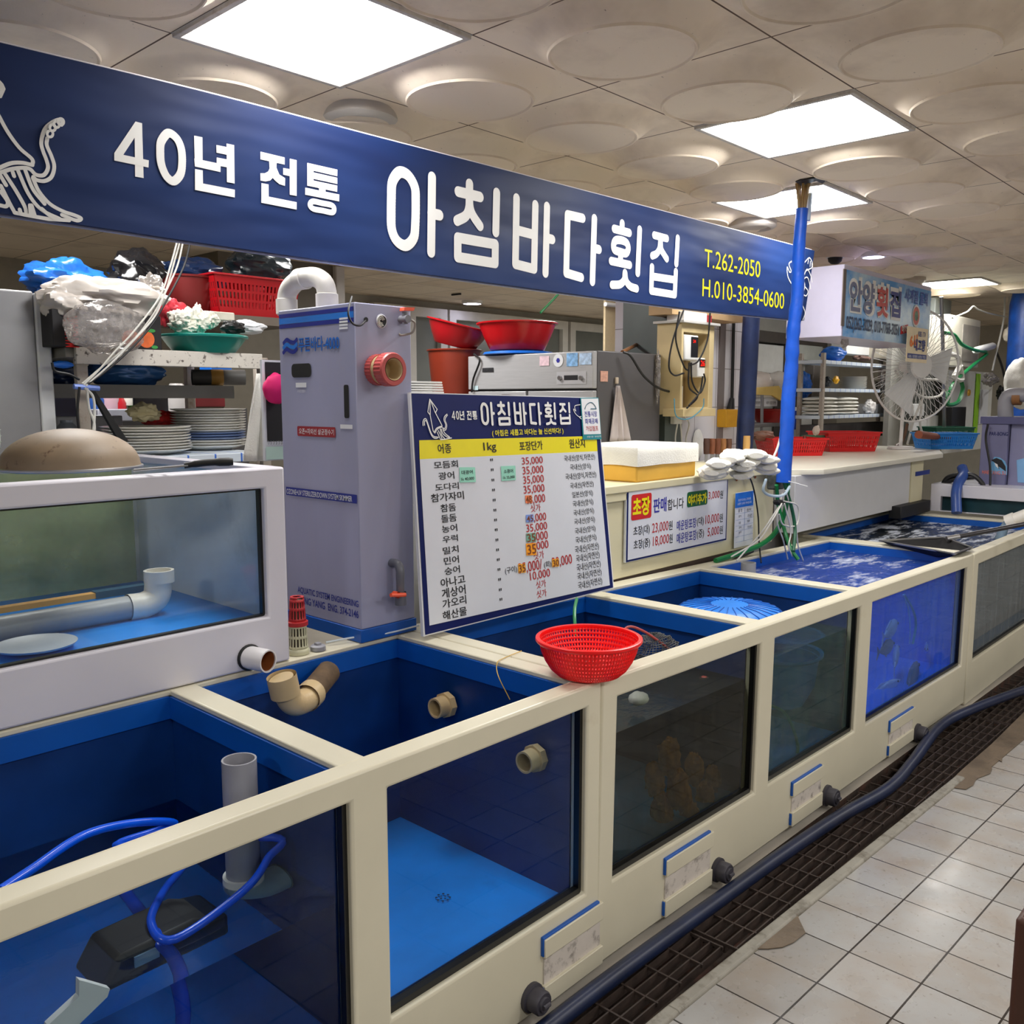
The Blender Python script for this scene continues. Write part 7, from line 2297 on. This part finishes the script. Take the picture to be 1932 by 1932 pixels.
m = MB(); m.prism([W(x, y, Y=3.68) for x, y in ((1418, 732), (1470, 728), (1482, 748), (1474, 756), (1458, 746), (1418, 744))], (0, .02, 0))
single(m, 'yellow_cloth', M('soft_yellow', (232, 202, 116), .8), 'yellow cloth hanging over the white shelf edge', 'cloth')
bag('blue_bag', 'blue plastic bag beside the blue pole above the dark hatch', 1514, 728, 3.7, .20, .23, .15, BLUEPL, 103, .35)
for x0, x1, lb in ((1419, 1437, 'small white notice under the white shelf near the dark post'), (1442, 1467, 'larger white notice under the white shelf')):
    o = slab('notice', lb, 'notice', x0, x1, 750, 767, 3.72, .01, PAPER)
    r = rY(x0+4, x1-3, 757, 763, 3.718); m = MB(V(o.location)); m.text('예약·포장 환영', (r[0], 3.718, r[2]), (1, 0, 0), (0, 0, 1), r[1]-r[0], r[3]-r[2]); m.build('notice_lettering', INK, o, smooth=False)
q = W(1450, 799, Y=3.8)
basin('red_tub', 'dark red tub on the lower shelf beyond the dark post', q, .10, .17, .13, M('brick_red', (160, 34, 30), .4), None, 'tub')
slab('lower_shelf', 'grey lower shelf carrying the dark red tub', 'shelf', 1405, 1478, 799, 806, 3.6, .4, M('shelf_dim', (100, 98, 98), .5))
slab('white_worktop_unit', 'white unit below the dark hatch beyond the blue pole', 'cabinet', 1494, 1533, 768, 880, 4.2, .1, WHITE)
m = MB()
r = rY(1500, 1512, 775, 810, 4.18)
m.box((r[0], 4.18, r[2]), (r[1], 4.19, (r[2]+r[3])/2))
for i in range(4):
    x = r[0]+(r[1]-r[0])*(i+.1)/4; m.box((x, 4.18, (r[2]+r[3])/2), (x+(r[1]-r[0])*.15, 4.19, r[3]))
single(m, 'fork_decal', M('decal_blue', (30, 60, 160), .5), 'blue fork shaped decal on the white unit', 'decal')
q = W(1518, 818, Y=2.8); q.z = CZ+.061; m = MB(q); m.lathe([(0, -.06), (.035, -.06), (.03, .0), (.012, .05), (.01, .07), (0, .07)], Matrix.Translation(q), 16); single(m, 'sauce_bottle', M('sauce_red', (120, 40, 26), .3), 'red brown sauce bottle near the blue pole', 'bottle').location = q
m = MB(); m.tube([W(1438, 745, Y=3.66), W(1436, 890, Y=3.66)], .014, 8); single(m, 'shelf_pole', STEEL, 'thin steel pole under the white shelf', 'pole')

# pale blue restaurant sign box
YG = 2.3
t1, t2 = W(1593, 512, Y=YG), W(1757, 545, Y=YG)
b1 = W(1588, 632, Y=YG)
sz0, sz1 = 1.93, 2.325
sb = thing('restaurant_sign', 'pale blue sky printed restaurant sign box beyond the blue pole', 'sign', (t1.x, YG, sz0))
o1 = V(sb.location)
m = MB(o1); m.box((t1.x, YG, sz0), (t2.x, YG+.36, sz1+.03)); m.build('sign_box', M('sign_side_lilac', (196, 192, 214), .25, var=.03), sb, bevel=.004)
t = NT('sky_print_sign')
v_ = t.coord((1, 1, 1.6))
cA = t.mix(t.ramp(t.noise(v_, 2.0, 5, .6), .42, .62), lin((40, 140, 214)), lin((196, 220, 234)))
SKYP = t.done(t.bsdf(cA, .3))
m = MB(o1); m.quad((t1.x+.01, YG-.002, sz0), (t2.x, YG-.002, sz0), (t2.x, YG-.002, sz1), (t1.x+.01, YG-.002, sz1)); m.build('printed_face', SKYP, sb, smooth=False)
m = MB(o1); m.box((t1.x-.02, YG-.006, sz0+.06), (t1.x+.02, YG+.0, sz1)); m.build('edge_angle', M('sign_angle', (110, 100, 96), .5, .3), sb)
s2 = 552/1932
gz = lambda x0, x1, yt, yb: rY(1380+x0*s2, 1380+x1*s2, 480+yt*s2, 480+yb*s2, YG-.004)


def stext(nm, st, x0, x1, yt, yb, mat, bold=.02, dy=0):
    r = gz(x0, x1, yt, yb)
    m = MB(o1); m.text(st, (r[0], YG-.004-dy, r[2]), (1, 0, 0), (0, 0, 1), r[1]-r[0], r[3]-r[2], bold); return m.build(nm, mat, sb, smooth=False)


stext('name_outline', '안양횟집', 772, 1122, 172, 418, WHITEINK, .07)
stext('name_lettering', '안양', 778, 944, 178, 388, M('grey_blue_ink', (110, 116, 146), .4), .03, .002)
stext('name_lettering', '횟', 957, 1035, 216, 414, M('sign_red_ink', (196, 70, 66), .4), .03, .002)
stext('name_lettering', '집', 1047, 1118, 238, 416, M('sign_blue_ink', (44, 50, 130), .4), .03, .002)
stext('dish_lettering', '사계절 물회', 1145, 1296, 238, 328, M('deep_sky_ink', (20, 70, 170), .4), .02, .002)
stext('phone_lettering', '052)262-3029, 010-7768-3051', 755, 1106, 432, 536, M('phone_ink', (20, 40, 80), .4), .02, .002)
r = gz(1117, 1164, 458, 532); m = MB(o1); m.quad((r[0], YG-.005, r[2]), (r[1], YG-.005, r[2]+.02), (r[1], YG-.005, r[3]), (r[0], YG-.005, r[3]-.02)); m.build('red_tag', M('tag_red', (206, 50, 56), .4), sb, smooth=False)
stext('tag_lettering', '예약', 1122, 1160, 470, 520, WHITEINK, .02, .003)
r = gz(1170, 1266, 332, 480); cx_, cz2 = (r[0]+r[1])/2, (r[2]+r[3])/2; rad = (r[3]-r[2])/2
for nm, k, mt, dz in (('bowl_print', 1, WHITEINK, .001), ('soup_print', .82, M('soup_red', (206, 90, 66), .4, var=.35, vs=30), .002), ('greens_print', .45, M('greens', (110, 140, 120), .5, var=.5, vs=50), .003)):
    m = MB(o1); m.lathe([(0, 0), (rad*k, 0)], axm((cx_, YG-.004-dz, cz2), (0, -1, 0)), 28); m.build(nm, mt, sb, smooth=False)
# under side of the sign box and its hanging film
bag('torn_film', 'torn clear film hanging under the restaurant sign', 1594, 640, YG+.1, .07, .10, .04, MATS['clear_film'], 111, .5, 'film')

# wall fan with a cream show poster
YFN = 2.45
p = W(1728, 690, Y=YFN)
fn = thing('stand_fan', 'grey white fan facing the aisle behind the cream show poster', 'fan', p)
ax = V((-.45, -.9, .0)).normalized(); Mx = axm(p, ax)
rf = (W(1775, 690, Y=YFN)-W(1685, 690, Y=YFN)).length/2*.82
m = MB(p)
for k in range(48):
    a_ = 2*pi*k/48
    for sg in (1, -1): m.tube([Mx @ V((r*cos(a_), r*sin(a_), sg*z)) for r, z in ((rf*.2, .06), (rf*.6, .055), (rf*.88, .035), (rf, .0))], .0018, 4, cap=False)
m.tube([Mx @ V((rf*cos(2*pi*k/48), rf*sin(2*pi*k/48), 0)) for k in range(48)], .008, 6, closed=True); m.build('guard', M('guard_grey', (224, 224, 222), .4), fn)
m = MB(p); m.lathe([(0, .066), (rf*.22, .064), (rf*.24, .05)], Mx, 24); m.build('badge', WHITE, fn)
m = MB(p)
for k in range(3):
    a_ = 2*pi*k/3
    m.prism([Mx @ V((.03*cos(a_), .03*sin(a_), -.01)), Mx @ V((rf*.82*cos(a_-.4), rf*.82*sin(a_-.4), -.02)), Mx @ V((rf*.88*cos(a_+.4), rf*.88*sin(a_+.4), .01)), Mx @ V((.05*cos(a_+.9), .05*sin(a_+.9), .01))], ax*.003)
m.build('blades', M('blade_grey', (214, 216, 216), .4), fn)
m = MB(p); m.tube([p-ax*.03, p-ax*.13], [.06, .045], 16); m.tube([p-ax*.1, V((p.x+.05, p.y+.1, CZ+.002))], .014, 8); m.lathe([(0, 0), (.1, 0), (.09, .02), (0, .025)], Matrix.Translation((p.x+.05, p.y+.1, CZ+.001)), 24); m.build('motor_and_stand', WHITE, fn)
YPo = 2.26
a, b, c, d = rY(1711, 1750, 618, 684, YPo)
ps = thing('show_poster', 'cream television show poster hanging over the corner of the restaurant sign', 'poster', (a, YPo, c))
o2 = V(ps.location)
m = MB(o2); m.box((a, YPo, c), (b, YPo+.004, d)); m.build('sheet', M('poster_cream', (236, 220, 186), .5), ps, smooth=False)


def ptx(nm, st, x0, x1, yt, yb, mat, bold=.02, dy=.002):
    r = rY(x0, x1, yt, yb, YPo-dy); m = MB(o2); m.text(st, (r[0], YPo-dy, r[2]), (1, 0, 0), (0, 0, 1), r[1]-r[0], r[3]-r[2], bold); return m.build(nm, mat, ps, smooth=False)


ptx('poster_lettering', '6시', 1717, 1731, 630, 657, M('poster_orange', (236, 120, 20), .5), .04)
ptx('poster_lettering', '내고향', 1725, 1746, 640, 663, M('poster_navy', (30, 50, 130), .5), .03, .003)
ptx('poster_lettering', 'KBS 1TV', 1733, 1747, 626, 636, M('poster_navy', (30, 50, 130), .5), .01)
r = rY(1712, 1748, 668, 677, YPo-.001); m = MB(o2); m.quad((r[0], YPo-.001, r[2]), (r[1], YPo-.001, r[2]), (r[1], YPo-.001, r[3]), (r[0], YPo-.001, r[3])); m.build('blue_strip', M('poster_blue', (40, 56, 130), .5), ps, smooth=False)
ptx('poster_lettering', 'KBS 1 방영된 소문난 맛집', 1714, 1746, 670, 676, PAPER, .01, .002)

# cables and control things at the far pillar
YX = 2.75
slab('grey_pillar', 'grey metal pillar behind the restaurant sign', 'pillar', 1758, 1788, 562, 830, 3.0, .3, M('pillar_grey', (110, 116, 114), .4, var=.1))['kind'] = 'structure'
a, b, c, d = rY(1788, 1848, 598, 692, YX)
cb = thing('control_box', 'cream electrical box with clear front on the far pillar', 'box', (a, YX, c))
o2 = V(cb.location)
m = MB(o2); m.box((a, YX, c), (b, YX+.25, d)); m.build('case', M('box_cream', (206, 200, 184), .5, var=.05), cb, bevel=.006)
r = rY(1815, 1846, 614, 682, YX-.004); m = MB(o2); m.box((r[0], YX-.008, r[2]), (r[1], YX+.001, r[3])); m.build('window', M('box_window', (150, 144, 136), .25, var=.12), cb)
slab('white_panel', 'white lime striped panel below the electrical box', 'panel', 1786, 1870, 700, 850, YX+.1, .03, M('panel_white', (212, 212, 206), .5))  # plain white panel carrying the strip and card reader
slab('lime_stripe', 'lime green strip on the white panel', 'strip', 1840, 1847, 705, 830, YX+.085, .012, M('lime_print', (150, 210, 40), .5))
slab('notice', 'white printed notice beside the lime green strip', 'notice', 1849, 1864, 735, 800, YX+.085, .012, PAPER)
slab('card_reader', 'black card reader on the white panel', 'card reader', 1796, 1822, 768, 812, YX+.04, .06, BLACK)
q = W(1827, 741, Y=YX+.08); m = MB(q); m.lathe([(0, .02), (.03, .015), (.035, 0)], axm(q, (0, -1, 0)), 20); single(m, 'yellow_knob', M('knob_yellow', (220, 170, 60), .5), 'yellow round knob on the white panel', 'knob').location = q  # a yellow knob on the panel
ps_ = [W(1838, 662, Y=YX-.1), W(1876, 652, Y=YX-.1)]
m = MB(); m.tube([ps_[0], ps_[0].lerp(ps_[1], .1), ps_[0].lerp(ps_[1], .9), ps_[1]], [.02, .035, .035, .02], 10); single(m, 'power_strip', WHITE, 'white power strip hung among cables by the electrical box', 'power strip')
q = W(1901, 632, Y=YX-.2); m = MB(q); m.blob(q, (.05, .04, .07), .2, 2, 3, 18, 12); single(m, 'plug_socket', M('ivory_socket', (214, 204, 184), .5), 'ivory multi socket hanging in front of the blue pillar', 'socket').location = q
for pts, r, mt, lb, nm in (([(1783, 628), (1800, 632), (1815, 650), (1838, 660), (1860, 664)], .016, WIREGREEN, 'green hose running from the pillar to the power strip', 'green_hose'),
                           ([(1862, 668), (1835, 690), (1810, 712), (1795, 730), (1788, 760)], .016, WIREGREEN, 'green hose slanting down from the power strip', 'green_hose'),
                           ([(1786, 740), (1782, 755), (1790, 764), (1808, 758), (1816, 735), (1814, 720)], .018, WIREGREEN, 'green hose coiled on the white panel', 'green_hose'),
                           ([(1790, 668), (1806, 672), (1810, 690), (1800, 712), (1815, 716), (1812, 690)], .022, WIREWHITE, 'coil of white cable hanging beside the electrical box', 'white_cable'),
                           ([(1905, 540), (1904, 600), (1902, 625)], .010, WIREWHITE, 'white cable dropping from the ceiling to the ivory socket', 'white_cable'),
                           ([(1896, 560), (1894, 600), (1886, 640), (1880, 664), (1872, 700)], .009, WIREWHITE, 'thin white cable beside the blue pillar', 'white_cable'),
                           ([(1797, 600), (1825, 588), (1836, 578), (1846, 584), (1870, 592), (1900, 598)], .007, WIREWHITE, 'pale cord tied across above the electrical box', 'cord'),
                           ([(1905, 640), (1900, 700), (1896, 740)], .016, WIREBLACK, 'thick black cable hanging below the ivory socket', 'black_cable'),
                           ([(1880, 664), (1890, 690), (1896, 720), (1893, 745)], .012, WIREBLACK, 'black cable joining the dark bundle by the blue pillar', 'black_cable'),
                           ([(1915, 650), (1926, 680), (1922, 710), (1900, 730)], .006, WIREBLACK, 'thin black cable looping over the white sack', 'black_cable'),
                           ([(1690, 700), (1720, 735), (1745, 750), (1775, 745), (1778, 720), (1740, 715)], .011, WIREWHITE, 'tangle of white cable under the fan', 'white_cable'),
                           ([(1735, 715), (1742, 745), (1725, 790), (1712, 838)], .010, WIREWHITE, 'white cable falling from the fan to the worktop', 'white_cable'),
                           ([(1740, 760), (1736, 800), (1745, 835), (1735, 846)], .010, WIREWHITE, 'white cable beside the white sockets under the fan', 'white_cable'),
                           ([(1712, 800), (1704, 830), (1690, 842)], .012, M('brown_cable', (110, 80, 60), .5), 'brown cable below the black umbrella', 'brown_cable'),
                           ([(1776, 560), (1780, 700), (1782, 830)], .016, STEEL, 'thin steel pipe on the edge of the grey pillar', 'steel_pipe')):
    cable([W(x, y, Y=YX-.12) for x, y in pts], r, mt, lb, nm, 'hose' if 'hose' in nm else 'cord' if nm == 'cord' else 'pipe' if 'pipe' in nm else 'cable')
slab('wall_switch', 'white wall switch under the fan', 'switch', 1724, 1744, 762, 785, YX+.2, .04, WHITE)
slab('wall_socket', 'white wall socket below the wall switch', 'socket', 1722, 1748, 794, 812, YX+.2, .04, WHITE)
slab('wall_socket', 'white wall socket beside the steel pipe', 'socket', 1752, 1770, 784, 810, YX+.2, .04, WHITE)
slab('yellow_pack', 'yellow and blue pack behind the wall switch', 'pack', 1744, 1770, 762, 780, YX+.3, .04, M('pack_print', (220, 190, 110), .5, var=.3, vs=30))
a, b, c, d = rY(1690, 1752, 600, 850, 3.2)
m = MB(); m.box((a, 3.25, 1.1), (b, 3.3, 2.1)); single(m, 'back_board', M('back_board_grey', (170, 168, 160), .6, var=.08), 'grey board behind the fan and sockets', 'board')
bag('dark_bundle', 'dark knotted cables at the foot of the blue pillar', 1890, 742, YX-.1, .16, .14, .1, BLACK, 121, .5, 'cable bundle')
bag('clear_bag', 'clear plastic film tied among the cables', 1868, 716, YX-.12, .35, .12, .10, MATS['clear_film'], 122, .5)

# blue pillar, white sack, pipes and far filter cabinet
q0, q1 = W(1918, 545, Y=2.35), W(1918, 900, Y=2.35)
m = MB((q1.x, 2.35, 0)); m.tube([V((q1.x+.03, 2.35, .9)), V((q1.x+.03, 2.35, 1.6)), V((q1.x+.03, 2.35, 2.45)), V((q1.x+.03, 2.35, 2.57))], [.16, .16, .17, .15], 16)
struct(tag(m.build('wrapped_pillar', M('blue_wrap_far', (20, 70, 150), .4, var=.4, vs=8, bump=.6, bsc=18)), 'blue plastic wrapped pillar at the frame edge', 'pillar')).location = (q1.x, 2.35, 0)
bag('white_sack', 'white cloth sack at the edge of the photo below the blue pillar', 1928, 722, 2.05, .34, .42, .25, CLOTH, 131, .15, 'sack')
XT = 6.72
fw = thing('display_tank', 'white display tank with dark glass front standing at the end of the row', 'fish tank', (XT, 1.6, .76))
o1 = V(fw.location)
yl = W(1755, 945, X=XT).y
m = MB(o1)
m.panel([.6, yl-1.3, yl-.07, yl], [.762, .768, .87, .955], {(1, 1)}, lambda u, v, tt: (tt, u, v), XT, XT+.04)
m.build('front_frame', WHITEGC, fw, bevel=.005)
m = MB(o1); m.box((XT+.04, .6, .762), (XT+.7, yl, .94)); m.build('dark_water_body', M('dark_teal_water', (30, 56, 62), .15, var=.4, vs=5), fw)
m = MB(o1); m.box((XT+.04, .6, .94), (XT+.7, yl, .955)); m.build('top_rail', WHITEGC, fw)
a, b, c, d = [None]*4
X2 = 6.95
ya, yb2 = W(1849, 860, X=X2).y, W(1990, 860, X=X2).y
z0, z1 = W(1890, 918, X=X2).z, W(1890, 800, X=X2).z
zm = W(1890, 793, X=X2).z
ff = thing('filter_cabinet', 'lavender filter cabinet with orca sticker beyond the outlet pipe', 'filter cabinet', (X2, ya, z0))
o1 = V(ff.location)
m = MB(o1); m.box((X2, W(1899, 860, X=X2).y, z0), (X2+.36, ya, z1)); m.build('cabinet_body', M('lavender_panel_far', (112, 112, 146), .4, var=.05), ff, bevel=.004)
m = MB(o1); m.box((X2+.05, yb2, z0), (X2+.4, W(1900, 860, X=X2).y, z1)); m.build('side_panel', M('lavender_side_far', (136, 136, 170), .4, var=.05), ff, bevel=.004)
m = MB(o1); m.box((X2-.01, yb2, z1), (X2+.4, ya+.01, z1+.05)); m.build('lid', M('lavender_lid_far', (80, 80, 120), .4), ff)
def xtxt(nm, st, x0, x1, yt, yb, X, mat, bold=.01):
    xm, ym = (x0+x1)/2, (yt+yb)/2
    A, B = W(x0, ym, X=X).y, W(x1, ym, X=X).y; zt, zb = W(xm, yt, X=X).z, W(xm, yb, X=X).z
    m = MB(o1); m.text(st, (X, A, zb), (0, -1, 0), (0, 0, 1), A-B, zt-zb, bold); return m.build(nm, mat, ff, smooth=False)
xtxt('maker_lettering', 'PAR-BONG', 1867, 1902, 815, 822, X2-.002, NAVY)
q = W(1885, 875, X=X2-.002)
m = MB(o1)
k = [(1868, 893), (1870, 872), (1876, 862), (1886, 863), (1896, 870), (1900, 880), (1900, 896)]
m.quad(*[W(x, y, X=X2-.002) for x, y in k]); m.build('sticker_ground', M('orca_sky', (110, 170, 214), .5), ff, smooth=False)
m = MB(o1); m.quad(*[W(x, y, X=X2-.004) for x, y in ((1870, 868), (1880, 864), (1890, 868), (1897, 880), (1898, 890), (1890, 884), (1884, 880), (1886, 886), (1880, 880), (1878, 874))]); m.build('orca_print', INK, ff, smooth=False)
m = MB(o1); m.quad(*[W(x, y, X=X2-.0045) for x, y in ((1876, 873), (1882, 876), (1884, 884), (1879, 880))]); m.build('belly_print', WHITEINK, ff, smooth=False)
xtxt('sticker_lettering', 'HAE YANG SU', 1853, 1898, 888, 895, X2-.005, M('coral_ink', (226, 120, 100), .5))
m = MB(o1); m.quad(*[W(x, y, X=X2+.045) for x, y in ((1918, 868), (1990, 850), (1990, 915), (1920, 910))]); m.build('blue_table_sticker', M('pale_blue_table', (130, 180, 226), .5), ff, smooth=False)
q = W(1905, 778, X=X2+.1)
m = MB(); m.tube(crv([W(1898, 796, X=X2+.1), W(1897, 770, X=X2+.1), W(1900, 752, X=X2+.1), W(1916, 745, X=X2+.1), W(1990, 748, X=X2+.1)], 6), .05, 18)
single(m, 'elbow_pipe', PVCGREY, 'fat grey elbow pipe on top of the far filter cabinet', 'pipe')
m = MB(); m.tube([W(1912, 750, X=X2+.1)-V((0, 0, 0)), W(1927, 750, X=X2+.1)], .053, 18); single(m, 'pipe_band', M('brown_band', (140, 96, 56), .6), 'brown band on the fat grey elbow pipe', 'band')
q = W(1892, 793, X=X2+.1)
bag('knotted_cloth', 'brown knotted cloth on the lid of the far filter cabinet', 1892, 797, q.y, .16, .07, .1, M('tan_cloth', (150, 124, 96), .8, var=.3), 141, .5, 'cloth')
m = MB(); m.tube([W(1844, 938, X=6.75), W(1870, 937, X=6.75), W(2000, 930, X=6.75)], .016, 10); single(m, 'wooden_pole', M('dark_wood_pole', (110, 74, 46), .5, var=.3), 'brown wooden pole lying along the far display tank', 'pole')
m = MB(); m.tube(crv([W(1815, 882, X=6.9), W(1818, 895, X=6.85), W(1809, 910, X=6.75), W(1804, 930, X=6.68), W(1805, 968, X=6.62)], 6), .034, 14)
single(m, 'blue_hose', M('steel_blue_hose', (50, 80, 150), .35, var=.15), 'steel blue hose bent over the far display tank into the water', 'hose')
for i, pts in enumerate(([(1775, 922), (1790, 900), (1830, 895), (1853, 912), (1850, 925), (1815, 932)], [(1780, 930), (1775, 918), (1800, 905), (1840, 900)])):
    cable([W(x, y, X=6.85) for x, y in pts], .016, WIREBLACK, ('black cable coiled on top of the far display tank', 'second black cable on the far display tank')[i], 'black_cable')
q = W(1820, 926, X=6.8); m = MB(q); m.lathe([(0, .0), (.06, .0), (.06, .05), (0, .05)], Matrix.Translation(q-V((0, 0, .01))), 20); single(m, 'blue_cap', BLUEPL, 'round blue cap among the coiled black cables', 'cap').location = q  # a round blue cap lying among the cables
slab('black_pump', 'black pump box at the foot of the cream end panel', 'pump', 1700, 1755, 950, 972, 2.14, .08, BLACK)
m = MB(); m.box((6.5, 2.185, .9), (6.78, 2.19, .93)); single(m, 'blue_tape', M('blue_tape', (30, 50, 130), .5), 'strip of blue tape on the cream end panel', 'tape').location = (0, 0, .12)
cable([W(1864, 800, X=6.9), W(1860, 830, X=6.9), W(1868, 880, X=6.88), W(1868, 925, X=6.85)], .008, WIREBLACK, 'black cable running down the face of the far filter cabinet', 'black_cable')

# ================================================================ ceiling fittings
def vent(px, py, r, label, z=ZC-.028):
    p = W(px, py, Z=z)
    o = thing('ceiling_vent', label, 'vent', p)
    Mx = Matrix.Translation(p) @ Matrix.Rotation(pi, 4, 'X')
    m = MB(p); m.lathe([(r, -.03), (r, .004), (r*.92, .014), (r*.76, .018), (r*.74, .0), (r*.74, -.03)], Mx, 48); m.build('outer_ring', M('vent_white', (196, 190, 182), .4), o)
    m = MB(p); m.lathe([(0, .010), (r*.62, .008), (r*.66, .002), (r*.66, -.006)], Mx, 40); m.build('centre_disc', M('vent_disc', (186, 180, 172), .4), o)
    m = MB(p); m.lathe([(r*.75, -.012), (0, -.012)], Mx, 32); m.build('dark_throat', BLACK, o)
    return o


vent(680, 225, .135, 'round white ceiling vent above the navy banner')
vent(1420, 427, .135, 'round ceiling vent close to the far end of the banner')


def downlight(px, py, r, label):
    p = W(px, py, Z=ZC-.03)
    o = thing('downlight', label, 'ceiling light', p)
    m = MB(p); m.lathe([(r, .03), (r, .0), (r*.85, -.004), (r*.85, .03)], Matrix.Translation(p), 28); m.build('ring', WHITE, o)
    m = MB(p); m.lathe([(0, .0), (r*.86, .0)], Matrix.Translation(p), 28); m.build('lens', M_emit('violet_white_lens', (224, 222, 255), 8), o)


downlight(1648, 485, .085, 'small round violet white downlight beside the dome camera')
downlight(891, 573, .11, 'small round downlight over the kitchen behind the banner')
p = W(1576, 478, Z=ZC-.02)
o = thing('dome_camera', 'white dome security camera under the ceiling', 'camera', p)
m = MB(p); m.lathe([(.075, .025), (.078, -.02), (.06, -.03), (0, -.03)], Matrix.Translation(p), 28); m.build('base', WHITE, o)
m = MB(p); m.lathe([(.05, -.028), (.045, -.055), (.025, -.072), (0, -.076)], Matrix.Translation(p), 24); m.build('dark_dome', BLACK, o)
p = W(1720, 531, Z=ZC-.03)
o = thing('smoke_detector', 'round white smoke detector in front of the farthest ceiling panel', 'smoke detector', p)
m = MB(p); m.lathe([(.11, .04), (.115, .0), (.09, -.02), (.085, -.06), (.05, -.075), (0, -.075)], Matrix.Translation(p), 28); m.build('case', M('detector_beige', (186, 176, 164), .5), o)
p = W(30, 82, Z=2.45)
m = MB(p); m.box(W(-80, 66, Z=2.5)+V((0, 0, 0)), W(78, 92, Z=2.5)+V((0, .1, .06))); single(m, 'speaker_bar', M('dark_grey_bar', (60, 64, 66), .5), 'dark grey bar fixed above the banner beginning', 'bar').location = (0, 0, 0)
m = MB(); m.box(W(854, 558, Z=ZC-.02), W(884, 551, Z=ZC-.005)+V((0, .12, 0))); single(m, 'ceiling_slot', BLACK, 'small black slot fitting on the kitchen ceiling', 'fitting')
p = W(1530, 340, Z=ZC-.005)
m = MB(); m.prism([W(x, y, Z=ZC-.004) for x, y in ((1500, 341), (1512, 349), (1540, 340), (1552, 345), (1560, 337), (1540, 334))], (0, 0, -.004)); single(m, 'ceiling_hole', BLACK, 'ragged dark hole in the ceiling around the pole top', 'hole')
